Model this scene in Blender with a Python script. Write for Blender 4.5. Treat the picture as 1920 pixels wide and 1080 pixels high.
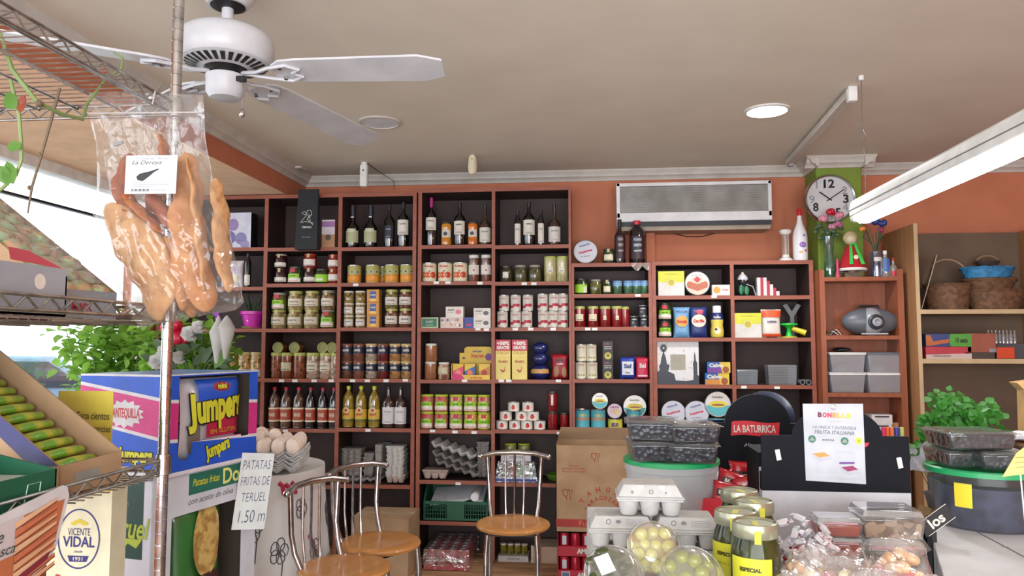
import bpy, bmesh, math, random
from mathutils import Matrix, Vector
for o in list(bpy.data.objects): bpy.data.objects.remove(o)
SC = bpy.context.scene; COL = SC.collection
R_ = random.Random(7)
# ---------------------------------------------------------------- camera, world, exposure
FL = 1400.0
PSI = math.atan(0.1); TH = math.atan(0.0746)
CAM = Vector((0, 0, 1.5))
RX = Vector((math.cos(PSI), math.sin(PSI), 0))
FW = Vector((-math.sin(PSI)*math.cos(TH), math.cos(PSI)*math.cos(TH), math.sin(TH)))
UP = RX.cross(FW)
cd = bpy.data.cameras.new('camera'); cd.sensor_width = 36; cd.lens = FL/1920*36; cd.clip_start = .05
co = bpy.data.objects.new('camera', cd); COL.objects.link(co)
mm = Matrix((RX, UP, -FW)).transposed().to_4x4(); mm.translation = CAM
co.matrix_world = mm; SC.camera = co
SC.view_settings.view_transform = 'Standard'; SC.view_settings.look = 'None'
SC.view_settings.gamma = 1; SC.view_settings.use_curve_mapping = False; SC.view_settings.exposure = 0.62
w = bpy.data.worlds.new('daylight'); SC.world = w; w.use_nodes = True
bg = w.node_tree.nodes['Background']; bg.inputs[0].default_value = (.86, .93, 1, 1); bg.inputs[1].default_value = 2.5
def area(name, loc, rot, sx, sy, power, col=(1, 1, 1)):
    l = bpy.data.lights.new(name, 'AREA'); l.shape = 'RECTANGLE'; l.size = sx; l.size_y = sy
    l.energy = power; l.color = col
    o = bpy.data.objects.new(name, l); COL.objects.link(o); o.location = loc; o.rotation_euler = rot
    return o
# area lamp added behind the camera as daylight fill from an unseen shop front
area('shopfront_fill', (0, -2.6, 1.45), (math.radians(105), 0, 0), 4.6, 1.85, 142, (.95, .97, 1))

# ---------------------------------------------------------------- pixel helpers (1920x1080 frame)
def ray(px, py): return FW + RX*((px-960)/FL) + UP*((540-py)/FL)
def PY(px, py, Y): d = ray(px, py); return CAM + d*((Y-CAM.y)/d.y)
def PZ(px, py, Z): d = ray(px, py); return CAM + d*((Z-CAM.z)/d.z)
def PX(px, py, X): d = ray(px, py); return CAM + d*((X-CAM.x)/d.x)
def PD(px, py, D): return CAM + ray(px, py)*D
def XP(px, Y, Z):
    k = (px-960)/FL; dy = Y-CAM.y; dz = Z-CAM.z
    return (k*(FW.y*dy+FW.z*dz) - RX.y*dy)/(RX.x-k*FW.x)
def SCL(p): return (Vector(p)-CAM).dot(FW)/FL      # metres per pixel at a point

# ---------------------------------------------------------------- materials
def lin(c):
    r = []
    for v in c[:3]:
        v = v/255.0; r.append(v/12.92 if v <= .04045 else ((v+.055)/1.055)**2.4)
    return (*r, 1)
_mc = {}
def M(name, rgb, rough=.5, metal=0., coat=0., c2=None, sc=9., kind='noise', bump=0., emit=0., stretch=None, spec=.5, lo=.35, hi=.65):
    if name in _mc: return _mc[name]
    m = bpy.data.materials.new(name); m.use_nodes = True; nt = m.node_tree; N = nt.nodes; L = nt.links
    b = N['Principled BSDF']; b.inputs['Roughness'].default_value = rough; b.inputs['Metallic'].default_value = metal
    b.inputs['Coat Weight'].default_value = coat; b.inputs['Coat Roughness'].default_value = .08
    b.inputs['Specular IOR Level'].default_value = spec
    tc = N.new('ShaderNodeTexCoord'); mp = N.new('ShaderNodeMapping'); L.new(tc.outputs['Object'], mp.inputs[0])
    mp.inputs['Scale'].default_value = stretch or (1, 1, 1)
    if kind == 'noise':
        t = N.new('ShaderNodeTexNoise'); t.inputs['Detail'].default_value = 4; out = t.outputs['Fac']
    elif kind == 'voro':
        t = N.new('ShaderNodeTexVoronoi'); out = t.outputs['Distance']
    elif kind == 'cell':
        t = N.new('ShaderNodeTexVoronoi'); out = t.outputs['Color']
    elif kind == 'brick':
        t = N.new('ShaderNodeTexBrick'); out = t.outputs['Fac']
    else:
        t = N.new('ShaderNodeTexWave'); t.inputs['Distortion'].default_value = 3; out = t.outputs['Fac']
    t.inputs['Scale'].default_value = sc; L.new(mp.outputs[0], t.inputs['Vector'])
    cr = N.new('ShaderNodeValToRGB'); L.new(out, cr.inputs[0])
    a = lin(rgb); c = lin(c2) if c2 else (a[0]*.86, a[1]*.86, a[2]*.86, 1)
    cr.color_ramp.elements[0].position = lo; cr.color_ramp.elements[1].position = hi
    cr.color_ramp.elements[0].color = c; cr.color_ramp.elements[1].color = a
    L.new(cr.outputs[0], b.inputs['Base Color'])
    if emit:
        b.inputs['Emission Color'].default_value = a; b.inputs['Emission Strength'].default_value = emit
    if bump:
        bp = N.new('ShaderNodeBump'); bp.inputs['Strength'].default_value = bump; bp.inputs['Distance'].default_value = .01
        L.new(out, bp.inputs['Height']); L.new(bp.outputs[0], b.inputs['Normal'])
    _mc[name] = m; return m
def CLR(name, tint=(1, 1, 1), gl=.12, rough=.05, bump=0., sc=12., haze=0., hz=(1, 1, 1), fk=.6):
    """thin clear plastic or glass: mostly see-through, glossy at a slant, optional milky haze"""
    if name in _mc: return _mc[name]
    m = bpy.data.materials.new(name); m.use_nodes = True; nt = m.node_tree; N = nt.nodes; L = nt.links
    N.remove(N['Principled BSDF']); out = N['Material Output']
    tr = N.new('ShaderNodeBsdfTransparent'); tr.inputs[0].default_value = (*tint, 1)
    g = N.new('ShaderNodeBsdfGlossy'); g.inputs[0].default_value = (1, 1, 1, 1); g.inputs['Roughness'].default_value = rough
    lw = N.new('ShaderNodeLayerWeight'); lw.inputs[0].default_value = .35
    ma = N.new('ShaderNodeMath'); ma.operation = 'MULTIPLY_ADD'; ma.inputs[1].default_value = fk; ma.inputs[2].default_value = gl
    L.new(lw.outputs['Facing'], ma.inputs[0])
    mx = N.new('ShaderNodeMixShader'); L.new(ma.outputs[0], mx.inputs[0]); L.new(tr.outputs[0], mx.inputs[1]); L.new(g.outputs[0], mx.inputs[2])
    tc = N.new('ShaderNodeTexCoord'); no = N.new('ShaderNodeTexNoise'); no.inputs['Scale'].default_value = sc
    L.new(tc.outputs['Object'], no.inputs['Vector'])
    last = mx
    if bump:
        bp = N.new('ShaderNodeBump'); bp.inputs['Strength'].default_value = bump; bp.inputs['Distance'].default_value = .02
        no.inputs['Distortion'].default_value = 1.5
        L.new(no.outputs['Fac'], bp.inputs['Height']); L.new(bp.outputs[0], g.inputs['Normal']); L.new(bp.outputs[0], lw.inputs['Normal'])
    if haze:
        d = N.new('ShaderNodeBsdfDiffuse'); d.inputs[0].default_value = (*hz, 1)
        tl = N.new('ShaderNodeBsdfTranslucent'); tl.inputs[0].default_value = (*hz, 1)
        ad = N.new('ShaderNodeMixShader'); ad.inputs[0].default_value = .5; L.new(d.outputs[0], ad.inputs[1]); L.new(tl.outputs[0], ad.inputs[2])
        m2 = N.new('ShaderNodeMixShader'); m2.inputs[0].default_value = haze
        L.new(mx.outputs[0], m2.inputs[1]); L.new(ad.outputs[0], m2.inputs[2]); last = m2
    L.new(last.outputs[0], out.inputs[0]); _mc[name] = m; return m
def EMI(name, rgb, s):
    if name in _mc: return _mc[name]
    m = bpy.data.materials.new(name); m.use_nodes = True; nt = m.node_tree; N = nt.nodes
    N.remove(N['Principled BSDF']); e = N.new('ShaderNodeEmission'); e.inputs[0].default_value = (*rgb, 1); e.inputs[1].default_value = s
    nt.links.new(e.outputs[0], N['Material Output'].inputs[0]); _mc[name] = m; return m
_sc = {}
def C(rgb, rough=.45, coat=0.):
    """plain printed / plastic colour by RGB"""
    k = 'paint_%d_%d_%d_%d' % (*rgb, int(rough*100)+int(coat*1000))
    return M(k, rgb, rough, coat=coat, c2=tuple(int(v*.93) for v in rgb), sc=14)

# ---------------------------------------------------------------- mesh builder
_tx = {}
def glyphs(s, bold=0., shear=0.):
    k = (s, bold, shear)
    if k not in _tx:
        c = bpy.data.curves.new('t', 'FONT'); c.body = s; c.size = 1; c.align_x = 'CENTER'; c.align_y = 'CENTER'
        c.resolution_u = 3; c.offset = bold; c.shear = shear; c.space_line = .9
        o = bpy.data.objects.new('t', c); COL.objects.link(o)
        dg = bpy.context.evaluated_depsgraph_get(); me = o.evaluated_get(dg).to_mesh()
        v = [x.co.copy() for x in me.vertices]; f = [tuple(p.vertices) for p in me.polygons]
        bpy.data.objects.remove(o); bpy.data.curves.remove(c)
        xs = [p.x for p in v] or [0]; ys = [p.y for p in v] or [0]
        cx = (min(xs)+max(xs))/2; cy = (min(ys)+max(ys))/2
        W = max(max(xs)-min(xs), .01); H = max(max(ys)-min(ys), .01)
        _tx[k] = ([((p.x-cx)/W, (p.y-cy)/H) for p in v], f, W/H)
    return _tx[k]
class MB:
    def __init__(s): s.v = []; s.f = []; s.mi = []; s.ms = []; s.T = Matrix()
    def add(s, vs, fs, m):
        if m not in s.ms: s.ms.append(m)
        k = s.ms.index(m); b = len(s.v)
        s.v += [s.T @ Vector(p) for p in vs]
        for f in fs: s.f.append(tuple(b+i for i in f)); s.mi.append(k)
        return s
    def hexa(s, p, m):      # 8 points: bottom ring 0-3, top ring 4-7
        return s.add(p, [(3, 2, 1, 0), (4, 5, 6, 7), (0, 1, 5, 4), (1, 2, 6, 5), (2, 3, 7, 6), (3, 0, 4, 7)], m)
    def box(s, x0, x1, y0, y1, z0, z1, m):
        return s.hexa([(x0, y0, z0), (x1, y0, z0), (x1, y1, z0), (x0, y1, z0), (x0, y0, z1), (x1, y0, z1), (x1, y1, z1), (x0, y1, z1)], m)
    def cb(s, w, d, h, m, z=0, x=0, y=0): return s.box(x-w/2, x+w/2, y-d/2, y+d/2, z, z+h, m)
    def frus(s, w0, d0, w1, d1, z0, z1, m, x=0, y=0):
        return s.hexa([(x-w0/2, y-d0/2, z0), (x+w0/2, y-d0/2, z0), (x+w0/2, y+d0/2, z0), (x-w0/2, y+d0/2, z0),
                       (x-w1/2, y-d1/2, z1), (x+w1/2, y-d1/2, z1), (x+w1/2, y+d1/2, z1), (x-w1/2, y+d1/2, z1)], m)
    def lathe(s, prof, m, n=20, c=(0, 0, 0), a0=0., a1=360., cap=True, sx=1., sy=1.):
        full = abs(a1-a0) > 359.9; k = n if full else n+1
        i = 0
        vs = []
        for p in prof:
            for j in range(k):
                a = math.radians(a0+(a1-a0)*j/n)
                vs.append((c[0]+p[0]*math.cos(a)*sx, c[1]+p[0]*math.sin(a)*sy, c[2]+p[1]))
        groups = {}
        for q in range(len(prof)-1):
            mt = prof[q][2] if len(prof[q]) > 2 else m
            for j in range(n):
                j2 = (j+1) % k
                groups.setdefault(id(mt), (mt, []))[1].append((q*k+j, q*k+j2, (q+1)*k+j2, (q+1)*k+j))
        b = len(s.v); first = True
        base = [s.T @ Vector(p) for p in vs]; s.v += base
        for mt, fs in groups.values():
            if mt not in s.ms: s.ms.append(mt)
            ki = s.ms.index(mt)
            for f in fs: s.f.append(tuple(b+i for i in f)); s.mi.append(ki)
        if cap and full:
            for q, rev in ((0, True), (len(prof)-1, False)):
                if prof[q][0] > 1e-5:
                    idx = [b+q*k+j for j in range(n)]
                    mt = prof[q][2] if len(prof[q]) > 2 else m
                    if mt not in s.ms: s.ms.append(mt)
                    s.f.append(tuple(idx[::-1] if rev else idx)); s.mi.append(s.ms.index(mt))
        return s
    def cyl(s, r, z0, z1, m, n=16, c=(0, 0), r1=None): return s.lathe([(r, z0), (r1 if r1 is not None else r, z1)], m, n, (c[0], c[1], 0))
    def band(s, r, z0, z1, m, half=70, n=10, mid=-90): return s.lathe([(r, z0), (r, z1)], m, n, a0=mid-half, a1=mid+half, cap=False)
    def tube(s, pts, r, m, n=8, closed=False, flat=1., fu=1.):
        P = [Vector(p) for p in pts]; k = len(P); vs = []; prev = None
        rr = r if isinstance(r, (list, tuple)) else [r]*k
        for i in range(k):
            a = P[i-1] if (i or closed) else P[i]; b2 = P[(i+1) % k] if (i < k-1 or closed) else P[i]
            t = (b2-a); t = t.normalized() if t.length > 1e-9 else Vector((0, 0, 1))
            if prev is None:
                u = t.cross(Vector((0, 0, 1)))
                if u.length < .05: u = t.cross(Vector((0, 1, 0)))
            else: u = prev-t*prev.dot(t)
            if u.length < 1e-6: u = t.orthogonal()
            u.normalize(); prev = u; w2 = t.cross(u)
            for j in range(n):
                an = 2*math.pi*j/n; vs.append(P[i]+u*(math.cos(an)*rr[i]*fu)+w2*(math.sin(an)*rr[i]*flat))
        fs = []
        for i in range(k if closed else k-1):
            i2 = (i+1) % k
            for j in range(n): fs.append((i*n+j, i*n+(j+1) % n, i2*n+(j+1) % n, i2*n+j))
        if not closed: fs += [tuple(range(n))[::-1], tuple((k-1)*n+j for j in range(n))]
        return s.add(vs, fs, m)
    def prism(s, poly, y0, y1, m, me=None):      # polygon in XZ, extruded along Y
        n = len(poly)
        vs = [(p[0], y0, p[1]) for p in poly]+[(p[0], y1, p[1]) for p in poly]
        s.add(vs, [tuple(range(n)), tuple(range(n, 2*n))[::-1]], m)
        return s.add(vs, [(i, i+n, (i+1) % n+n, (i+1) % n) for i in range(n)], me or m)
    def disc(s, cx, cz, r, y, m, n=20, sz=1., a0=0, a1=360, wr=None):
        pts = [(cx, cz)]+[(cx+r*math.cos(math.radians(a0+(a1-a0)*j/n)), cz+r*sz*math.sin(math.radians(a0+(a1-a0)*j/n))) for j in range(n+1)]
        return s.pts(pts, [(0, j+1, j+2) for j in range(n)], y, m, wr)
    def pts(s, p2, fs, y, m, wr=None):
        if wr: v = [(wr*math.sin(p[0]/wr), -wr*math.cos(p[0]/wr)+y, p[1]) for p in p2]
        else: v = [(p[0], y, p[1]) for p in p2]
        return s.add(v, fs, m)
    def flat(s, poly, y, m, wr=None): return s.pts(poly, [tuple(range(len(poly)))], y, m, wr)
    def text(s, t, cx, cz, w, h, y, m, bold=0., rot=0., wr=None, shear=0.):
        v, f, asp = glyphs(t, bold, shear); c, sn = math.cos(rot), math.sin(rot)
        p = [(cx+(a*w)*c-(b*h)*sn, cz+(a*w)*sn+(b*h)*c) for a, b in v]
        return s.pts(p, f, y, m, wr)
    def ell(s, c, r, m, nu=14, nv=8):
        vs = []; fs = []
        for i in range(nv+1):
            ph = math.pi*i/nv
            for j in range(nu):
                a = 2*math.pi*j/nu; vs.append((c[0]+r[0]*math.sin(ph)*math.cos(a), c[1]+r[1]*math.sin(ph)*math.sin(a), c[2]+r[2]*math.cos(ph)))
        for i in range(nv):
            for j in range(nu): fs.append((i*nu+j, (i+1)*nu+j, (i+1)*nu+(j+1) % nu, i*nu+(j+1) % nu))
        return s.add(vs, fs, m)
    def grid(s, fn, nu, nv, m):
        vs = [fn(i/nu, j/nv) for j in range(nv+1) for i in range(nu+1)]
        return s.add(vs, [(j*(nu+1)+i, j*(nu+1)+i+1, (j+1)*(nu+1)+i+1, (j+1)*(nu+1)+i) for j in range(nv) for i in range(nu)], m)
    def pillow(s, w, h, d, m, seed=0, n=10, crimp=.06, mz=None):   # upright sealed bag, base at z=0, faces -Y
        rr = random.Random(seed); ph = [rr.uniform(0, 6.28) for _ in range(6)]
        vs = []; nn = n
        for side in (-1, 1):
            for j in range(nn+1):
                for i in range(nn+1):
                    u = i/nn; v = j/nn
                    e = (max(0, 1-(2*u-1)**4))**.5*(max(0, 1-(2*v-1)**6))**.5
                    x = (u-.5)*w*(1-.08*math.sin(math.pi*v))
                    wr = .12*d*math.sin(u*9+ph[0]+v*5)*math.sin(v*7+ph[1])*e
                    vs.append((x, side*(d/2*e)+wr*.5, v*h))
        k = (nn+1)**2; fs = []; cr = []
        for sd in (0, 1):
            for j in range(nn):
                for i in range(nn):
                    a = sd*k+j*(nn+1)+i; q = (a, a+1, a+nn+2, a+nn+1)
                    q = q if sd == 0 else q[::-1]
                    (cr if (mz and mz(i/nn, j/nn)) else fs).append(q)
        s.add(vs, fs, m)
        return s
    def build(s, name, parent=None, loc=None, rot=None, bevel=0., sub=0, ang=38, weld=True):
        me = bpy.data.meshes.new(name); me.from_pydata([tuple(p) for p in s.v], [], s.f)
        for m in s.ms: me.materials.append(m)
        me.polygons.foreach_set('material_index', s.mi); me.update()
        bm = bmesh.new(); bm.from_mesh(me)
        if weld: bmesh.ops.remove_doubles(bm, verts=bm.verts, dist=1e-6)
        bm.to_mesh(me); bm.free()
        me.shade_smooth(); me.set_sharp_from_angle(angle=math.radians(ang))
        o = bpy.data.objects.new(name, me); COL.objects.link(o)
        if parent: o.parent = parent
        if loc is not None: o.location = loc
        if rot is not None: o.rotation_euler = rot
        if bevel:
            b = o.modifiers.new('bevel', 'BEVEL'); b.width = bevel; b.segments = 2; b.limit_method = 'ANGLE'
        if sub:
            b = o.modifiers.new('sub', 'SUBSURF'); b.levels = sub; b.render_levels = sub
        return o
def tag(o, label, cat, group=None, kind=None):
    o['label'] = label; o['category'] = cat
    if group: o['group'] = group
    if kind: o['kind'] = kind
    n = len(label.split())
    if n < 4 or n > 16: print('LABELLEN', n, label)
    return o
def root(name, label=None, cat=None, loc=(0, 0, 0), rz=0., group=None):
    o = bpy.data.objects.new(name, None); o.empty_display_size = .05; COL.objects.link(o); o.location = loc; o.rotation_euler = (0, 0, rz)
    if label: tag(o, label, cat, group)
    return o
def ctree(o, parent=None):
    c = o.copy(); COL.objects.link(c)
    if parent: c.parent = parent; c.matrix_parent_inverse = o.matrix_parent_inverse.copy()
    for ch in list(o.children): ctree(ch, c)
    return c
_tp = {}
def INST(key, maker):
    if key in _tp: return ctree(_tp[key])
    o = maker(); _tp[key] = o; return o
def struct(o): o['kind'] = 'structure'; return o
ORD = ['', 'second', 'third', 'fourth', 'fifth', 'sixth', 'seventh', 'eighth', 'ninth', 'tenth', 'eleventh', 'twelfth']
def pos(i, n):
    if n == 1: return ''
    if n == 2: return ('left one', 'right one')[i]
    if n == 3: return ('left one', 'middle one', 'right one')[i]
    if i == 0: return 'leftmost'
    if i == n-1: return 'rightmost'
    return (ORD[i]+' from left') if i < (n+1)//2 else (ORD[n-1-i]+' from right')
# ================================================================ ROOM
WALL = M('terracotta_wall', (196, 122, 90), .8, c2=(188, 114, 84), sc=5, bump=.05)
CEIL = M('ceiling_paint', (222, 214, 200), .9, c2=(216, 208, 194), sc=3)
TRIMM = M('moulding_paint', (205, 200, 192), .6)
GREEN = M('green_column_paint', (120, 144, 52), .75)
PEACH = M('peach_soffit_paint', (244, 204, 168), .8)
FLOORM = M('stone_floor', (176, 164, 150), .45, c2=(158, 146, 132), sc=4)
WHITE = C((232, 232, 230)); BLACK = C((22, 22, 24)); DARK = C((34, 34, 38), .35)
CHROME = M('chrome', (205, 205, 208), .16, 1., c2=(170, 170, 172), sc=30)
STEEL = M('wire_steel', (190, 188, 184), .28, 1., c2=(150, 148, 146), sc=30)
FY = 4.75; WY = 5.10; CZ = 2.68
struct(MB().box(-3.1, 3.4, -2.6, WY+.1, -.1, 0, FLOORM).build('floor'))
struct(MB().box(-2.0, 3.4, -2.6, WY+.1, CZ, CZ+.1, CEIL).build('ceiling'))
struct(MB().box(-3.1, -2.0, -2.6, WY+.1, 2.5, CZ+.1, PEACH).box(-2.0, -1.996, -2.6, WY, 2.5, CZ, WALL).build('trim_1'))
struct(MB().box(-3.1, 3.4, WY, WY+.1, 0, CZ, WALL).build('wall_back'))
struct(MB().box(3.3, 3.4, -2.6, WY, 0, CZ, WALL).build('wall_right'))
struct(MB().box(-3.1, -2.9, -2.6, WY, 0, .8, WALL).box(-3.1, -2.9, 4.72, WY, .8, 2.5, WALL).box(-3.1, -2.9, -2.6, -2.0, .8, 2.5, WALL).build('wall_left'))
struct(MB().box(-3.1, 3.4, -2.7, -2.6, 0, .5, WALL).box(-3.1, 3.4, -2.7, -2.6, 2.45, CZ, WALL).box(2.4, 3.4, -2.7, -2.6, .5, 2.45, WALL).build('wall_front'))
wf = MB()
for (a, b, c, d) in ((-2.0, 4.72, 2.44, 2.5), (-2.0, 4.72, .8, .86)): wf.box(-3.0, -2.92, a, b, c, d, WHITE)
for y in (-2.0, .2, 2.4, 4.66): wf.box(-3.0, -2.92, y, y+.06, .8, 2.5, WHITE)
wi = struct(wf.build('window_1'))
o = MB().box(-2.985, -2.955, -1.94, 4.66, 2.268, 2.282, DARK).build('transom_bar', wi)
CM = [(0, 0), (.075, 0), (.07, -.012), (.05, -.022), (.045, -.04), (.018, -.052), (.012, -.066), (0, -.066)]
def crown(p0, p1, inward, idx):
    """moulding from p0 to p1 just under the ceiling, profile growing along inward"""
    m = MB(); vs = []
    for p in (p0, p1):
        for a, b in CM: vs.append((p[0]+inward[0]*a, p[1]+inward[1]*a, CZ+b))
    n = len(CM)
    m.add(vs, [tuple(range(n)), tuple(range(n, 2*n))[::-1]]+[(i, i+n, (i+1) % n+n, (i+1) % n) for i in range(n)], TRIMM)
    return struct(m.build('trim_%d' % idx, ang=50))
crown((-2.0, WY), (1.46, WY), (0, -1), 2); crown((1.74, WY), (3.3, WY), (0, -1), 3)
crown((-1.996, -2.6), (-1.996, WY), (1, 0), 4); crown((1.39, 4.86), (1.81, 4.86), (0, -1), 5)
crown((1.46, 4.79), (1.46, WY), (-1, 0), 6); crown((1.74, 4.79), (1.74, WY), (1, 0), 7)
struct(MB().box(1.46, 1.74, 4.86, WY, 0, CZ, GREEN).build('trim_8', bevel=.008))
CDT = MB().box(.40, .455, 5.02, WY, 1.9, 2.30, WALL); struct(CDT.build('trim_9'))
# vent grille in the ceiling corner
vt = MB().box(-.11, .11, -.06, .06, -.012, 0, TRIMM)
for i in range(6): vt.box(-.1, .1, -.05+i*.018, -.043+i*.018, -.016, -.012, C((150, 145, 135)))
p = PZ(552, 322, CZ); tag(vt.build('ceiling_vent', loc=(p.x, p.y-.1, CZ)), 'small slatted vent in the ceiling corner above the black paper bag', 'vent')
# ---------------------------------------------------------------- recessed lamps
def downlight(px, py, on, label):
    p = PZ(px, py, CZ-.004); r = root('recessed_ceiling_light', label, 'ceiling light', (p.x, p.y, CZ), group='recessed ceiling lights')
    MB().lathe([(.112, 0), (.112, -.008), (.098, -.01), (.096, 0)], WHITE if on else TRIMM, 32, cap=False).build('rim', r)
    mt = EMI('lamp_disc_glow', (1, .99, .96), 14) if on else M('unlit_diffuser', (222, 224, 232), .4)
    MB().lathe([(.0001, -.006), (.098, -.006)], mt, 32, cap=False).build('diffuser', r)
downlight(1438, 208, True, 'lit round recessed ceiling light, glowing white')
downlight(712, 230, False, 'unlit round recessed ceiling light beyond the fan blade tip')
pl = bpy.data.lights.new('recessed_lamp', 'SPOT'); pl.energy = 60; pl.spot_size = math.radians(150); pl.shadow_soft_size = .1; pl.spot_blend = .6
lo = bpy.data.objects.new('recessed_lamp', pl); COL.objects.link(lo); q = PZ(1438, 208, CZ); lo.location = (q.x, q.y, CZ-.03)
# sensors
p = PZ(683, 305, CZ)
r = root('alarm_sensor', 'white boxy alarm sensor hanging from the ceiling above the wine bottles', 'sensor', (p.x, p.y, CZ), group='ceiling alarm sensors')
MB().cb(.05, .04, .13, WHITE, -.145).frus(.046, .036, .05, .04, -.16, -.145, WHITE).build('body', r, bevel=.008)
MB().cyl(.02, -.02, 0, WHITE).build('bracket', r); MB().disc(0, -.055, .006, -.0215, BLACK, 10).build('lens', r)
MB().tube([(.02, 0, -.005), (.06, .12, -.03), (.12, .3, -.06), (.12, .31, -.12)], .0022, DARK, 6).build('cable', r)
p = PZ(886, 291, CZ)
r = root('alarm_sensor', 'cream rounded alarm sensor hanging from the ceiling, the right one', 'sensor', (p.x, p.y, CZ), group='ceiling alarm sensors')
CREAM = C((226, 214, 188))
MB().lathe([(.004, -.125), (.018, -.12), (.027, -.1), (.03, -.075), (.026, -.03), (.024, -.01)], CREAM, 20).build('body', r)
MB().cyl(.015, -.012, 0, CREAM).build('bracket', r); MB().disc(0, -.03, .004, -.0265, BLACK, 8).build('lens', r)
# bare mounting track on the ceiling
p0 = PZ(1480, 303, CZ-.02); p1 = PZ(1598, 170, CZ-.02)
r = root('mounting_track', 'white metal mounting track screwed to the ceiling left of the hanging tube lamp', 'track', (p0.x, p0.y, CZ))
d = Vector((p1.x-p0.x, p1.y-p0.y, 0)); Ln = d.length; an = math.atan2(d.y, d.x)
mb = MB(); mb.T = Matrix.Rotation(an, 4, 'Z'); mb.box(0, Ln, -.025, .025, -.045, -.012, TRIMM).build('rail', r, bevel=.004)
mb = MB(); mb.T = Matrix.Rotation(an, 4, 'Z')
mb.box(.02, .05, -.015, .015, -.06, 0, C((150, 148, 142))).box(Ln-.06, Ln-.03, -.015, .015, -.012, 0, TRIMM).build('bracket', r)
mb = MB(); mb.T = Matrix.Rotation(an, 4, 'Z'); mb.box(Ln-.03, Ln+.012, -.02, .02, -.07, -.0, WHITE).build('end_clamp', r, bevel=.004)
# hanging fluorescent lamp
Zf = 2.09; fx = 1.215
r = root('hanging_tube_lamp', 'long white fluorescent tube lamp hanging on thin wires, lit', 'lamp', (fx, 3.42, Zf))
hs = MB(); L0 = -1.62
hs.T = Matrix.Rotation(math.radians(0), 4, 'Z')
prof = [(-.05, -.03), (-.052, .0), (-.045, .035), (-.025, .05), (.025, .05), (.045, .035), (.052, .0), (.05, -.03)]
hous_ = hs.prism(prof, L0, 0, WHITE).build('housing', r, bevel=.006)
MB().prism([(-.05, -.03), (.05, -.03), (.042, -.052), (-.042, -.052)], -.03, .005, WHITE).build('end_cap', r, bevel=.006)
MB().prism([(-.05, -.03), (.05, -.03), (.042, -.058), (-.042, -.058)], L0, L0+.19, WHITE).build('end_cap', r, bevel=.006)
MB().prism([(-.04, -.029), (.04, -.029), (.038, -.045), (.018, -.062), (-.018, -.062), (-.038, -.045)], L0+.19, -.03, EMI('tube_glow', (1, .99, .97), 14)).build('tube', r, ang=60)
MB().box(-.053, -.0515, L0, 0, -.004, .0, C((120, 120, 120))).build('seam', hous_)
for yy in (-.06, L0+.14):
    MB().tube([(0, yy, .05), (.004, yy, .2), (-.003, yy, .33), (0, yy, CZ-Zf)], .0022, STEEL, 6).tube([(0, yy, .30), (.012, yy, .32), (0, yy, .35)], .003, STEEL, 6).build('hanging_wire', r)
    MB().cyl(.012, CZ-Zf-.02, CZ-Zf, WHITE, c=(0, yy)).build('ceiling_hook', r)
# ---------------------------------------------------------------- ceiling fan
FW_ = M('fan_white', (204, 206, 212), .4, coat=.1)
fc = PD(425, 92, 2.33); fzb = fc.z
fan = root('ceiling_fan', 'white ceiling fan with long flat blades and a pull chain', 'fan', (fc.x, fc.y, CZ))
dz = fzb-CZ
MB().lathe([(.03, -.13), (.06, -.125), (.085, -.09), (.09, -.03), (.085, 0)], FW_, 28).lathe([(.0301, -.135), (.052, -.128), (.058, -.118)], BLACK, 28).build('canopy', fan)
MB().cyl(.018, dz+.05, -.1, FW_, 16).build('downrod', fan)
mo = MB().lathe([(.02, dz+.062), (.07, dz+.06), (.12, dz+.05), (.138, dz+.035), (.142, dz+.02), (.142, dz-.028), (.13, dz-.045)], FW_, 40)
mo.build('motor_housing', fan)
gr = MB().lathe([(.13, dz-.045), (.11, dz-.056), (.06, dz-.066)], FW_, 40, cap=False)
for i in range(30):
    a = i*12; gr.lathe([(.122, dz-.0515), (.085, dz-.0635)], BLACK, 2, (0, 0, -.001), a, a+7, cap=False)
gr.build('vented_ring', fan, weld=False)
MB().lathe([(.07, dz-.062), (.05, dz-.075), (.045, dz-.085)], BLACK, 28).build('flywheel', fan)
MB().lathe([(.012, dz-.162), (.045, dz-.158), (.058, dz-.14), (.06, dz-.088), (.05, dz-.083)], FW_, 28).build('switch_housing', fan)
ch = MB().box(.05, .075, -.035, -.015, dz-.115, dz-.1, BLACK).tube([(.068, -.025, dz-.11), (.068, -.025, dz-.205)], .0022, CHROME, 6)
pc = ch.build('pull_chain', fan); MB().ell((.068, -.025, dz-.215), (.009, .009, .014), CHROME).build('chain_knob', pc)
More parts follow.
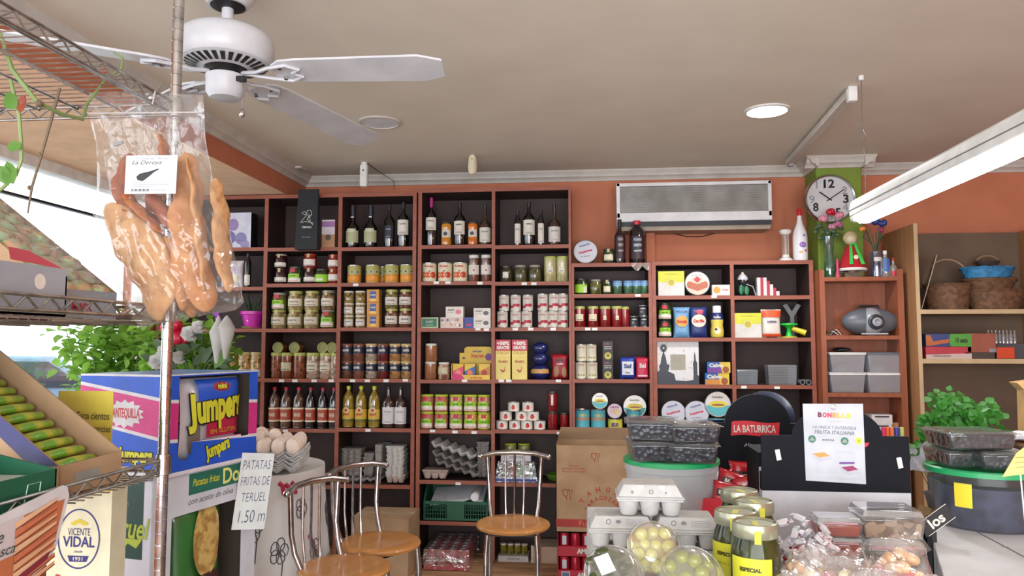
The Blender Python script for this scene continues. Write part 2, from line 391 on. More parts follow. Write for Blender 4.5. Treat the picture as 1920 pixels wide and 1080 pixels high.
for ang, ln in ((3, .53), (76, .72), (143, .55), (214, .62)):
    b = MB(); zz = dz-.075
    b.T = Matrix.Rotation(math.radians(ang), 4, 'Z') @ Matrix.Translation((0, 0, zz)) @ Matrix.Rotation(math.radians(-10), 4, 'X')
    R1 = .15; R2 = .15+ln
    outl = [(R1, .03), (R1+.03, .055), (R1+.08, .062), (R2-.07, .072), (R2, .045), (R2, -.045), (R2-.07, -.072), (R1+.08, -.062), (R1+.03, -.055), (R1, -.03)]
    n = len(outl); vs = [(x, y, 0) for x, y in outl]+[(x, y, .007) for x, y in outl]
    b.add(vs, [tuple(range(n))[::-1], tuple(range(n, 2*n))]+[(i, (i+1) % n, (i+1) % n+n, i+n) for i in range(n)], FW_)
    bl = b.build('blade', fan)
    a = MB(); a.T = Matrix.Rotation(math.radians(ang), 4, 'Z') @ Matrix.Translation((0, 0, zz-.006)) @ Matrix.Rotation(math.radians(-10), 4, 'X')
    a.tube([(.05, 0, .004), (.1, .012, -.002), (.14, .03, 0), (R1+.05, .045, 0), (R1+.085, .02, 0), (R1+.06, 0, 0)], .006, FW_, 6)
    a.tube([(.05, 0, .004), (.1, -.012, -.002), (.14, -.03, 0), (R1+.05, -.045, 0), (R1+.085, -.02, 0), (R1+.06, 0, 0)], .006, FW_, 6)
    a.cyl(.006, -.004, .004, CHROME, 8, (R1+.03, .03)).cyl(.006, -.004, .004, CHROME, 8, (R1+.03, -.03))
    a.build('blade_iron', bl)

# ================================================================ SHELVING
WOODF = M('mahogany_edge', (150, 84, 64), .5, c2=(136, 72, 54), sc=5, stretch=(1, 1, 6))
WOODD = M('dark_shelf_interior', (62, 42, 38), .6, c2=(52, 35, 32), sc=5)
SHZ = {}
def bayX(pxl, pxr, Y=FY, Z=1.6): return XP(pxl, Y, Z), XP(pxr, Y, Z)
def shelf_unit(label, sides, bays, ztop, zbot, Y=FY, D=.30, fm=None, im=None, T=.024, tags=(), sideT=.024, back=True, group=None, name='shelving_unit'):
    """sides: list of (x0,x1) uprights; bays: list of lists of (key, z)"""
    fm = fm or WOODF; im = im or WOODD
    r = root(name, label, 'shelves', ((sides[0][0]+sides[-1][1])/2, Y, 0), group=group)
    ox, oy = r.location.x, r.location.y
    for i, (a, b) in enumerate(sides):
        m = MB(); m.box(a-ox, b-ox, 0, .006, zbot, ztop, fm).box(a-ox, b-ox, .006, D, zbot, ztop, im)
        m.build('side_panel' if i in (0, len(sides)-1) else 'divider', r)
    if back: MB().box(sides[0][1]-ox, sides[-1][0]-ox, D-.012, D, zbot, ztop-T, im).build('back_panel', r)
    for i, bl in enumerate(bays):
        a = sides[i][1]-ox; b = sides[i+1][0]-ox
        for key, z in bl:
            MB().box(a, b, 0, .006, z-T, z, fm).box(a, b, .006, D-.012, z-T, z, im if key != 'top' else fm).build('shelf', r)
            SHZ[key] = z
    for (px, py) in tags:
        p = PY(px, py, Y-.002); w = SCL(p)*10
        MB().box(p.x-w/2-ox, p.x+w/2-ox, -.003, 0, p.z-w*.25, p.z+w*.25, WHITE).build('price_tag', r)
    return r
def zs(px, ys, bay): return [('%d.%d' % (bay, i+1), PY(px, y, FY).z) for i, y in enumerate(ys)]
def px2(a, b): x0, x1 = bayX(a, b); return (x0, x1)
zt = 2.492
zA = [zs(445, (464, 538, 616, 709, 805, 909), 1), zs(565, (464, 531.5, 616, 710, 804, 909), 2), zs(706, (463, 530, 614, 710, 803, 909), 3)]
SA = [(-2.875, -2.85), px2(491, 498), px2(631, 638), px2(772, 779)]
tA = [(528, 714), (553, 714), (589, 714), (621, 714), (535, 808), (667, 534), (661, 714), (689, 714), (724, 714), (760, 713), (690, 807), (423, 467)]
for i in range(3): zA[i].append(('t%d' % i, zt))
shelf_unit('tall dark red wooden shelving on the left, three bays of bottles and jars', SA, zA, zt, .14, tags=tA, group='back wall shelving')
zB = [zs(853, (459, 527.5, 615, 712, 806, 901, 978), 4), zs(998, (459, 528, 614, 712, 806, 906), 5)]
for i in range(2): zB[i].append(('t%d' % (i+3), 2.51))
tB = [(818, 530), (840, 530), (900, 531), (896, 617), (912, 618), (871, 714), (811, 808), (853, 810), (889, 811), (859, 907),
      (983, 532), (1001, 532), (966, 617), (995, 617), (1037, 617), (940, 714), (954, 714), (1047, 714), (1049, 812)]
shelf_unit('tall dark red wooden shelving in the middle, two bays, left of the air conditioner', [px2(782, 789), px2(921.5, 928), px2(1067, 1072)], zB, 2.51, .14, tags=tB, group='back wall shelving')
zC = [zs(1147, (551, 613, 711, 806, 906), 6)]; zC[0].append(('6.0', PY(1147, 493, FY).z))
shelf_unit('narrow one-bay wooden shelving with dark bottles standing on its top', [px2(1072.5, 1077), px2(1217, 1223)], zC, zC[0][-1][1], .14, tags=[(1102, 617), (1115, 617), (1196, 554), (1102, 810)], group='back wall shelving')
zD = [zs(1300, (554, 633, 721, 808, 900), 7), zs(1450, (554, 633, 722, 808, 900), 8)]
ztd = PY(1375, 489, FY).z
for i in range(2): zD[i].append((('7.0', '8.0')[i], ztd))
shelf_unit('two-bay wooden shelving under the air conditioner with the skyline picture', [px2(1223.5, 1231), px2(1371, 1378), px2(1520, 1528)], zD, ztd, .14, tags=[(1339, 556), (1395, 726), (1457, 727)], group='back wall shelving')
# slim orange wood rack beside the green column
PINE = M('orange_pine', (150, 84, 54), .45, c2=(134, 72, 44), sc=5, stretch=(6, 6, 1), coat=.2)
EY = 4.655; ED = .2
ex0 = XP(1539, EY, 1.6); ex1 = XP(1697, EY, 1.6)
def ez(y): return PY(1615, y, EY).z
zE = [[('9.0', ez(519)), ('9.1', ez(629)), ('9.2', ez(737)), ('9.3', ez(835)), ('9.4', ez(930))]]
shelf_unit('slim orange wood rack with a radio and clear plastic boxes', [(ex0, ex0+.03), (ex1-.035, ex1)], zE, ez(505), .0, Y=EY, D=ED, fm=PINE, im=PINE, name='wooden_rack')
# large lighter cabinet on the right
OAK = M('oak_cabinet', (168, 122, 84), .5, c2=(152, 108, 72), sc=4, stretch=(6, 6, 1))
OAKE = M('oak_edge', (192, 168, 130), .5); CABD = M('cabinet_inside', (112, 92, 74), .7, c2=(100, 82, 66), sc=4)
CY = 4.56; cx0 = XP(1716, CY, 1.9); cx1 = 2.72; cz = PY(1720, 419, CY).z
r = root('open_cabinet', 'large open light oak cabinet with baskets at the right', 'cabinet', ((cx0+cx1)/2, CY, 0)); ox = r.location.x
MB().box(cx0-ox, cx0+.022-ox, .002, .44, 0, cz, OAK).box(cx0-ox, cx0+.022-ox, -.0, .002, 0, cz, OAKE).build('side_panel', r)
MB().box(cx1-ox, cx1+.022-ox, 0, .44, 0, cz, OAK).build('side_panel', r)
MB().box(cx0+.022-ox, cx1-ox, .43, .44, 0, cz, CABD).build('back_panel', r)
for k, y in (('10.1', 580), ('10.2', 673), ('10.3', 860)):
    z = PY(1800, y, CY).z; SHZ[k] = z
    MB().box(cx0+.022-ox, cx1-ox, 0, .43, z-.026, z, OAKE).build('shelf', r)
# ---------------------------------------------------------------- air conditioner
ACW = M('aircon_white', (225, 226, 228), .4); ACG = M('aircon_grille', (150, 148, 142), .5, c2=(176, 176, 172), sc=7)
ay = 4.88; a0 = XP(1157, ay, 2.2); a1 = XP(1449, ay, 2.2); z1 = PY(1300, 341, ay).z; z0 = PY(1300, 430, ay).z
r = root('air_conditioner', 'white wall mounted air conditioner with a grey grille', 'air conditioner', ((a0+a1)/2, WY, z0)); hw = (a1-a0)/2; H = z1-z0; yy = ay-WY
MB().box(-hw, hw, yy+.02, 0, .03, H, ACW).build('casing', r, bevel=.01)
fr = MB().box(-hw, -hw+.022, yy, yy+.02, .08, H, ACW).box(hw-.022, hw, yy, yy+.02, .08, H, ACW).box(-hw, hw, yy, yy+.02, H-.022, H, ACW).box(-hw, hw, yy, yy+.02, .055, .115, ACW)
fr.build('front_frame', r, bevel=.003)
g = MB(); nsl = 24
for i in range(nsl):
    z = .118+(H-.142)*i/nsl; g.box(-hw+.022, hw-.022, yy+.006, yy+.02, z, z+(H-.142)/nsl*.62, ACG)
g.box(-hw+.02, hw-.02, yy+.017, yy+.021, .11, H-.02, C((96, 96, 96))).build('grille', r)
MB().box(-hw+.004, hw-.004, yy+.01, yy+.03, .028, .055, C((28, 34, 48))).build('louvre', r)
MB().prism([(-hw, .03), (hw, .03), (hw-.01, 0), (-hw+.01, 0)], yy+.03, 0, C((165, 150, 130))).build('underside', r)
MB().tube([(-.1, -.03, .0), (-.02, -.03, -.02), (.08, -.03, -.02), (.16, -.03, 0)], .003, DARK, 6).build('cable', r)
# ---------------------------------------------------------------- clock
cyk = 4.86; pc = PY(1556, 373, cyk-.02); rc = 46*SCL(pc)
r = root('wall_clock', 'round silver rimmed wall clock on the green column', 'clock', (pc.x, cyk, pc.z))
b = MB(); b.T = Matrix.Rotation(math.radians(90), 4, 'X')
b.lathe([(rc, 0), (rc, .03), (rc*.97, .036), (rc*.92, .03), (rc*.92, .012)], M('brushed_rim', (200, 200, 205), .25, 1.), 40, cap=False).build('rim', r)
b = MB(); b.T = Matrix.Rotation(math.radians(90), 4, 'X'); b.cyl(rc*.93, .0, .014, M('clock_face', (205, 207, 208), .5), 40).build('face', r)
for n, big in ((12, 1), (11, 0), (2, 0), (3, 1), (4, 0), (5, 1), (6, 0), (8, 1), (9, 0)):
    a = math.radians(90-30*n); rr = rc*(.64 if big else .7)
    nm = MB(); nm.text(str(n), rr*math.cos(a), rr*math.sin(a), rc*(.42 if n > 9 and big else .34 if n > 9 else .22), rc*(.36 if big else .32), -.0155, BLACK if big else C((140, 142, 150)), bold=.03 if big else 0); nm.build('numeral', r, weld=False)
def hand(a, l, wd):
    b = MB(); b.T = Matrix.Rotation(-math.radians(a), 4, 'Y'); b.box(-l*.2, l, -.019, -.017, -wd, wd, BLACK); return b
hand(180-37, rc*.5, .004).build('hour_hand', r, rot=None); hand(34, rc*.72, .003).build('minute_hand', r)
# ================================================================ SHELF GOODS
def G(rgb, c2=None, sc=60, kind='cell', name=None):      # food seen through glass
    return M('food_%d_%d_%d_%s' % (*rgb, kind), rgb, .25, coat=.7, c2=c2 or tuple(int(v*.55) for v in rgb), sc=sc, kind=kind, lo=.15, hi=.85)
CHICK = G((206, 166, 96)); LENTIL = G((150, 80, 46)); BEANW = G((205, 175, 150)); BROWNG = G((120, 78, 58)); OLIVED = G((62, 58, 34), (40, 36, 24), 40)
PICKLE = G((110, 108, 52), (66, 66, 30), 30); VEGMIX = G((176, 154, 106), (110, 96, 60), 40); REDPEP = G((142, 24, 28), (110, 14, 18), 20); DARKJAM = G((52, 14, 18))
REDJAR = G((150, 44, 34)); TANJAR = G((164, 112, 74), (140, 90, 60), 20); ASPAR = G((186, 178, 128), (150, 144, 96), 20); PEACHG = G((214, 138, 40), (190, 112, 30), 14)
DKGRN = G((52, 64, 34)); YELCORN = G((204, 190, 70), (170, 150, 40), 60); MEATY = G((184, 120, 96), (150, 90, 70), 40)
LIDG = C((176, 182, 96), .35); LIDGOLD = C((196, 176, 122), .35); LIDW = C((222, 220, 214), .35); LIDDK = C((52, 50, 48), .35); LIDLIME = C((184, 200, 60), .35); LIDGREY = C((150, 146, 138), .35)
LABW = C((222, 216, 206)); LIME = C((150, 205, 40)); CREAML = C((226, 216, 186)); REDL = C((196, 34, 52)); GREYT = C((110, 108, 106)); PINKT = C((214, 62, 96))
GLDK = M('dark_wine_glass', (14, 15, 20), .12, coat=1., c2=(10, 11, 14)); GLBR = M('dark_green_glass', (20, 26, 20), .12, coat=1.)
CLEARG = CLR('clear_bottle_glass', (.86, .84, .80), .10)
def lab_std(c=LABW, z0=.2, z1=.56, half=48, t='', tc=GREYT, extra=None):
    def f(o, r, h):
        m = MB(); m.band(r*1.012, h*z0, h*z1, c, half)
        if t: m.text(t, 0, h*(z0+(z1-z0)*.6), r*1.1, h*(z1-z0)*.3, 0, tc, .02, wr=r*1.03)
        m.band(r*1.02, h*(z0+.04), h*(z0+.07), tc, half*.6, 6)
        if extra: extra(m, r, h)
        m.build('label', o)
    return f
def red_tag(m, r, h):      # small folded tag over the lid
    m.band(r*1.03, h*.70, h*.9, REDL, 16, 4)
def gold_tag(m, r, h): m.band(r*.97, h*.60, h*.98, LIDGOLD, 12, 4)
def lab_lime(o, r, h):
    m = MB(); m.band(r*1.012, h*.1, h*.34, LABW, 60).band(r*1.014, h*.34, h*.58, LIME, 50).band(r*1.02, h*.14, h*.17, REDL, 40, 6)
    m.text('verde', 0, h*.46, r*.9, h*.1, 0, C((40, 90, 30)), .03, wr=r*1.04); m.band(r*1.03, h*.66, h*.88, REDL, 20, 4); m.build('label', o)
def jar(cont, lid, lab=None, neck=.8, sh=.72, name='glass_jar'):
    def mk(w, h):
        r = w/2
        m = MB().lathe([(r*.9, 0), (r, h*.05), (r, h*sh), (r*neck, h*.86), (r*neck, h*.88)], cont, 20)
        o = m.build(name, ang=60)
        MB().lathe([(r*(neck+.04), h*.87), (r*(neck+.06), h*.89), (r*(neck+.06), h*.98), (r*(neck+.02), h)], lid, 20).build('lid', o)
        if lab: lab(o, r, h)
        return o
    return mk
def tin(segs, rim=None, art=None, name='food_can'):      # segs: [(z0 fraction, material)...]
    rim = rim or M('tin_rim', (190, 190, 186), .3, .9)
    def mk(w, h):
        r = w/2; pr = [(r*.98, 0, rim), (r*1.0, h*.01, rim), (r*1.0, h*.03, rim), (r*.97, h*.04)]
        pr = [(r*.98, 0, rim), (r, h*.012, rim), (r*.975, h*.04, segs[0][1])]
        for i, (z, mt) in enumerate(segs[1:]): pr.append((r*.975, h*z, mt))
        pr += [(r*.975, h*.955, rim), (r, h*.975, rim), (r, h, rim), (r*.93, h*.995, rim), (r*.92, h*.965, rim)]
        o = MB().lathe(pr, rim, 22).build(name)
        if art:
            m = MB(); art(m, r, h); m.build('printed_label', o)
        return o
    return mk
def wine(gl=GLDK, cap=BLACK, lab=LABW, z0=.30, z1=.56, half=62, t='', body=.60, neck=.3, capz=.86, name='wine_bottle', tc=C((40, 40, 44))):
    def mk(w, h):
        r = w/2
        o = MB().lathe([(r*.6, .004), (r*.94, 0), (r, h*.02), (r, h*body), (r*.86, h*(body+.06)), (r*neck*1.15, h*(body+.14)), (r*neck, h*(body+.2)), (r*neck, h*.985)], gl, 20).build(name, ang=60)
        MB().lathe([(r*neck*1.06, h*capz), (r*neck*1.12, h*.95), (r*neck*1.12, h*.995), (r*neck*.8, h)], cap, 16).build('cap', o)
        if lab:
            m = MB(); m.band(r*1.012, h*z0, h*z1, lab, half)
            if t: m.text(t, 0, h*(z0+(z1-z0)*.72), r*1.15, h*.035, 0, tc, .03, wr=r*1.03)
            m.band(r*1.02, h*(z0+.03), h*(z0+.04), tc, half*.5, 6).band(r*1.02, h*(z0+.055), h*(z0+.06), tc, half*.4, 6); m.build('label', o)
        return o
    return mk
def pet(liq, cap, bands, name='plastic_bottle', gl=None, fill=.93, cw=.26):
    def mk(w, h):
        r = w/2; pr = [(r*.7, 0), (r*.96, h*.015)]
        for i in range(9): pr += [(r*(1 if i % 2 else .95), h*(.03+i*.07))]
        pr += [(r*.93, h*.68), (r*.8, h*.76), (r*.45, h*.84), (r*.3, h*.88), (r*.3, h*.92)]
        o = MB().lathe(pr, liq, 18).build(name, ang=70)
        MB().lathe([(r*cw*1.35, h*.915), (r*cw*1.4, h*.985), (r*cw*1.2, h)], cap, 14).build('cap', o)
        m = MB()
        for z0, z1, mt, t, tc in bands:
            m.band(r*1.02, h*z0, h*z1, mt, 88, 12)
            if t: m.text(t, 0, h*(z0+z1)/2, r*1.15, h*(z1-z0)*.35, 0, tc, .04, wr=r*1.04)
        if bands: m.build('label', o)
        return o
    return mk
def carton(front, side=None, top=None, d=.05, art=None, name='carton_box', bev=.0015):
    """front: [(z0 fraction, material)...] bands on the front face"""
    def mk(w, h):
        dd = d; o = MB()
        sd = side or front[0][1]
        o.box(-w/2, w/2, -dd/2+.0006, dd/2, 0, h, sd)
        if top: o.box(-w/2, w/2, -dd/2+.0006, dd/2, h, h+.0006, top)
        ob = o.build(name)
        f = MB()
        for i, (z, mt) in enumerate(front):
            z2 = front[i+1][0] if i+1 < len(front) else 1
            f.flat([(-w/2, h*z), (w/2, h*z), (w/2, h*z2), (-w/2, h*z2)], -dd/2, mt)
        if art: art(f, w, h, -dd/2-.0006)
        f.build('printed_front', ob, weld=False)
        return ob
    return mk
def bagm(mat, d=.05, art=None, name='food_bag', seed=1):
    def mk(w, h):
        o = MB().pillow(w, h, d, mat, seed).build(name, ang=80)
        if art:
            m = MB(); art(m, w, h, d); m.build('printed_panel', o)
        return o
    return mk
def bagdecal(m, w, h, d, fn, mat, n=10):       # wrap a 2D shape over the front of a pillow bag
    pass
def bsurf(u, v, w, h, d):
    e = (max(0, 1-(2*u-1)**4))**.5*(max(0, 1-(2*v-1)**6))**.5
    return ((u-.5)*w*(1-.08*math.sin(math.pi*v)), -(d/2*e)*1.12-.003, v*h)
def bpatch(m, w, h, d, u0, u1, v0, v1, mat, ell=False, n=8):
    def fn(a, b):
        if ell:
            th = a*2*math.pi; return bsurf((u0+u1)/2+(u1-u0)/2*b*math.cos(th), (v0+v1)/2+(v1-v0)/2*b*math.sin(th), w, h, d)
        return bsurf(u0+(u1-u0)*a, v0+(v1-v0)*b, w, h, d)
    m.grid(fn, n if not ell else 20, 6, mat)
def btext(m, w, h, d, t, u, v, tw, th, mat, bold=.03, rot=0, lift=.0015):
    g, f, _ = glyphs(t, bold); c, s_ = math.cos(rot), math.sin(rot); P = []
    for a, b in g:
        x = (a*tw*w)*c-(b*th*h)*s_; z = (a*tw*w)*s_+(b*th*h)*c
        p = bsurf(u+x/w, v+z/h, w, h, d); P.append((p[0], p[1]-lift, p[2]))
    m.add(P, f, mat)
BAYS = ['', 'leftmost bay', 'second bay', 'third bay', 'fourth bay', 'fifth bay', 'sixth bay', 'seventh bay', 'eighth bay', 'orange rack', 'oak cabinet']
NSH = {1: 6, 2: 6, 3: 6, 4: 6, 5: 6, 6: 5, 7: 4, 8: 4}
def place(key):
    if '.' not in key: return key
    b, s = key.split('.'); b = int(b); s = int(s)
    if s == 0: return 'on top of the '+{6: 'sixth bay', 7: 'seventh bay', 8: 'eighth bay', 9: 'orange rack'}.get(b, 'bay')
    nm = ['', 'top', 'second', 'third', 'fourth', 'fifth', 'sixth', 'seventh'][s]
    return '%s shelf of %s' % (nm, BAYS[b])
def row(mk, cat, desc, key, xs, w, h, lv=0., back=0., rz=0., group=None, Y0=FY, pl=None, noplace=False, dd=None):
    """stand copies of one product on a shelf; xs, w, h in photo pixels, lv = metres above the shelf board"""
    z = SHZ[key]+lv; n = len(xs); out = []
    s = SCL((XP(xs[0], Y0+.04, z), Y0+.04, z)); W = w*s; H = h*s
    dep = dd if dd else W
    for i, x in enumerate(xs):
        Y = Y0+.015+dep/2+back
        o = INST((cat, desc, key[:1], round(W, 3), round(H, 3)), lambda: mk(W, H))
        o.location = (XP(x, Y-dep/2, z), Y, z); o.rotation_euler = (0, 0, rz+(R_.uniform(-.12, .12) if not dd else 0))
        ps = pos(i, n)
        lb = ', '.join([t for t in (desc, ps, '' if noplace else (pl or place(key))) if t])
        tag(o, lb, cat, group or (desc+' '+place(key) if n > 1 else None)); out.append(o)
    return out
s0 = .0034
# ---- leftmost bay
def art_grapes(m, w, h, y):
    L = C((206, 208, 226)); m.flat([(-w/2, 0), (w/2, 0), (w/2, h), (-w/2, h)], y, L)
    for cx, cz, rr, c in ((-.02, .66, .17, (150, 130, 178)), (-.12, .30, .19, (120, 108, 160)), (.22, .27, .17, (134, 128, 176)), (.34, .1, .13, (150, 140, 180)), (-.36, .62, .1, (150, 190, 220)), (-.3, .45, .08, (130, 170, 214))):
        m.disc(cx*w, cz*h, rr*w, y-.0006-cx*.0008, C(c), 18)
    m.text('seleccion', 0, h*.22, w*.7, h*.06, y-.0016, C((90, 90, 120)))
row(carton([(0, LABW)], side=BLACK, d=.1, art=art_grapes), 'box', 'fruit gift box printed with purple grapes', '1.1', [437], 68, 67, back=.02, dd=.1)
def art_pack(m, w, h, d): bpatch(m, w, h, d, .15, .85, .5, .75, C((196, 180, 204))); bpatch(m, w, h, d, .2, .8, .2, .45, CREAML)
row(bagm(C((214, 208, 212)), .04, art_pack, seed=3), 'packet', 'white paper packet with a lilac band', '1.2', [441], 26, 50, dd=.04)
row(wine(GLDK, BLACK, LABW, .06, .36, 70, body=.72, neck=.45), 'bottle', 'slim dark bottle with white labels', '1.2', [461], 12, 64)
row(bagm(C((200, 196, 204)), .04, None, seed=4), 'packet', 'white paper packet half hidden behind flowers', '1.2', [421], 18, 46, dd=.04)
def mkpot(w, h):
    MG = M('magenta_plastic', (206, 52, 176), .35, c2=(190, 44, 160))
    r = w/2; o = root('potted_plant')
    MB().lathe([(r*.55, 0), (r*.62, h*.03), (r*.86, h*.8), (r, h*.82), (r, h), (r*.92, h), (r*.86, h*.75)], MG, 28).lathe([(.0001, h*.85), (r*.86, h*.85)], C((50, 38, 30)), 20).build('pot', o)
    MB().lathe([(r*.6, -.0), (r*.85, .004), (r*.88, .016), (r*.84, .016), (r*.8, .008)], C((196, 70, 130)), 28).build('saucer', o)
    m = MB(); LF = M('dark_leaf', (44, 74, 38), .5)
    for i in range(12):
        a = R_.uniform(0, 6.28); l = R_.uniform(.06, .13); x = math.cos(a)*r*.5; y = math.sin(a)*r*.5
        m.tube([(x, y, h*.85), (x*1.6, y*1.6, h+l*.6), (x*2.2, y*2.2, h+l)], [.003, .007, .001], LF, 5, flat=.3)
    m.build('leaves', o); MB().disc(0, h*.45, .006, -r*.79, WHITE, 8).build('sticker', o)
    return o
row(mkpot, 'plant', 'dark leaved plant in a bright magenta pot', '1.3', [463], 47, 33)
def lab_chick(o, r, h): MB().band(r*1.012, h*.05, h*.34, LABW, 75).band(r*1.02, h*.12, h*.18, PINKT, 30, 5).build('label', o)
row(jar(CHICK, LIDGOLD, lab_chick, .9, .8), 'jar', 'chickpea jar with white label behind snack box', '1.4', [426, 453, 476], 25, 48)
# ---- second bay
def mkblackbag(w, h):
    BB = M('black_paper', (30, 34, 40), .7)
    o = root('paper_bag'); m = MB(); m.frus(w*1.0, .07, w*.92, .012, 0, h, BB); m.build('bag', o, bevel=.002)
    m = MB(); LW = C((210, 210, 205)); y = -.035
    T = Matrix.Rotation(math.atan(.029/h), 4, 'X'); m.T = Matrix.Translation((0, -.0352, 0)) @ Matrix.Rotation(-math.atan(.029/h), 4, 'X')
    def st(pts): m.tube([(p[0]*w, -.001, p[1]*h) for p in pts], .0018, LW, 4)
    st([(-.28, .44), (-.1, .46), (.1, .45), (.3, .43)]); st([(-.2, .62), (-.25, .60), (-.1, .57), (-.02, .60), (.0, .64), (.12, .65), (.2, .62), (.2, .57), (.12, .54), (0, .5), (.1, .47), (.24, .42), (.28, .40)])
    st([(-.2, .62), (-.12, .63), (-.06, .61), (-.02, .57), (-.1, .53), (-.2, .49), (-.28, .45)]); st([(.04, .58), (.06, .53), (.0, .48)]); st([(.12, .58), (.12, .52), (.16, .47)])
    m.text('TEMARU', 0, h*.365, w*.44, h*.032, -.0014, LW, .03); m.text('www.temaru', 0, h*.2, w*.4, h*.01, -.0014, LW); m.build('printed_deer', o)
    return o
row(mkblackbag, 'bag', 'tall flat black paper bag with white deer drawing', '2.1', [573], 42, 113, lv=-.022, back=-.09, dd=.07)
def art_nut(m, w, h, y):
    m.flat([(-w/2, h*.47), (w/2, h*.47), (w/2, h), (-w/2, h)], y, C((206, 196, 204))); m.flat([(-w/2, h*.74), (w/2, h*.74), (w/2, h*.94), (-w/2, h*.94)], y-.0004, C((150, 108, 160)))
    m.disc(0, h*.36, w*.22, y-.0006, C((70, 66, 50)), 14)
row(carton([(0, C((172, 126, 88)))], d=.05, art=art_nut), 'box', 'small kraft and lilac nut box', '2.1', [615], 25, 52, dd=.05)
row(jar(DARKJAM, C((60, 20, 24)), lab_std(LABW, .14, .42, 70, extra=gold_tag)), 'jar', 'small dark jam jar, lower of its pair', '2.2', [522, 577], 24, 30, noplace=False)
row(jar(DARKJAM, LIDGREY, lab_std(LABW, .14, .42, 70, extra=gold_tag)), 'jar', 'small dark jam jar stacked on another', '2.2', [522], 24, 28, lv=30*s0)
row(jar(REDJAR, C((176, 50, 44)), lab_std(LABW, .2, .62, 60, extra=gold_tag)), 'jar', 'red jam jar stacked on dark jam jar', '2.2', [577], 25, 28, lv=30*s0)
row(jar(DKGRN, LIDDK, lab_lime), 'jar', 'squat jar with lime label and red tag', '2.2', [549], 29, 33)
row(jar(DKGRN, LIDDK, lambda o, r, h: MB().band(r*1.012, h*.12, h*.62, LIME, 70).band(r*1.02, h*.2, h*.34, LABW, 30).build('label', o)), 'jar', 'squat jar with bright green wrap label', '2.2', [599], 27, 28)
row(jar(REDJAR, C((176, 50, 44)), lab_std(LABW, .2, .62, 60, extra=gold_tag)), 'jar', 'red jam jar at bay edge, lower one', '2.2', [622], 22, 28)
row(jar(REDJAR, C((176, 50, 44)), lab_std(LABW, .2, .62, 60, extra=gold_tag)), 'jar', 'red jam jar at bay edge, upper one', '2.2', [622], 22, 28, lv=28*s0)
lv = 36*s0
LW2 = lab_std(C((214, 206, 186)), .22, .6, 62, 'huerta', C((120, 90, 70)), extra=gold_tag)
row(jar(VEGMIX, LIDG, LW2), 'jar', 'beige vegetable jar, bottom row', '2.3', [517, 548, 579], 29, 36)
row(jar(PICKLE, LIDGREY, lab_lime), 'jar', 'lime label jar, bottom row', '2.3', [610], 28, 36)
row(jar(PICKLE, LIDGREY, lab_lime), 'jar', 'lime label jar, top row', '2.3', [518], 28, 33, lv=lv)
row(jar(VEGMIX, LIDG, LW2), 'jar', 'beige vegetable jar, top row', '2.3', [549, 580], 29, 36, lv=lv)
row(jar(G((140, 110, 78)), LIDGREY, LW2), 'jar', 'brownish bean jar, top row', '2.3', [611], 27, 37, lv=lv)
row(jar(LENTIL, LIDG, None, .94, .86), 'jar', 'tall plain jar of brown lentils', '2.4', [514, 557], 23, 48)
row(jar(LENTIL, LIDG, lab_std(C((206, 204, 170)), .3, .62, 48, extra=gold_tag), .94, .86), 'jar', 'tall jar of brown lentils with label', '2.4', [533], 25, 48, back=.005)
row(jar(BEANW, LIDG, lab_std(C((214, 210, 186)), .3, .62, 50, 'pocha', C((120, 60, 60))), .94, .86), 'jar', 'tall jar of pale beans with label', '2.4', [582, 607], 25, 48)
row(jar(BEANW, LIDG, None, .94, .86), 'jar', 'tall plain jar of pale beans', '2.4', [625], 16, 48)
def lying(lidm, cont):
    def mk(w, h):
        r = w/2; o = MB(); o.T = Matrix.Translation((0, 0, r)) @ Matrix.Rotation(math.radians(90), 4, 'X')
        o.lathe([(r*.9, -.06), (r, -.055), (r, .03), (r*.9, .04)], cont, 18); ob = o.build('glass_jar')
        m = MB(); m.T = Matrix.Translation((0, 0, r)) @ Matrix.Rotation(math.radians(90), 4, 'X')
        m.lathe([(r*.95, .041), (r, .046), (r, .055), (r*.93, .058), (r*.7, .057), (r*.66, .054)], lidm, 20); m.build('lid', ob); return ob
    return mk
row(lying(C((140, 142, 84), .35), LENTIL), 'jar', 'jar lying on its side, green lid forward', '2.4', [520, 551, 604, 622], 21, 21, lv=48.5*s0, dd=.12)
VIN = [(.20, .46, C((176, 74, 52)), 'VINAGRE', CREAML), (.16, .20, CREAML, '', None), (.46, .50, CREAML, '', None)]
PETA = M('amber_vinegar', (98, 66, 50), .12, coat=1, c2=(70, 46, 38), sc=30); PETD = M('dark_vinegar', (26, 20, 26), .12, coat=1)
RCAP = C((176, 26, 56), .35)
row(pet(PETA, RCAP, VIN), 'bottle', 'pale vinegar bottle with red cap', '2.5', [509, 531, 555], 22, 76)
row(pet(PETD, RCAP, VIN), 'bottle', 'dark vinegar bottle with red cap', '2.5', [578, 601, 622], 19.5, 76)
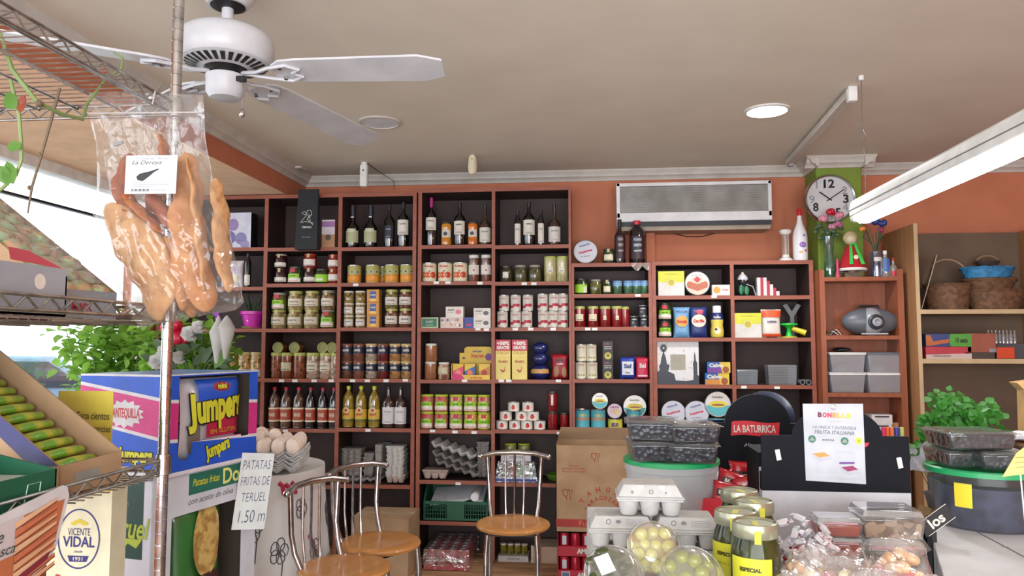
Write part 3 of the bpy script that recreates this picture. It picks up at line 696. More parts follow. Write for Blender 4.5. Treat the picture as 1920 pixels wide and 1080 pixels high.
# ---- third bay
def lab_cava(o, r, h):
    m = MB(); m.band(r*1.012, h*.12, h*.40, C((176, 178, 140)), 70, 12).band(r*1.015, h*.36, h*.44, C((196, 200, 170)), 40, 8).band(r*.45, h*.70, h*.73, LABW, 30, 4); m.build('label', o)
def cava(w, h):
    o = wine(GLDK, C((28, 34, 48)), None, body=.46, neck=.34, capz=.7)(w, h); lab_cava(o, w/2, h); return o
row(cava, 'bottle', 'broad dark bottle with mossy cream label', '3.1', [657, 691], 25, 82)
row(wine(GLDK, BLACK, C((30, 34, 48)), .2, .5, 60, 'vermut', tc=C((150, 160, 180))), 'bottle', 'dark bottle with black label', '3.1', [727], 20, 82)
row(wine(GLDK, BLACK, LABW, .27, .60, 66, 'CUNE', body=.62), 'bottle', 'dark wine bottle with white label', '3.1', [753], 22, 86)
def art_peach2(m, r, h):
    for a in (-.75, 0, .75): m.disc(a*r*1.1, h*.62, r*.26, 0, LABW, 14, wr=r*.985); m.disc(a*r*1.1, h*.62, r*.2, 0, C((86, 120, 60)), 12, wr=r*.995)
    for a in (-1, -.4, .2, .8): m.disc(a*r*.9, h*.28, r*.28, 0, C((230, 150, 40)), 12, wr=r*.99)
row(tin([(.04, C((206, 142, 52))), (.48, C((176, 168, 92)))], art=art_peach2), 'can', 'yellow and green fruit can', '3.2', [660, 695, 731, 760], 27, 34)
row(tin([(.04, C((206, 142, 52))), (.48, C((176, 168, 92)))], art=art_peach2), 'can', 'yellow and green fruit can, set back', '3.2', [713], 27, 34, back=.11)
lv = 23.5*s0
LSM = lab_std(LABW, .15, .68, 58, 'pate', C((60, 60, 60)))
row(jar(VEGMIX, LIDW, LSM, .92, .84), 'jar', 'small white lidded jar, bottom row', '3.3', [651, 673], 19, 23)
row(jar(VEGMIX, LIDW, LSM, .92, .84), 'jar', 'small white lidded jar, middle row', '3.3', [651, 673], 19, 23, lv=lv)
row(jar(G((176, 150, 84)), LIDW, None, .92, .84), 'jar', 'small jar of mushrooms, top row', '3.3', [651, 673], 19, 23, lv=2*lv)
def art_or(m, w, h, y): m.flat([(-w*.25, h*.3), (w*.25, h*.3), (w*.25, h*.85), (-w*.25, h*.85)], y, C((52, 84, 150))); m.text('CAFE', 0, h*.58, w*.4, h*.14, y-.0005, LABW, .03); m.disc(0, h*.2, w*.3, y-.0003, C((232, 190, 90)), 12, .4)
ORA = C((202, 140, 62))
for k, nm in enumerate(('bottom', 'middle', 'top')):
    row(carton([(0, ORA)], d=.075, art=art_or), 'box', 'small orange and blue box, %s of its stack' % nm, '3.3', [699], 23, 24, lv=k*24.2*s0, dd=.075)
lv = 36.3*s0
LW3 = lab_std(C((216, 208, 196)), .2, .6, 60, 'alubia', C((90, 60, 60)), extra=gold_tag)
row(jar(BROWNG, LIDG, LW3), 'jar', 'brown bean jar, bottom row', '3.3', [731, 757], 26, 36)
row(jar(G((122, 112, 60)), LIDG, LW3), 'jar', 'greenish bean jar, top row', '3.3', [731], 26, 36, lv=lv)
row(jar(BROWNG, LIDG, LW3), 'jar', 'brown bean jar, top row', '3.3', [758], 26, 36, lv=lv)
NAVY = C((36, 42, 62))
def lab_navy(o, r, h): MB().band(r*1.012, h*.42, h*.82, NAVY, 90, 14).text('cocida', 0, h*.64, r*1.1, h*.17, 0, LABW, .04, wr=r*1.04).build('label', o)
for x, c, d, n2 in ((647, BROWNG, 'dark brown lentil', 0), (669, G((140, 84, 62)), 'reddish brown bean', 0), (693, G((196, 176, 156)), 'white bean', 0), (715, G((120, 34, 36)), 'dark red bean', 0), (738, G((190, 138, 84)), 'tan chickpea', 0), (760, G((196, 150, 92)), 'yellow chickpea', 0)):
    for k in (0, 1):
        row(jar(c, M('brown_jar_lid', (124, 72, 52), .4) if x in (647, 669, 715) else LIDGOLD, lab_navy, .95, .88), 'jar', '%s jar with navy label, %s' % (d, ('lower one', 'upper one')[k]), '3.4', [x], 22, 32.5, lv=k*33*s0)
OILM = M('golden_oil', (150, 128, 46), .1, coat=1, c2=(120, 100, 34), sc=20)
OIL = [(.16, .20, C((70, 96, 50)), '', None), (.20, .44, C((214, 176, 62)), 'girasol', C((190, 50, 30)))]
def mkoil(w, h):
    o = pet(OILM, C((196, 204, 40), .35), OIL)(w, h)
    m = MB(); m.disc(0, h*.42, w*.26, 0, C((214, 200, 150)), 14, wr=w*.53); m.disc(0, h*.42, w*.13, 0, REDL, 12, wr=w*.535); m.build('sunflower_badge', o); return o
row(mkoil, 'bottle', 'sunflower oil bottle with yellow cap', '3.5', [649, 673, 698], 22.5, 77)
CLLIQ = M('brown_clear_liquor', (66, 46, 40), .1, coat=1)
row(wine(CLLIQ, DARK, C((218, 216, 218)), .10, .50, 72, 'ORUJO', body=.6, neck=.3, capz=.92, tc=GREYT), 'bottle', 'clear liquor bottle with large white label', '3.5', [725, 748], 23.5, 77)
# ---- fourth bay
row(wine(GLDK, C((176, 40, 130), .35), LABW, .32, .58, 64, 'tinto', body=.6, neck=.27, capz=.8), 'bottle', 'dark wine bottle with magenta neck foil', '4.1', [806], 21.5, 92)
def peachjar(c):
    def mk(w, h):
        r = w/2; o = MB().lathe([(r*.9, 0), (r, h*.08), (r*.97, h*.3), (r*.86, h*.36), (r*.86, h*.62), (r, h*.7), (r*.96, h*.86), (r*.84, h*.9)], c, 20).build('glass_jar', ang=70)
        MB().lathe([(r*.88, h*.9), (r*.9, h*.98), (r*.86, h)], LIDDK, 18).build('lid', o)
        m = MB().band(r*.9, h*.3, h*.67, LABW, 80, 12); m.disc(0, h*.48, r*.4, 0, C((60, 64, 70)), 12, wr=r*.93); m.build('label', o); return o
    return mk
row(peachjar(G((206, 142, 46), (190, 120, 34), 14)), 'jar', 'yellow peach jar with pinched waist', '4.1', [835], 20, 46)
row(wine(GLDK, BLACK, LABW, .25, .56, 66, 'AMBRO', body=.6, capz=.88), 'bottle', 'wine bottle between two peach jars', '4.1', [860], 22, 82)
row(peachjar(G((214, 120, 34), (190, 100, 24), 14)), 'jar', 'deep orange peach jar with pinched waist', '4.1', [885], 19, 46)
row(wine(CLLIQ, DARK, C((216, 212, 200)), .07, .42, 70, 'anis', body=.48, neck=.26, capz=.93, tc=GREYT), 'bottle', 'dark clear bottle with cream label', '4.1', [908], 22, 78)
def art_apri(m, r, h):
    for a, c in ((-.75, (220, 120, 44)), (-.1, (214, 84, 40)), (.65, (196, 60, 36))): m.disc(a*r, h*.36, r*.42, 0, C(c), 14, wr=r*(.985+.004*a))
    m.disc(.1*r, h*.56, r*.16, 0, C((60, 90, 44)), 8, .5, wr=r*.992); m.text('frutas', 0, h*.82, r*1.2, h*.12, 0, REDL, .04, wr=r*.99)
row(tin([(.04, CREAML)], art=art_apri), 'can', 'white can printed with apricots', '4.2', [802, 832, 861], 28, 36)
def lab_tom(o, r, h): MB().band(r*1.012, h*.26, h*.62, LABW, 85, 14).disc(r*.2, h*.42, r*.2, 0, REDL, 10, wr=r*1.02).build('label', o)
row(jar(G((128, 76, 58)), LIDW, lab_tom, .86, .88), 'jar', 'tall brown sauce jar with white label', '4.2', [887, 910], 20, 50)
def art_g(m, w, h, y): m.flat([(-w*.42, h*.12), (w*.42, h*.12), (w*.42, h*.88), (-w*.42, h*.88)], y, C((40, 110, 84))); m.text('ALBO', 0, h*.6, w*.4, h*.22, y-.0004, LABW); m.text('anchoas', 0, h*.3, w*.4, h*.12, y-.0004, LABW)
row(carton([(0, C((176, 186, 150)))], d=.06, art=art_g), 'box', 'flat dark green tin box', '4.3', [805], 33, 20, dd=.06)
def art_fl(m, w, h, y):
    rr = random.Random(5)
    for i in range(14): m.disc(rr.uniform(-.42, .42)*w, rr.uniform(.2, .8)*h, h*.14, y-.0002*i, C(((214, 190, 170), (120, 110, 150), (196, 150, 130), (230, 222, 214))[i % 4]), 8)
row(carton([(0, C((216, 196, 184)))], d=.06, art=art_fl), 'box', 'long box printed with pale flowers', '4.3', [847], 43, 20, dd=.06)
def art_w(tx, c):
    def f(m, w, h, y): m.text(tx, -w*.2, h*.7, w*.4, h*.16, y, BLACK, .03); m.text('sardinas', -w*.22, h*.46, w*.36, h*.1, y, GREYT); m.disc(w*.22, h*.5, h*.28, y, C(c), 12, .8)
    return f
row(carton([(0, LABW)], d=.06, art=art_w('ALBO', (214, 120, 140))), 'box', 'white tin box with pink print, stacked', '4.3', [852], 33, 20, lv=20.3*s0, dd=.06)
row(carton([(0, C((50, 70, 150)))], d=.06, art=lambda m, w, h, y: m.disc(0, h*.3, w*.36, y, REDL, 14, .3)), 'box', 'small blue box with red oval', '4.3', [879], 18, 20, dd=.06)
for k in (0, 1): row(carton([(0, LABW)], d=.06, art=art_w('ALBO', (90, 96, 96))), 'box', 'white and grey tin box, %s of two' % ('lower', 'upper')[k], '4.3', [904], 32, 18.5, lv=k*18.8*s0, dd=.06)
row(jar(TANJAR, LIDW, None, .84, .86), 'jar', 'tan jar of tuna belly, lower', '4.4', [805], 23, 33)
row(jar(TANJAR, LIDW, None, .84, .86), 'jar', 'tan jar of tuna belly, upper', '4.4', [806], 23, 34, lv=33.3*s0)
row(jar(G((190, 160, 130), (120, 70, 60), 30), LIDW, lab_std(C((200, 190, 160)), .3, .7, 50)), 'jar', 'pale mottled jar beside the tan pair', '4.4', [830], 23, 32)
# counter display box with sachets
z = SHZ['4.4']; s = s0
def dx(px): return XP(px, FY+.01, z)
r = root('sachet_display', 'yellow cardboard display box of soup sachets, fourth shelf of fourth bay', 'display box', (dx(884), FY+.08, z)); bx = r.location.x
YEL = C((222, 186, 62)); MAG = C((206, 40, 110))
m = MB(); m.prism([(dx(846)-bx, 0), (dx(919)-bx, 0), (dx(919)-bx, 9*s), (dx(870)-bx, 9*s), (dx(849)-bx, 13*s)], -.07, -.067, YEL).prism([(dx(846)-bx, 0), (dx(872)-bx, 0), (dx(866)-bx, 9*s), (dx(849)-bx, 13*s)], -.0705, -.070, MAG)
m.box(dx(846)-bx, dx(846)-bx+.003, -.067, .04, 0, 30*s, YEL).box(dx(919)-bx-.003, dx(919)-bx, -.067, .04, 0, 30*s, YEL).box(dx(846)-bx, dx(919)-bx, -.067, .045, 0, .003, YEL).text('sobres', dx(893)-bx, 4.5*s, 22*s, 5*s, -.071, C((200, 90, 30)), .04)
m.build('tray', r)
m = MB(); m.prism([(dx(856)-bx, 0), (dx(919)-bx, 0), (dx(919)-bx, 58*s), (dx(914)-bx, 62*s), (dx(870)-bx, 62*s), (dx(865)-bx, 58*s), (dx(865)-bx, 50*s), (dx(856)-bx, 50*s)], .04, .044, YEL)
m.text('Avecrem', dx(890)-bx, 45*s, 26*s, 9*s, .039, C((206, 84, 30)), .04).text('nueva gama', dx(890)-bx, 52*s, 18*s, 4*s, .039, C((50, 60, 120)), .03); m.disc(dx(912)-bx, 42*s, 7*s, .039, C((110, 50, 130)), 14).disc(dx(864)-bx, 40*s, 4.5*s, .039, C((110, 80, 100)), 4, .6)
m.build('header_card', r)
def art_s(c1, c2):
    def f(m, w, h, y): m.prism([(-w/2, h*.5), (w/2, h*.85), (w/2, h), (-w/2, h)], y-.0004, y, c1).disc(0, h*.4, w*.28, y-.001, c2, 12)
    return f
for x, c, c1, c2, h_, dsc, lv in ((859, C((214, 74, 104)), YEL, C((240, 130, 140)), 28, 'pink', .004), (881, C((44, 96, 176)), YEL, C((230, 120, 50)), 28, 'blue', .004), (908, C((206, 130, 52)), YEL, C((160, 50, 30)), 28, 'orange', .004)):
    for q in range(2):
        row(carton([(0, c)], d=.022, art=art_s(c1, c2), name='sachet_box'), 'sachet box', '%s sachet box in the yellow display, %s' % (dsc, ('front one', 'rear one')[q]), '4.4', [x], 20, h_, lv=lv+.001, back=.008+q*.03, dd=.022, group='sachet boxes in the yellow display')
lv = 32.5*s0
LOWC = [MEATY, MEATY, G((190, 160, 130)), G((206, 150, 90)), YELCORN]; UPC = [MEATY, MEATY, G((186, 170, 110)), G((200, 160, 110)), G((196, 150, 120))]
for i, x in enumerate((798, 825, 853, 880, 906)):
    for k in (0, 1):
        cc = (LOWC, UPC)[k][i]; nm = ['pink salad', 'rosy salad', 'grey green salad', 'orange salad', 'yellow corn' if k == 0 else 'peachy salad'][i]
        row(jar(cc, LIDLIME, lab_lime, .9, .8), 'jar', '%s jar with lime lid, %s row' % (nm, ('bottom', 'top')[k]), '4.5', [x], 26, 32, lv=k*lv)
# ---- fifth bay
SL = lambda: wine(GLDK, BLACK, LABW, .06, .62, 75, body=.7, neck=.5, capz=.86, t='oliva')
row(SL(), 'bottle', 'slim dark oil bottle, white double label', '5.1', [970, 1014], 11.5, 66)
row(wine(GLDK, BLACK, LABW, .24, .58, 66, 'AMBRO', body=.6, capz=.9), 'bottle', 'wine bottle between two slim oil bottles', '5.1', [991], 23, 83)
row(wine(CLLIQ, DARK, C((212, 208, 204)), .08, .44, 74, 'anis', body=.5, neck=.26, capz=.93, tc=GREYT), 'bottle', 'clear bottle with square white label', '5.1', [1039], 23, 79)
row(jar(OLIVED, LIDDK, lab_std(LABW, .25, .62, 24)), 'jar', 'dark olive jar with small white label', '5.2', [948], 25, 31)
row(jar(G((96, 92, 56), (60, 56, 34), 40), LIDGREY, None), 'jar', 'plain olive jar', '5.2', [975, 1002], 24, 32)
row(jar(ASPAR, LIDG, lab_std(LABW, .36, .6, 28), .92, .88), 'jar', 'tall white asparagus jar', '5.2', [1031, 1054], 23, 48)
def art_bean(m, r, h):
    for a in (-.9, -.5, -.1, .35, .75): m.disc(a*r, h*(.26+.1*(a > -.3)), r*.3, 0, C((170, 34, 56)), 10, wr=r*(.985+.003*a))
    m.text('alubias', 0, h*.78, r*1.1, h*.1, 0, C((190, 90, 100)), .03, wr=r*.99)
BC = tin([(.04, C((206, 200, 190)))], art=art_bean)
lv = 32*s0
row(BC, 'can', 'white can of red beans, left group bottom', '5.3', [941, 966, 987], 21, 31)
row(BC, 'can', 'white can of red beans, left group top', '5.3', [944, 966, 989], 20, 30, lv=31.3*s0)
row(BC, 'can', 'white can of red beans, right group bottom', '5.3', [1018, 1036, 1055], 20.5, 31)
row(BC, 'can', 'white can of red beans, right group top', '5.3', [1017, 1038, 1056], 20, 32, lv=31.3*s0)
def art_caldo(m, w, h, y):
    m.text('+50%', 0, h*.91, w*.84, h*.1, y, LABW, .06).text('GRATIS', 0, h*.8, w*.84, h*.085, y, LABW, .06)
    m.text('CALDO', 0, h*.67, w*.8, h*.065, y, C((176, 132, 40)), .02).text('Aneto', 0, h*.46, w*.66, h*.09, y, C((170, 76, 36)), .03)
    R = C((176, 66, 46)); m.prism([(-w*.2, h*.26), (-w*.05, h*.25), (w*.02, h*.22), (w*.1, h*.25), (w*.14, h*.32), (w*.2, h*.34), (w*.16, h*.29), (w*.12, h*.2), (0, h*.17), (-w*.1, h*.2)], y-.0004, y, R)
    m.flat([(-w*.4, h*.54), (w*.4, h*.54), (w*.4, h*.545), (-w*.4, h*.545)], y, C((190, 150, 60)))
row(carton([(0, C((226, 206, 112))), (.72, C((190, 32, 66)))], side=C((206, 190, 110)), d=.06, art=art_caldo), 'carton', 'tall yellow broth carton with red +50% top', '5.4', [943, 974], 28, 74, dd=.06)
NB = M('navy_glossy_bag', (26, 34, 96), .3, coat=.5)
def lowbag(w, h):
    o = MB(); o.ell((0, 0, h*.5), (w/2, w*.42, h*.56), NB, 18, 10); ob = o.build('food_bag', ang=80); return ob
def lowbag2(w, h):
    ob = lowbag(w, h); m = MB(); m.lathe([(w*.5, h*.42), (w*.505, h*.5), (w*.47, h*.72)], C((196, 150, 84)), 12, a0=-160, a1=-20, cap=False, sy=.86); m.build('printed_band', ob); return ob
row(lowbag2, 'bag', 'shiny navy food bag with tan band', '5.4', [1012], 37, 27)
row(lowbag, 'bag', 'shiny navy food bag, middle of the pile', '5.4', [1012], 32, 22, lv=.094)
row(lowbag, 'bag', 'shiny navy food bag, top of the pile', '5.4', [1012], 31, 20, lv=.165)
def art_rb(m, w, h, d):
    bpatch(m, w, h, d, .12, .42, .1, .55, C((150, 110, 70)), True); bpatch(m, w, h, d, .6, .9, .1, .5, C((150, 110, 70)), True); bpatch(m, w, h, d, .25, .75, .72, .8, BLACK); btext(m, w, h, d, 'cafe', .5, .62, .4, .07, LABW)
row(bagm(C((160, 26, 40)), .06, art_rb, seed=9), 'bag', 'red food bag beside the navy bags', '5.4', [1050], 33, 48, dd=.06)
def art_tom(m, r, h): m.disc(r*.1, h*.42, r*.34, 0, C((196, 36, 38)), 14, wr=r*.985).disc(r*.1, h*.66, r*.2, 0, C((24, 40, 24)), 10, .5, wr=r*.99)
TC_ = tin([(.04, LABW)], art=art_tom)
row(TC_, 'can', 'small white tomato can, pyramid bottom', '5.5', [940, 964, 987, 1011], 22.5, 16)
row(TC_, 'can', 'small white tomato can, pyramid middle', '5.5', [947, 977, 998], 24, 16.5, lv=16.3*s0)
row(TC_, 'can', 'small white tomato can, pyramid top', '5.5', [962, 989], 22, 17, lv=33*s0)
row(jar(REDPEP, LIDDK, None, .88, .86), 'jar', 'tall red pepper jar', '5.5', [1036], 18, 34)
row(jar(REDPEP, LIDDK, None, .88, .86), 'jar', 'slim red pepper jar at bay edge', '5.5', [1058], 17, 32)
row(jar(REDPEP, LIDDK, lab_std(LABW, .3, .8, 14), .88, .86), 'jar', 'red pepper jar stacked on another', '5.5', [1036], 18, 37, lv=34.3*s0)
# ---- sixth bay
def rtin(face, edge, art):
    def mk(w, h):
        r = w/2; th = math.radians(82); o = MB(); o.T = Matrix.Translation((0, .01, r)) @ Matrix.Rotation(th, 4, 'X')
        o.lathe([(r*.96, -.025), (r, -.022), (r, .004), (r*.97, .007), (r*.94, .004)], edge, 28); ob = o.build('round_tin')
        m = MB(); m.T = Matrix.Translation((0, .01, r)) @ Matrix.Rotation(th-math.radians(90), 4, 'X'); m.disc(0, 0, r*.93, -.0045, face, 28)
        art(m, r, -.0055); m.build('printed_face', ob, weld=False); return ob
    return mk
def a_vic(m, r, y): m.text('Victoria', -r*.1, r*.55, r*.9, r*.16, y, C((60, 70, 150)), .03, rot=.3).text('boquerones', 0, 0, r*1.1, r*.3, y, C((200, 40, 80)), .04, rot=.25).text('en vinagre', 0, -r*.4, r*.8, r*.14, y, GREYT, .02, rot=.1)
PLW = M('tin_face_white', (206, 208, 218), .35)
TINE = M('tin_edge', (190, 190, 190), .3, .8)
row(rtin(PLW, TINE, a_vic), 'tin', 'round white tin leaning against the wall', '6.0', [1098], 46, 46, dd=.04)
row(jar(DKGRN, LIDDK, lab_std(CREAML, .2, .6, 46, extra=gold_tag)), 'jar', 'small olive jar with cream label', '6.0', [1142], 23, 28)
def lab_pac(c1):
    def f(o, r, h):
        m = MB(); m.band(r*1.012, h*.1, h*.62, C((50, 24, 36)), 62, 10)
        for k, t in enumerate(('PACHARAN', 'navarro', 'especial')): m.text(t, 0, h*(.54-.13*k), r*.95, h*.07, 0, c1, .04, wr=r*1.03)
        m.build('label', o)
    return f
def pac(body, cap, nk, capz, c1):
    def mk(w, h):
        o = wine(M('sloe_liquor', (26, 14, 22), .12, coat=1), cap, None, body=body, neck=nk, capz=capz)(w, h); lab_pac(c1)(o, w/2, h); return o
    return mk
row(pac(.6, BLACK, .32, .84, C((170, 160, 160))), 'bottle', 'slim black bottle with black cap', '6.0', [1163], 21, 84)
row(pac(.72, C((186, 30, 52), .35), .42, .9, C((170, 190, 200))), 'bottle', 'broad dark sloe liquor bottle with red cap', '6.0', [1196], 31, 82)
m = MB()
p = PY(1200, 493, FY-.005)
m.grid(lambda a, b: ((a-.5)*.11, -.006-.012*math.sin(a*7+b*2)-.004*b, -.002-b*(.02+.03*abs(math.sin(a*5)))), 14, 4, CLR('cling_film', (.85, .85, .85), .3, bump=.4, haze=.3))
tag(m.build('plastic_wrap_scrap', loc=(p.x, FY-.004, SHZ['6.0'])), 'crumpled clear plastic wrap hanging over the shelf edge below the red capped bottle', 'plastic wrap')
row(jar(DKGRN, LIDDK, lambda o, r, h: MB().band(r*1.012, h*.1, h*.62, LIME, 60).band(r*1.02, h*.1, h*.5, LABW, 16, mid=-50).build('label', o)), 'jar', 'jar with bright green label', '6.1', [1090], 26, 30)
row(jar(PICKLE, LIDGREY, None), 'jar', 'plain jar of green pickles', '6.1', [1117], 22, 28)
row(jar(DKGRN, LIDDK, lab_std(CREAML, .15, .55, 40, extra=gold_tag)), 'jar', 'small caper jar with cream label', '6.1', [1139], 19, 27)
row(jar(G((70, 110, 80), (50, 86, 60), 30), C((110, 150, 196)), lambda o, r, h: MB().band(r*1.012, h*.6, h*.86, C((120, 166, 206)), 80).build('label', o), .96, .88), 'jar', 'small green jar with light blue cap', '6.1', [1158, 1178, 1194, 1209], 17, 25)
row(jar(REDPEP, LIDG, lab_std(CREAML, .3, .62, 42, extra=gold_tag), .88, .86), 'jar', 'red pepper jar with cream label', '6.2', [1087, 1112], 21, 39)
row(jar(REDPEP, LIDG, lab_std(CREAML, .34, .55, 16), .88, .86), 'jar', 'red pepper jar with tiny label', '6.2', [1135, 1157], 21, 39)
row(jar(REDPEP, LIDG, None, .88, .86), 'jar', 'plain red pepper jar', '6.2', [1173], 15, 38)
def art_bk(m, r, h): m.disc(-.3*r, h*.4, r*.24, 0, C((120, 110, 110)), 8, wr=r*.985).text('mejillon', 0, h*.7, r*1.0, h*.16, 0, LABW, .03, wr=r*.985)
BKC = tin([(.04, C((40, 42, 50)))], art=art_bk)
row(BKC, 'can', 'small black can, lower row', '6.2', [1189, 1208], 19, 20)
row(BKC, 'can', 'small black can, upper one', '6.2', [1206], 20, 20, lv=20.3*s0)
def art_art(m, r, h): m.text('alcachofa', 0, h*.82, r*1.1, h*.08, 0, C((170, 60, 60)), .03, wr=r*.985); [m.disc(a*r, h*.22, r*.2, 0, C((150, 150, 90)), 8, wr=r*.985) for a in (-.5, 0, .5)]
ARC = tin([(.04, C((214, 208, 184)))], art=art_art)
row(ARC, 'can', 'cream artichoke can, lower row', '6.3', [1089, 1110], 21, 32)
row(ARC, 'can', 'cream artichoke can, upper row', '6.3', [1090, 1109], 19.5, 32, lv=32.4*s0)
def art_oil(m, w, h, y): m.text('ALI', -w*.1, h*.86, w*.5, h*.07, y, PINKT, .03).text('BOLETUS', 0, h*.7, w*.7, h*.05, y, LABW, .03).text('SETAS', 0, h*.6, w*.7, h*.05, y, LABW, .03); m.disc(0, h*.22, w*.36, y, C((190, 176, 60)), 12).disc(0, h*.24, w*.16, y-.0004, C((90, 100, 50)), 8)
for k in (0, 1): row(carton([(0, BLACK)], side=C((190, 188, 184)), d=.06, art=art_oil), 'box', 'slim black box, %s of its stack' % ('lower', 'upper')[k], '6.3', [1140], 18.5, 35, lv=k*35.2*s0, dd=.06)
def art_sal(c, tc):
    def f(m, w, h, d): bpatch(m, w, h, d, .12, .9, .2, .8, c); btext(m, w, h, d, 'Sal', .5, .6, .5, .2, tc, .04, lift=.003); btext(m, w, h, d, 'Fina', .5, .3, .3, .08, tc, lift=.003)
    return f
row(bagm(C((42, 66, 160)), .045, art_sal(C((216, 220, 228)), C((36, 50, 110))), seed=11), 'bag', 'blue and white salt bag', '6.3', [1177], 29, 41, dd=.045)
row(bagm(C((196, 34, 70)), .045, lambda m, w, h, d: (btext(m, w, h, d, 'Sal', .5, .62, .5, .2, LABW, .04), bpatch(m, w, h, d, .15, .85, .12, .2, C((236, 200, 210)))), seed=12), 'bag', 'crimson salt bag', '6.3', [1205], 26, 41, dd=.045)
TQ = C((84, 176, 190)); def_bo = None
def art_bon(m, r, h): m.disc(0, h*.72, r*.55, 0, C((220, 200, 70)), 14, .3, wr=r*.985)
BON = tin([(.04, TQ), (.45, C((176, 140, 110))), (.6, TQ)], art=art_bon)
row(BON, 'can', 'turquoise tuna can, tall stack', '6.4', [1092, 1122], 28, 36)
row(tin([(.04, C((206, 200, 66)))], art=lambda m, r, h: m.text('atun', 0, h*.5, r, h*.5, 0, C((100, 60, 110)), .05, wr=r*.985)), 'can', 'yellow tuna can', '6.4', [1154], 28, 19)
row(BON, 'can', 'turquoise tuna can behind the olive trays', '6.4', [1189], 26, 36)
def a_bon(m, r, y):
    m.disc(0, 0, r*.9, y, C((84, 180, 190)), 16, a0=190, a1=350); m.text('bonito', 0, r*.55, r*.8, r*.2, y, GREYT, .03); m.disc(0, 0, r*.66, y-.0006, C((222, 206, 60)), 18, .38).disc(0, -r*.06, r*.5, y-.0012, C((150, 90, 60)), 14, .16)
    m.flat([(-r*.9, -r*.1), (r*.9, -r*.1), (r*.9, -r*.2), (-r*.9, -r*.2)], y-.0003, C((84, 180, 190)))
SILV = M('tin_face_silver', (170, 166, 160), .3, .6)
row(rtin(SILV, TINE, a_bon), 'tin', 'small round tuna tin standing on cans', '6.4', [1125], 31, 31, lv=36.4*s0, dd=.04)
def a_pink(m, r, y): m.disc(0, 0, r*.7, y, C((196, 170, 150)), 16, .5).text('CARLOTA', 0, r*.5, r*1.2, r*.26, y-.0005, C((120, 40, 110)), .04).disc(r*.3, -r*.3, r*.22, y-.001, C((214, 200, 70)), 10)
row(rtin(C((206, 186, 200)), TINE, a_pink), 'tin', 'small round pink labelled tin', '6.4', [1153], 28, 29, lv=19.4*s0, dd=.04)
row(rtin(SILV, TINE, a_bon), 'tin', 'large round tuna tin standing on cans', '6.4', [1191], 45, 45, lv=.061, dd=.04, back=.06)
SHZ['6.4b'] = SHZ['6.4']
# ---- seventh bay
def art_yb(m, w, h, y):
    m.flat([(-w/2, h*.55), (w/2, h*.55), (w/2, h), (-w/2, h)], y, C((206, 204, 52))); m.disc(0, h*.54, w*.15, y-.0004, C((214, 210, 130)), 20).disc(0, h*.54, w*.12, y-.0007, C((190, 170, 50)), 20).text('MANZANILLA', 0, h*.88, w*.6, h*.06, y-.0004, C((150, 140, 40)))
YB = carton([(0, C((206, 204, 198)))], side=C((196, 194, 150)), d=.08, art=art_yb)
row(YB, 'box', 'square yellow and white tea box', '7.1', [1259], 48, 46, dd=.08)
def a_saus(m, r, y):
    rr = random.Random(3); m.disc(0, -r*.2, r*.75, y+.0002, C((220, 190, 170)), 18)
    for k in range(7): a = -.9+k*.3; m.disc(a*r*.7, -r*.35+abs(a)*r*.25, r*.2, y-.0003*k, C((176, 92, 60)), 10, 1.5)
    m.disc(0, r*.3, r*.28, y-.001, REDL, 4).text('galletas', 0, r*.65, r*.8, r*.14, y, GREYT)
row(rtin(C((220, 214, 208)), TINE, a_saus), 'tin', 'round white tin printed with biscuits', '7.1', [1309], 47, 47, dd=.04)
row(carton([(0, LABW)], d=.05, art=lambda m, w, h, y: m.disc(-w*.25, h*.5, h*.32, y, C((226, 150, 60)), 14).text('mango', w*.2, h*.5, w*.35, h*.16, y, REDL, .03)), 'box', 'small white box with orange fruit', '7.1', [1353], 34, 20, dd=.05)
for k in (0, 1): row(jar(DKGRN, LIDDK, lab_lime), 'jar', 'lime and white label jar, %s' % ('lower one', 'upper one')[k], '7.2', [1248], 26, 32, lv=k*32.2*s0)
def art_sug(m, w, h, d): bpatch(m, w, h, d, .1, .9, .35, .72, C((226, 160, 70)), True, 12); btext(m, w, h, d, 'Dorada', .5, .53, .62, .11, C((190, 40, 30)), .05, lift=.003); btext(m, w, h, d, 'AZUCAR', .5, .86, .7, .07, C((40, 70, 130)), .03)
row(bagm(C((110, 160, 200)), .045, art_sug, seed=21), 'bag', 'light blue sugar bag', '7.2', [1279], 31, 57, dd=.045)
def art_cola(m, w, h, d): bpatch(m, w, h, d, .06, .94, .34, .76, C((222, 214, 196)), True, 12); btext(m, w, h, d, 'Cao Mix', .5, .55, .66, .11, C((200, 50, 30)), .05, lift=.003); bpatch(m, w, h, d, .35, .75, .76, .92, C((196, 60, 90)), True, 8)
row(bagm(C((34, 50, 110)), .045, art_cola, seed=22), 'bag', 'navy cocoa bag with white cloud', '7.2', [1311], 33, 57, dd=.045)
def mkcreamb(w, h):
    r = w/2; Y1 = C((224, 204, 84)); o = MB().lathe([(r*.8, 0), (r*.98, h*.04, Y1), (r*1., h*.2, Y1), (r*.86, h*.38, Y1), (r*.95, h*.56, C((34, 44, 110))), (r*.86, h*.72, C((34, 44, 110))), (r*.6, h*.78)], Y1, 20).build('sauce_bottle', ang=60)
    MB().lathe([(r*.62, h*.78), (r*.64, h*.98), (r*.58, h)], WHITE, 18).build('cap', o)
    m = MB(); m.disc(0, h*.22, r*.5, 0, CREAML, 14, wr=r*1.03).disc(-r*.2, h*.26, r*.2, 0, C((70, 44, 30)), 10, wr=r*1.04).text('Natillas', 0, h*.64, r*1.1, h*.07, 0, LABW, .04, wr=r*1.0); m.build('label', o); return o
row(mkcreamb, 'bottle', 'yellow and navy sauce bottle, white cap', '7.2', [1347], 25, 60)
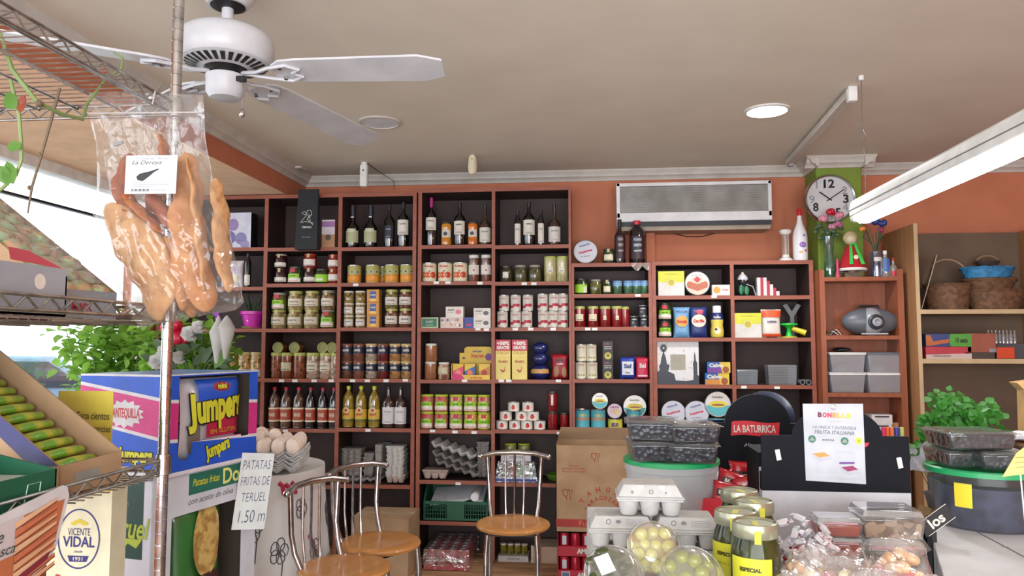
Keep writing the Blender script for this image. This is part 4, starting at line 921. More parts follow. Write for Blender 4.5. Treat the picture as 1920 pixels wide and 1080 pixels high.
# picture frame with skyline
z = SHZ['7.3']; Yp = FY+.03; ppl = XP(1233, Yp, z); ppr = XP(1311, Yp, z); w_ = ppr-ppl; h_ = 78*s0
r = root('skyline_picture', 'square white picture frame with dark church skyline, third shelf of seventh bay', 'picture frame', ((ppl+ppr)/2, Yp, z))
MB().box(-w_/2, w_/2, 0, .016, 0, h_, M('speckled_white_frame', (214, 214, 214), .6, c2=(170, 172, 176), sc=45, lo=.3, hi=.42)).build('board', r)
SIL = C((52, 58, 68)); m = MB()
sk = [(-.5, 0), (.5, 0), (.5, .2), (.46, .22), (.46, .5), (.43, .56), (.42, .68), (.405, .76), (.39, .68), (.385, .56), (.36, .5), (.37, .22), (.36, .1), (.2, .08), (-.06, .09), (-.1, .24), (-.24, .3), (-.2, .44), (-.27, .48), (-.29, .62), (-.335, .74), (-.36, .74), (-.40, .62), (-.42, .48), (-.46, .42), (-.44, .34), (-.5, .28)]
m.prism([(a*w_, b*h_) for a, b in sk], -.002, 0, SIL)
st = []
for k in range(24): a = k*math.pi/12; q = .105 if k % 2 else .07; st.append((-.345*w_+q*w_*math.cos(a), .85*h_+q*w_*1.1*math.sin(a)))
m.prism(st, -.002, 0, SIL).disc(-.345*w_, .85*h_, .02*w_, -.003, LABW, 8); m.box(-.355*w_, -.335*w_, -.002, 0, .7*h_, .8*h_, SIL); m.build('skyline_silhouette', r)
MB().box(-.18*w_, .18*w_, -.0024, -.0002, .34*h_, .7*h_, M('frame_window', (160, 156, 140), .5)).build('photo_window', r)
def art_cal(c2):
    def f(m, w, h, y):
        m.flat([(-w/2, 0), (w/2, 0), (w/2, h*.46), (-w/2, h*.46)], y, c2); m.flat([(w*.15, 0), (w/2, 0), (w/2, h), (w*.02, h)], y-.0003, C((216, 186, 60)))
        m.disc(w*.3, h*.3, h*.3, y-.0006, C((150, 80, 50)), 12).text('Calvo', -w*.12, h*.7, w*.6, h*.36, y-.0009, LABW, .06)
    return f
BL = C((32, 96, 170))
row(carton([(0, BL)], d=.07, art=art_cal(C((206, 136, 52)))), 'box', 'blue and orange tuna box, lower', '7.3', [1345], 44, 21, dd=.07)
row(carton([(0, BL)], d=.07, art=art_cal(C((110, 60, 150)))), 'box', 'blue and purple tuna box, upper', '7.3', [1348], 42, 20, lv=21.2*s0, dd=.07)
row(rtin(C((196, 200, 214)), TINE, a_vic), 'tin', 'round white tin behind the olive trays', '7.4', [1264, 1308], 46, 46, lv=.03, dd=.04)
row(rtin(SILV, TINE, a_bon), 'tin', 'large round tuna tin behind black display', '7.4', [1348], 49, 49, lv=.08, dd=.04)
for x, c in ((1264, C((150, 150, 150))), (1308, C((150, 150, 150)))): row(tin([(.04, c)]), 'can', 'low can propping up the %s white tin' % ('left' if x == 1264 else 'right'), '7.4', [x], 40, 8.5, back=.0, Y0=FY)
row(tin([(.04, TQ)]), 'can', 'turquoise can propping up the large tin', '7.4', [1348], 40, 23, back=.0)
# ---- eighth bay
def mkelf(w, h):
    r = w/2; o = root('gnome_doll'); BK = C((34, 38, 42)); GR = C((44, 120, 80))
    MB().ell((0, 0, h*.25), (r*.9, r*.7, h*.26), BK).build('body', o); MB().ell((0, 0, h*.62), (r*.62, r*.6, h*.2), BK).ell((-r*.2, -r*.56, h*.66), (r*.1, r*.06, r*.1), LABW, 8, 6).ell((r*.25, -r*.56, h*.66), (r*.1, r*.06, r*.1), LABW, 8, 6).build('head', o)
    MB().lathe([(r*.72, h*.68), (r*.68, h*.78), (r*.4, h*.9), (r*.1, h*.96)], C((200, 200, 206)), 14).ell((0, 0, h*.96), (r*.2, r*.2, r*.2), CREAML, 8, 6).build('hat', o)
    MB().ell((-r*.45, -r*.7, h*.26), (r*.3, r*.16, h*.22), GR).ell((r*.3, -r*.75, h*.22), (r*.32, r*.16, h*.2), GR).build('wings', o)
    MB().tube([(r*.4, -r*.3, h*.5), (r*1.3, -r*.3, h*.4), (r*1.7, -r*.3, h*.02)], .0035, C((170, 170, 176)), 6).build('cord', o); return o
row(mkelf, 'figurine', 'small black figurine with grey hat and green wings', '8.1', [1396], 27, 45)
def mkstripe(w, h):
    o = root('ornament'); R1 = C((176, 40, 62)); W1 = C((214, 208, 206)); n = 7
    for k in range(n):
        m = MB(); hh = h*(1 if k < 3 else 1-.19*(k-2)); x0 = -w/2+w*k/n; m.box(x0, x0+w/n, -.02, .02, 0, hh, R1 if k % 2 else W1)
        m.build('striped_step', o)
    return o
row(mkstripe, 'ornament', 'red and white striped stepped ornament', '8.1', [1441], 40, 34, dd=.04)
row(YB, 'box', 'square yellow and white tea box', '8.2', [1403], 49, 46, dd=.08)
row(bagm(LABW, .05, lambda m, w, h, d: (bpatch(m, w, h, d, .03, .97, .72, .96, C((216, 84, 40))), bpatch(m, w, h, d, .03, .97, .03, .14, C((216, 84, 40))), btext(m, w, h, d, 'HARINA', .5, .56, .5, .07, C((40, 50, 110)), .05)), seed=31), 'packet', 'white flour packet with orange ends', '8.2', [1448], 37, 53, dd=.05)
def mksq(w, h):
    o = root('hand_tool'); GRY = C((130, 130, 134)); m = MB(); s = h
    m.prism([(-.06*s, 0), (.06*s, 0), (.06*s, .62*s), (.26*s, .95*s), (.14*s, 1.0*s), (0, .78*s), (-.14*s, 1.0*s), (-.26*s, .95*s), (-.06*s, .62*s)], -.008, .008, GRY); m.build('forked_handle', o, bevel=.002)
    return o
row(mksq, 'tool', 'grey forked plastic tool standing behind sprayer', '8.2', [1487], 34, 66, back=.14, dd=.03)
def mkspray(w, h):
    o = root('citrus_juicer'); G1 = M('neon_green_plastic', (40, 200, 70), .35); Y1 = C((216, 190, 40), .35); r = w/2
    MB().lathe([(r*.5, 0), (r*.3, h*.2), (r*.22, h*.6), (r*.5, h*.78), (r, h*.86), (r*.96, h*.94), (r*.2, h)], G1, 22).build('funnel', o)
    MB().lathe([(r*.9, 0), (r*.86, h*.07), (r*.4, h*.1)], C((190, 180, 50)), 22).build('foot', o)
    MB().tube([(r*.3, -.02, h*.62), (r*1.6, -.05, h*.3)], [.014, .019], Y1, 12).build('nozzle', o)
    m = MB().lathe([(.0001, 0), (.012, 0)], BLACK, 12); m.build('nozzle_mouth', o, loc=(r*1.6+.001, -.0505, h*.3), rot=(math.radians(20), math.radians(105), 0)); return o
row(mkspray, 'juicer', 'neon green and yellow plastic juicer', '8.2', [1484], 34, 28, back=.0)
CB = CLR('clear_plastic_box', (.75, .82, .86), .16, rough=.15, haze=.3, hz=(.6, .68, .74))
def mkcb(w, h):
    o = root('plastic_box'); MB().frus(w*.94, .09, w, .1, 0, h*.9, CB).build('tray', o)
    m = MB(); [m.box(-w*.46, w*.46, -.052, -.05, h*(.12+.13*k), h*(.15+.13*k), C((110, 120, 126))) for k in range(6)]; m.build('ribs', o)
    MB().frus(w*1.02, .105, w*.96, .1, h*.9, h, CB).build('lid', o); return o
row(mkcb, 'box', 'low clear plastic box', '8.3', [1402], 38, 28, dd=.1); row(mkcb, 'box', 'tall stack of clear plastic lids', '8.3', [1468], 52, 37, dd=.1)
def mksc(w, h):
    o = MB(); o.T = Matrix.Translation((0, 0, h*.4)) @ Matrix.Rotation(math.radians(90), 4, 'X')
    for x in (-w*.22, w*.3): o.lathe([(h*.38, -.06), (h*.38, .06), (h*.28, .06), (h*.28, .02)], C((120, 124, 130), .25), 16, (x, 0, 0), cap=False); o.lathe([(.0001, .02), (h*.28, .02)], BLACK, 16, (x, 0, 0), cap=False)
    return o.build('torch_pair')
row(mksc, 'torch', 'pair of small grey tubes, open ends forward', '8.3', [1509], 22, 13, dd=.1)
# on top of the eighth bay
def mkcandle(w, h):
    r = w/2; o = root('candle_holder'); MB().lathe([(r, 0), (r*.9, h*.07), (r*.55, h*.12), (r*.5, h*.2)], C((214, 210, 206)), 20).build('foot', o)
    MB().lathe([(r*.5, h*.15), (r*.5, h*.9)], CLR('holder_glass', (.86, .8, .74), .2, haze=.15), 20, cap=False).build('glass_tube', o)
    MB().lathe([(r*.52, h*.84), (r*.8, h*.9), (r*.85, h*.97), (r*.6, h), (r*.5, h*.95)], C((224, 220, 216)), 20).build('white_rim', o); return o
row(mkcandle, 'candle holder', 'clear glass candle holder with white drips on top', '8.0', [1477], 26, 60, pl='beside the white bottle')
def mkwb(w, h):
    r = w/2; WB = M('white_painted_bottle', (220, 218, 222), .35, c2=(212, 210, 214)); o = MB().lathe([(r*.9, 0), (r, h*.03), (r, h*.45), (r*.9, h*.55), (r*.42, h*.72), (r*.3, h*.82), (r*.3, h*.88)], WB, 22).build('painted_bottle', ang=60)
    MB().lathe([(r*.33, h*.87), (r*.35, h*.99), (r*.3, h)], C((196, 26, 44), .35), 16).build('cap', o)
    m = MB(); V = C((150, 110, 190)); m.disc(0, h*.3, r*.5, 0, V, 14, .8, wr=r*1.02).disc(r*.2, h*.48, r*.2, 0, V, 6, 1, wr=r*1.02).disc(-r*.3, h*.16, r*.3, 0, C((200, 180, 120)), 10, .6, wr=r*1.02).disc(r*.4, h*.19, r*.16, 0, REDL, 8, 1, wr=r*1.02); m.build('painted_flowers', o); return o
row(mkwb, 'bottle', 'white painted bottle with red cap', '8.0', [1505], 27, 99, pl='left of the clock')
# ================================================================ ORANGE RACK GOODS
def P3(px, Y, z): return Vector((XP(px, Y, z), Y, z))
STEMG = C((60, 90, 50)); GLGR = CLR('green_glass', (.35, .7, .55), .15, haze=.25, hz=(.1, .35, .28)); GLBL = CLR('blue_glass', (.5, .65, .9), .15, haze=.2, hz=(.2, .3, .6))
LEAFD = M('dark_green_leaf', (60, 84, 50), .5)
zt9 = SHZ['9.0']; s9 = SCL(P3(1600, 4.7, 1.9))
def rose(m, c, r, mt, seed=0):
    rr = random.Random(seed)
    for k in range(7):
        a = rr.uniform(0, 6.28); q = r*.45*(k > 0); m.ell((c[0]+q*math.cos(a), c[1]+q*math.sin(a)*.7, c[2]+rr.uniform(-.2, .2)*r), (r*.55, r*.5, r*.6), mt, 8, 6)
p = P3(1556, 4.75, zt9)
r = root('flower_vase', 'green glass vase of pink and red artificial roses', 'vase', p)
MB().lathe([(.028, 0), (.032, .01), (.03, .08), (.024, .16), (.03, .26)], GLGR, 18).build('vase', r)
m = MB()
for k in range(9): a = k*.7; m.tube([(0, 0, .05), (.02*math.cos(a), .02*math.sin(a), .25), (.05*math.cos(a), .03*math.sin(a), .33+.02*(k % 3))], .0025, LEAFD, 5)
for k in range(26):
    a = R_.uniform(0, 6.28); q = R_.uniform(.02, .08); z = R_.uniform(.25, .34); m.ell((q*math.cos(a), q*.5*math.sin(a), z), (.016, .006, .012), LEAFD, 6, 4)
m.build('foliage', r)
for (x, z, c, s_) in ((-.035, .37, (214, 140, 160), 1), (.012, .41, (186, 24, 50), 2), (.06, .39, (214, 140, 160), 3), (.02, .32, (190, 120, 150), 4), (.05, .33, (176, 100, 140), 5)):
    m = MB(); rose(m, (x, -.02, z), .03, C(c), s_); m.build('rose', r)
p = P3(1598, 4.72, zt9)
r = root('santa_doll', 'small doll in red felt skirt with green ribbon, between the two vases', 'doll', p)
REDF = M('red_felt', (170, 20, 36), .9)
MB().lathe([(.078, .045), (.085, .05), (.03, .19), (.02, .2)], REDF, 22).build('skirt', r); sk0 = [c for c in r.children if c.name.startswith('skirt')][0]
MB().lathe([(.08, .04), (.087, .05), (.084, .056)], WHITE, 22, cap=False).build('hem', sk0)
MB().cb(.1, .05, .03, C((110, 92, 74)), .0).cyl(.03, .03, .05, C((120, 100, 80)), 12).build('stand', r)
MB().ell((0, 0, .235), (.035, .03, .035), C((196, 180, 150))).build('head', r); MB().ell((0, .01, .245), (.045, .028, .045), C((176, 160, 120))).build('hair', r)
m = MB(); GRB = C((60, 190, 80))
m.add([(-.02, -.03, .2), (-.005, -.03, .2), (-.02, -.085, .075), (-.042, -.085, .075)], [(0, 1, 2, 3)], GRB).add([(.005, -.03, .2), (.02, -.03, .2), (.048, -.085, .075), (.026, -.085, .075)], [(0, 1, 2, 3)], GRB).tube([(-.02, -.03, .2), (0, -.034, .205), (.02, -.03, .2)], .006, GRB, 6)
m.build('ribbon', r); MB().disc(.005, .12, .014, -.062, CREAML, 12).build('badge', r)
p = P3(1644, 4.75, zt9)
r = root('flower_vase', 'blue glass vase of dried stems and blue flowers', 'vase', p)
MB().lathe([(.034, 0), (.036, .01), (.032, .1), (.034, .16)], GLBL, 18).build('vase', r); MB().band(.036, .1, .125, LABW, 40).build('label', r)
m = MB(); DRY = C((110, 104, 84))
for k in range(22):
    a = k*2.4; q = .03+.03*((k*7) % 5)/4; m.tube([(0, 0, .05), (q*.4*math.cos(a), q*.3*math.sin(a), .2), (q*1.5*math.cos(a), q*.7*math.sin(a), .26+.1*((k*3) % 4)/4)], .0022, DRY if k % 2 else LEAFD, 4)
m.build('dried_stems', r)
for x, z, c, q in ((-.0, .345, (44, 60, 130), .035), (.035, .335, (44, 60, 130), .03), (.02, .295, (170, 60, 100), .022), (-.08, .3, (226, 140, 50), .02)):
    m = MB(); rose(m, (x, -.02, z), q, C(c), int(q*1000)); m.build('flower', r)
def sb(w, h, c, cap): return lambda ww, hh: wine(c, cap, None, body=.5, neck=.35)(ww, hh)
row(wine(CLR('clear_small_bottle', (.8, .85, .9), .15, haze=.2), WHITE, C((70, 110, 180)), .2, .7, 40, body=.6, neck=.4), 'bottle', 'small clear bottle with blue label by the blue vase', '9.0', [1664], 16, 50, Y0=EY, noplace=True)
row(wine(CLR('clear_small_bottle', (.8, .85, .9), .15, haze=.2), C((190, 40, 40)), REDL, .05, .3, 60, body=.5, neck=.35), 'bottle', 'tiny bottle with red base at the rack top right end', '9.0', [1678], 12, 36, Y0=EY, noplace=True)
row(lambda w, h: MB().lathe([(w*.5, 0), (w*.45, h*.1), (w*.25, h*.4), (w*.3, h*.8), (w*.1, h)], C((170, 60, 90)), 14).build('figurine'), 'figurine', 'slim crimson figurine beside the green vase', '9.0', [1573], 11, 36, Y0=EY, noplace=True)
# radio
zz = SHZ['9.1']; p = P3(1632, EY+.07, zz)
r = root('portable_radio', 'grey oval portable radio cassette player with cd lid', 'radio', p); w2 = 52*s9; hh = 54*s9; GR1 = M('radio_grey_plastic', (92, 96, 104), .4); GR2 = M('radio_dark_plastic', (52, 54, 60), .4)
MB().ell((0, 0, hh*.48), (w2, .075, hh*.48), GR1, 32, 16).build('body', r, ang=80)
MB().ell((0, -.015, hh*.47), (w2*.42, .075, hh*.5), M('radio_silver', (150, 152, 158), .35), 24, 12).build('centre_panel', r, ang=80); cp_ = [c for c in r.children if c.name.startswith('centre')][0]
m = MB(); m.T = Matrix.Translation((.006, -.088, hh*.46)) @ Matrix.Rotation(math.radians(90), 4, 'X')
m.lathe([(.046, -.03), (.046, .0), (.036, .006), (.03, .002)], GR2, 28).lathe([(.026, 0), (.026, .012), (.016, .014), (.012, .006)], M('radio_silver', (150, 152, 158), .35), 24).build('dial', cp_)
MB().tube([(-w2*.42, 0, hh*.82), (-w2*.36, 0, hh*1.02), (w2*.3, 0, hh*1.02), (w2*.36, 0, hh*.84)], .007, BLACK, 8).build('handle', r)
MB().cb(w2*.9, .01, .008, C((180, 180, 184)), .006, 0, -.07).build('front_trim', r)
m = MB()
for k in range(5): m.tube([(-.03+.01*k, -.0, .004), (.01*k, -.02, .02+.006*k), (.03+.01*k, -.02+.003*k, .005)], .0022, WHITE if k % 2 else DARK, 5)
m.ell((-.035, 0, .02), (.016, .016, .02), BLACK, 10, 6)
p = P3(1557, EY+.05, zz); tag(m.build('earphone_cable', loc=p), 'tangled black and white cable left of the radio', 'cable')
# clear boxes
CBX = CLR('storage_box_plastic', (.74, .78, .84), .12, rough=.25, haze=.4, hz=(.85, .9, .95)); zz = SHZ['9.2']
BXS = [(1582, 0, 'lower left'), (1652, 0, 'lower right'), (1582, 1, 'upper left'), (1652, 1, 'upper right')]
def mkstore(w, h, lid):
    r = root('storage_box'); MB().frus(w*.86, .15, w*.96, .165, 0, h*.88, CBX).build('box', r, bevel=.004)
    MB().cb(w, .17, h*.08, lid, h*.88).cb(w*1.02, .175, h*.04, lid, h*.96).build('lid', r, bevel=.002)
    rr = random.Random(int(w*999)); m = MB()
    for k in range(8): c = ((90, 110, 150), (70, 80, 90), (150, 140, 90), (150, 120, 160))[k % 4]; m.ell((rr.uniform(-.3, .3)*w, rr.uniform(-.05, .05), h*rr.uniform(.15, .4)), (w*.14, .02, h*.16), C(c), 8, 6)
    m.build('contents', r); return r
for i, (x, k, nm) in enumerate(BXS):
    w_ = 65*s9; h_ = 37*s9; o = mkstore(w_, h_, WHITE if i != 3 else C((110, 116, 126)))
    o.location = P3(x, EY+.095, zz+k*(h_+.001)); tag(o, 'clear plastic storage box, %s of the four on the orange rack' % nm, 'storage box', 'clear storage boxes on the orange rack')
p = P3(1578, EY+.09, zz+2*37*s9+.003)
tag(MB().ell((0, 0, .014), (.055, .05, .014), BLACK, 18, 6).tube([(-.03, -.05, .01), (0, -.055, .018), (.05, -.04, .006)], .004, DARK, 6).build('black_dish', loc=p), 'black bowl lying on the upper left clear box', 'bowl')
zz = SHZ['9.3']
for k, (x, w_, h_, c) in enumerate(((1647, 36, 17, (214, 212, 214)), (1645, 38, 17, (208, 206, 210)), (1645, 38, 16, (210, 210, 214)))):
    base = [54, 37, 21][k]
    o = MB().cb(w_*s9, .12, h_*s9, C(c)).build('carton_box'); f = MB().flat([(-w_*s9*.35, h_*s9*.7), (w_*s9*.35, h_*s9*.7), (w_*s9*.35, h_*s9*.85), (-w_*s9*.35, h_*s9*.85)], -.0605, DARK); f.build('slot', o)
    o.location = P3(x, EY+.09, zz+(base-16)*s9); tag(o, 'white card box in the small stack under the clear boxes, %s' % ('top', 'middle', 'lower')[k], 'box', 'white boxes on the orange rack')
o = MB().cb(36*s9, .12, 5*s9, C((70, 90, 180))).build('carton_box', loc=P3(1647, EY+.09, zz)); tag(o, 'thin blue box at the bottom of the white box stack', 'box')
o = MB().cb(14*s9, .08, 40*s9, C((176, 130, 90))).build('carton_box', loc=P3(1674, EY+.08, zz), bevel=.001); tag(o, 'upright kraft box right of the white box stack', 'box')
# ================================================================ OAK CABINET GOODS
WICK = M('wicker', (136, 104, 74), .7, c2=(84, 62, 44), sc=1, kind='brick'); 
def wicker(name):
    if name in _mc: return _mc[name]
def basket(nm, rb, rt, h, mt, sy=.8, handle=0, rim=True, lin_=None):
    r = root(nm); m = MB(); n = 44; rows = max(6, int(h/.012)); vs = []
    for j in range(rows+1):
        t = j/rows; rr_ = rb+(rt-rb)*t
        for i in range(n):
            a = 2*math.pi*i/n; q = rr_+.0035*((-1)**(i//2+j)); vs.append((q*math.cos(a), q*math.sin(a)*sy, h*t))
    fs = [(j*n+i, j*n+(i+1) % n, (j+1)*n+(i+1) % n, (j+1)*n+i) for j in range(rows) for i in range(n)]; fs.append(tuple(range(n))[::-1])
    m.add(vs, fs, mt); m.build('weave', r)
    m = MB(); m.tube([(rt*math.cos(2*math.pi*k/28), rt*math.sin(2*math.pi*k/28)*sy, h+.004*(k % 2)) for k in range(28)], .008, mt, 6, closed=True); m.build('rim', r)
    if handle:
        m = MB(); m.tube([(rt*math.cos(math.pi*k/14), 0, h+handle*math.sin(math.pi*k/14)) for k in range(15)], .006, M('cane_handle', (150, 126, 96), .6), 7); m.build('handle', r)
    return r
BRW = M('brown_cane', (120, 86, 60), .7, c2=(86, 58, 40), sc=40); DBW = M('dark_cane', (84, 70, 66), .7, c2=(60, 48, 46), sc=40); BLW = M('blue_cane', (60, 140, 190), .6, c2=(40, 104, 150), sc=40)
zz = SHZ['10.1']; sc_ = SCL(P3(1800, CY+.15, zz))
wb = XP(1739, CY+.1, zz)
m = MB(); m.hexa([(0, 0, 0), (.004, 0, 0), (.08, .22, 0), (.076, .22, 0), (.10, .0, 102*sc_), (.104, .0, 102*sc_), (.18, .22, 102*sc_), (.176, .22, 102*sc_)], C((190, 178, 160)))
tag(m.build('white_board', loc=P3(1727, CY+.05, zz)), 'cream board leaning upright inside the cabinet, left of the baskets', 'board')
o = basket('wicker_basket', 33*sc_, 40*sc_, 48*sc_, BRW, handle=50*sc_); o.location = P3(1778, CY+.2, zz); o.rotation_euler = (0, 0, -.25)
tag(o, 'round brown wicker basket with a tall arched handle', 'basket', 'baskets in the oak cabinet')
MB().lathe([(36*sc_, 40*sc_), (41*sc_, 50*sc_)], DBW, 30, cap=False, sy=.8).build('grey_lining', o)
o = basket('wicker_basket', 40*sc_, 52*sc_, 36*sc_, BRW, sy=.75); o.location = P3(1866, CY+.19, zz); tag(o, 'wide woven wicker basket at the bottom of the basket pile', 'basket', 'baskets in the oak cabinet')
o = basket('wicker_basket', 36*sc_, 46*sc_, 20*sc_, BRW, sy=.75); o.location = P3(1856, CY+.19, zz+37*sc_); tag(o, 'shallow wicker basket in the middle of the pile, below the blue one', 'basket', 'baskets in the oak cabinet')
MB().tube([(.08+.06*math.cos(math.pi*k/10), 0, .05+.09*math.sin(math.pi*k/10)) for k in range(11)], .006, BRW, 6).build('handle', o)
o = basket('wicker_basket', 38*sc_, 46*sc_, 18*sc_, BLW, sy=.7); o.location = P3(1851, CY+.19, zz+61*sc_); tag(o, 'bright blue woven basket on top of the wicker pile', 'basket', 'baskets in the oak cabinet')
o = basket('wicker_basket', 14*sc_, 20*sc_, 12*sc_, DBW, sy=.7, handle=.04); o.location = P3(1852, CY+.33, zz+84*sc_); tag(o, 'small dark basket half hidden behind the blue basket', 'basket', 'baskets in the oak cabinet')
zz = SHZ['10.2']; bb = .0
def cbx(px, w, h, d, c, lv, lab, cat='box', Y=.02, nm='carton_box', art=None):
    W = w*sc_; Hh = h*sc_; o = MB().cb(W, d, Hh, c).build(nm, bevel=.001); o.location = P3(px, CY+Y+d/2, zz+lv*sc_); tag(o, lab, cat)
    if art: m = MB(); art(m, W, Hh, -d/2-.0012); m.build('printed_front', o)
    return o
cbx(1764, 79, 22, .2, C((176, 60, 70)), 0, 'flat red and white carton in the cabinet under the green label box', art=lambda m, w, h, y: (m.flat([(-w/2, 0), (w/2, 0), (w/2, h*.45), (-w/2, h*.35)], y, C((196, 176, 170))), m.text('melocoton', -w*.15, h*.26, w*.4, h*.24, y-.0005, BLACK)))
cbx(1764, 79, 23, .2, C((52, 70, 120)), 22.3, 'box with orange and blue shapes and green label', art=lambda m, w, h, y: (m.flat([(-w/2, h*.9), (-w*.4, h*.9), (-w*.34, h*.4), (w*.0, h*.6), (w*.0, h*.3), (-w*.4, h*.06), (-w/2, h*.06)], y, C((180, 100, 60))), m.flat([(0, h*.5), (w*.04, h), (w*.5, h), (w*.5, 0), (w*.04, 0)], y-.0004, C((80, 150, 60))), m.text('10 cesta', w*.28, h*.5, w*.26, h*.4, y-.001, BLACK, .03)))
cbx(1828, 49, 34, .16, C((150, 84, 66)), 12, 'brown red box right of the green label box', art=lambda m, w, h, y: m.flat([(w*.25, 0), (w*.5, 0), (w*.5, h*.2), (w*.25, h*.2)], y, C((140, 140, 150))))
o = cbx(1826, 52, 12, .14, C((70, 62, 58)), -.0, 'low dark tray under the brown red box')
cbx(1886, 30, 20, .004, C((206, 74, 40)), 1, 'small bright orange card at the cabinet shelf edge', 'card', .0, 'orange_card')
o = cbx(1888, 66, 27, .2, C((76, 76, 84)), 0, 'grey plastic crate behind the orange card', 'crate', .04, 'plastic_crate')
for k in range(8):
    o = MB().lathe([(.009, 0), (.009, .05), (.004, .06), (.004, .075)], CLR('clear_small_bottle', (.8, .85, .9), .15, haze=.2), 10).build('small_bottle'); o.location = P3(1854+7*k, CY+.1+.02*(k % 2), zz+28*sc_)
    tag(o, 'small clear bottle standing on the grey crate, %s of eight' % pos(k, 8), 'bottle', 'small clear bottles in the cabinet')
o = MB().lathe([(.016, -.02), (.016, .02), (.011, .02), (.011, -.02)], C((180, 180, 186), .3), 18, cap=False).build('tape_ring', rot=(math.radians(80), 0, 0)); o.location = P3(1836, CY-.005+.03, zz+.016+5*0); o.location.y = CY-.03; o.location.x = XP(1834, CY-.03, zz)
o.location.y = CY+.012; o.location.z = zz+.016; bpy.data.objects.remove(o)
# ================================================================ LOW SHELVES: egg cartons, crates, packs
PULP = M('grey_pulp', (150, 146, 142), .95, c2=(128, 124, 120), sc=30); PULPW = M('light_pulp', (196, 194, 192), .95, c2=(180, 178, 176), sc=30); PULPB = M('beige_pulp', (176, 156, 148), .95, sc=30)
def tray_mb(nx, ny, p, amp, mt, sub=6):
    W = nx*p; D = ny*p; m = MB()
    def fn(u, v):
        x = (u-.5)*W; y = (v-.5)*D
        z = amp*(.5+.5*math.cos(2*math.pi*u*nx)*.5+.5*math.cos(2*math.pi*v*ny)*.5)
        e = min(u, 1-u, v, 1-v)
        return (x, y, max(z, amp*.55 if e < .001 else 0))
    m.grid(fn, nx*sub, ny*sub, mt); return m
def mktray(nx, ny, p, amp, mt, name='egg_tray'):
    o = tray_mb(nx, ny, p, amp, mt).build(name, ang=80); md = o.modifiers.new('thick', 'SOLIDIFY'); md.thickness = .0022; return o
def shell(w, d, h, mt):        # opened egg carton shell, stackable
    m = MB(); m.frus(w*.9, d*.9, w, d, 0, h*.75, mt).frus(w*1.05, d*1.05, w*1.05, d*1.05, h*.75, h, mt)
    for k in (-1, 0, 1): m.lathe([(w*.13, -h*.5), (w*.16, 0), (w*.17, h*.4)], mt, 10, (k*w*.3, -d*.42, h*.2))
    o = m.build('egg_carton', bevel=.003); return o
z = SHZ['3.6']; sA = .00345
def putstack(px, n, w, d, h, pitch, Y, z0, mt, desc, grp, rz=0, jit=.004):
    for k in range(n):
        o = INST(('shell', round(w, 3), mt.name), lambda: shell(w, d, h, mt)); o.location = (XP(px, Y, z)+R_.uniform(-jit, jit), Y, z0+k*pitch); o.rotation_euler = (0, 0, rz+R_.uniform(-.04, .04))
        tag(o, '%s, %s' % (desc, ('bottom one' if k == 0 else 'top one' if k == n-1 else '%s up' % ORD[k])), 'egg carton', grp)
o = mktray(6, 4, .046, .03, PULPW); o.location = (XP(681, 4.9, z), 4.9, z+.003); tag(o, 'light egg tray at the bottom of the grey cartons, third bay', 'egg tray')
putstack(662, 6, .135, .11, .03, .027, 4.87, z+.053, PULP, 'grey egg carton in wide left stack, third bay', 'grey egg cartons stacked in the third bay')
putstack(694, 5, .065, .1, .03, .027, 4.86, z+.053, PULP, 'narrow grey egg carton in stack, third bay', 'narrow grey egg cartons in the third bay')
o = shell(.04, .09, .19, PULP); o.location = (XP(712, 4.82, z), 4.82, z+.06); tag(o, 'upright grey egg carton between two stacks, third bay', 'egg carton')
o = shell(.045, .08, .17, M('dark_pulp', (96, 94, 94), .95)); o.location = (XP(726, 4.9, z), 4.9, z+.085); o.rotation_euler = (0, .05, 0); tag(o, 'dark upright egg carton leaning by the white stack, third bay', 'egg carton')
putstack(744, 7, .115, .11, .034, .027, 4.84, z+.045, PULPW, 'whitish egg carton in right stack, third bay', 'whitish egg cartons stacked in the third bay')
o = shell(.125, .11, .042, PULPB); o.location = (XP(745, 4.84, z), 4.84, z+.022); tag(o, 'pinkish egg carton under the whitish stack, third bay', 'egg carton')
z = SHZ['4.6']
for k, (px, zz_, ry, mt) in enumerate(((851, .165, .30, PULPW), (853, .105, .31, PULP), (858, .055, .33, PULP))):
    o = mktray(5, 5, .062, .04, mt); o.location = (XP(px+2, 4.88, z), 4.88, z+zz_); o.scale = (.95, .85, 1); o.rotation_euler = (.0, ry, 0)
    tag(o, 'egg tray tilted down to the right, %s of three, fourth bay' % ('top', 'middle', 'bottom')[k], 'egg tray', 'tilted egg trays in the fourth bay')
o = shell(.16, .12, .04, PULPB); o.location = (XP(819, 4.83, z), 4.83, z+.02); tag(o, 'single beige egg carton under the tilted trays', 'egg carton')
putstack(908, 7, .08, .12, .03, .031, 4.9, z+.016, PULP, 'grey egg carton stacked right of tilted trays', 'grey egg cartons beside the tilted trays')
# green crate with rolled paper
z = SHZ['4.7']; GCR = M('green_crate_plastic', (20, 84, 56), .45); w_ = XP(914, 4.74, z)-XP(795, 4.74, z); cxm = (XP(914, 4.74, z)+XP(795, 4.74, z))/2
r = root('plastic_crate', 'dark green plastic crate holding rolled white paper', 'crate', (cxm-.003, 4.885, z)); hh = .125; dd = .27; 
m = MB(); m.box(-w_/2, w_/2, -dd/2, dd/2, 0, .006, GCR)
for (a, b, zz0, zz1) in ((-w_/2, w_/2, 0, .02), (-w_/2, w_/2, hh*.85, hh)): m.box(a, b, -dd/2, -dd/2+.006, zz0, zz1, GCR)
m.box(-w_*.14, w_*.14, -dd/2, -dd/2+.006, .02, hh*.85, GCR)
for k in range(9): x = w_*(.16+.04*k); [m.box(sg*x-.002, sg*x+.002, -dd/2+.001, -dd/2+.005, .02, hh*.85, GCR) for sg in (-1, 1)]
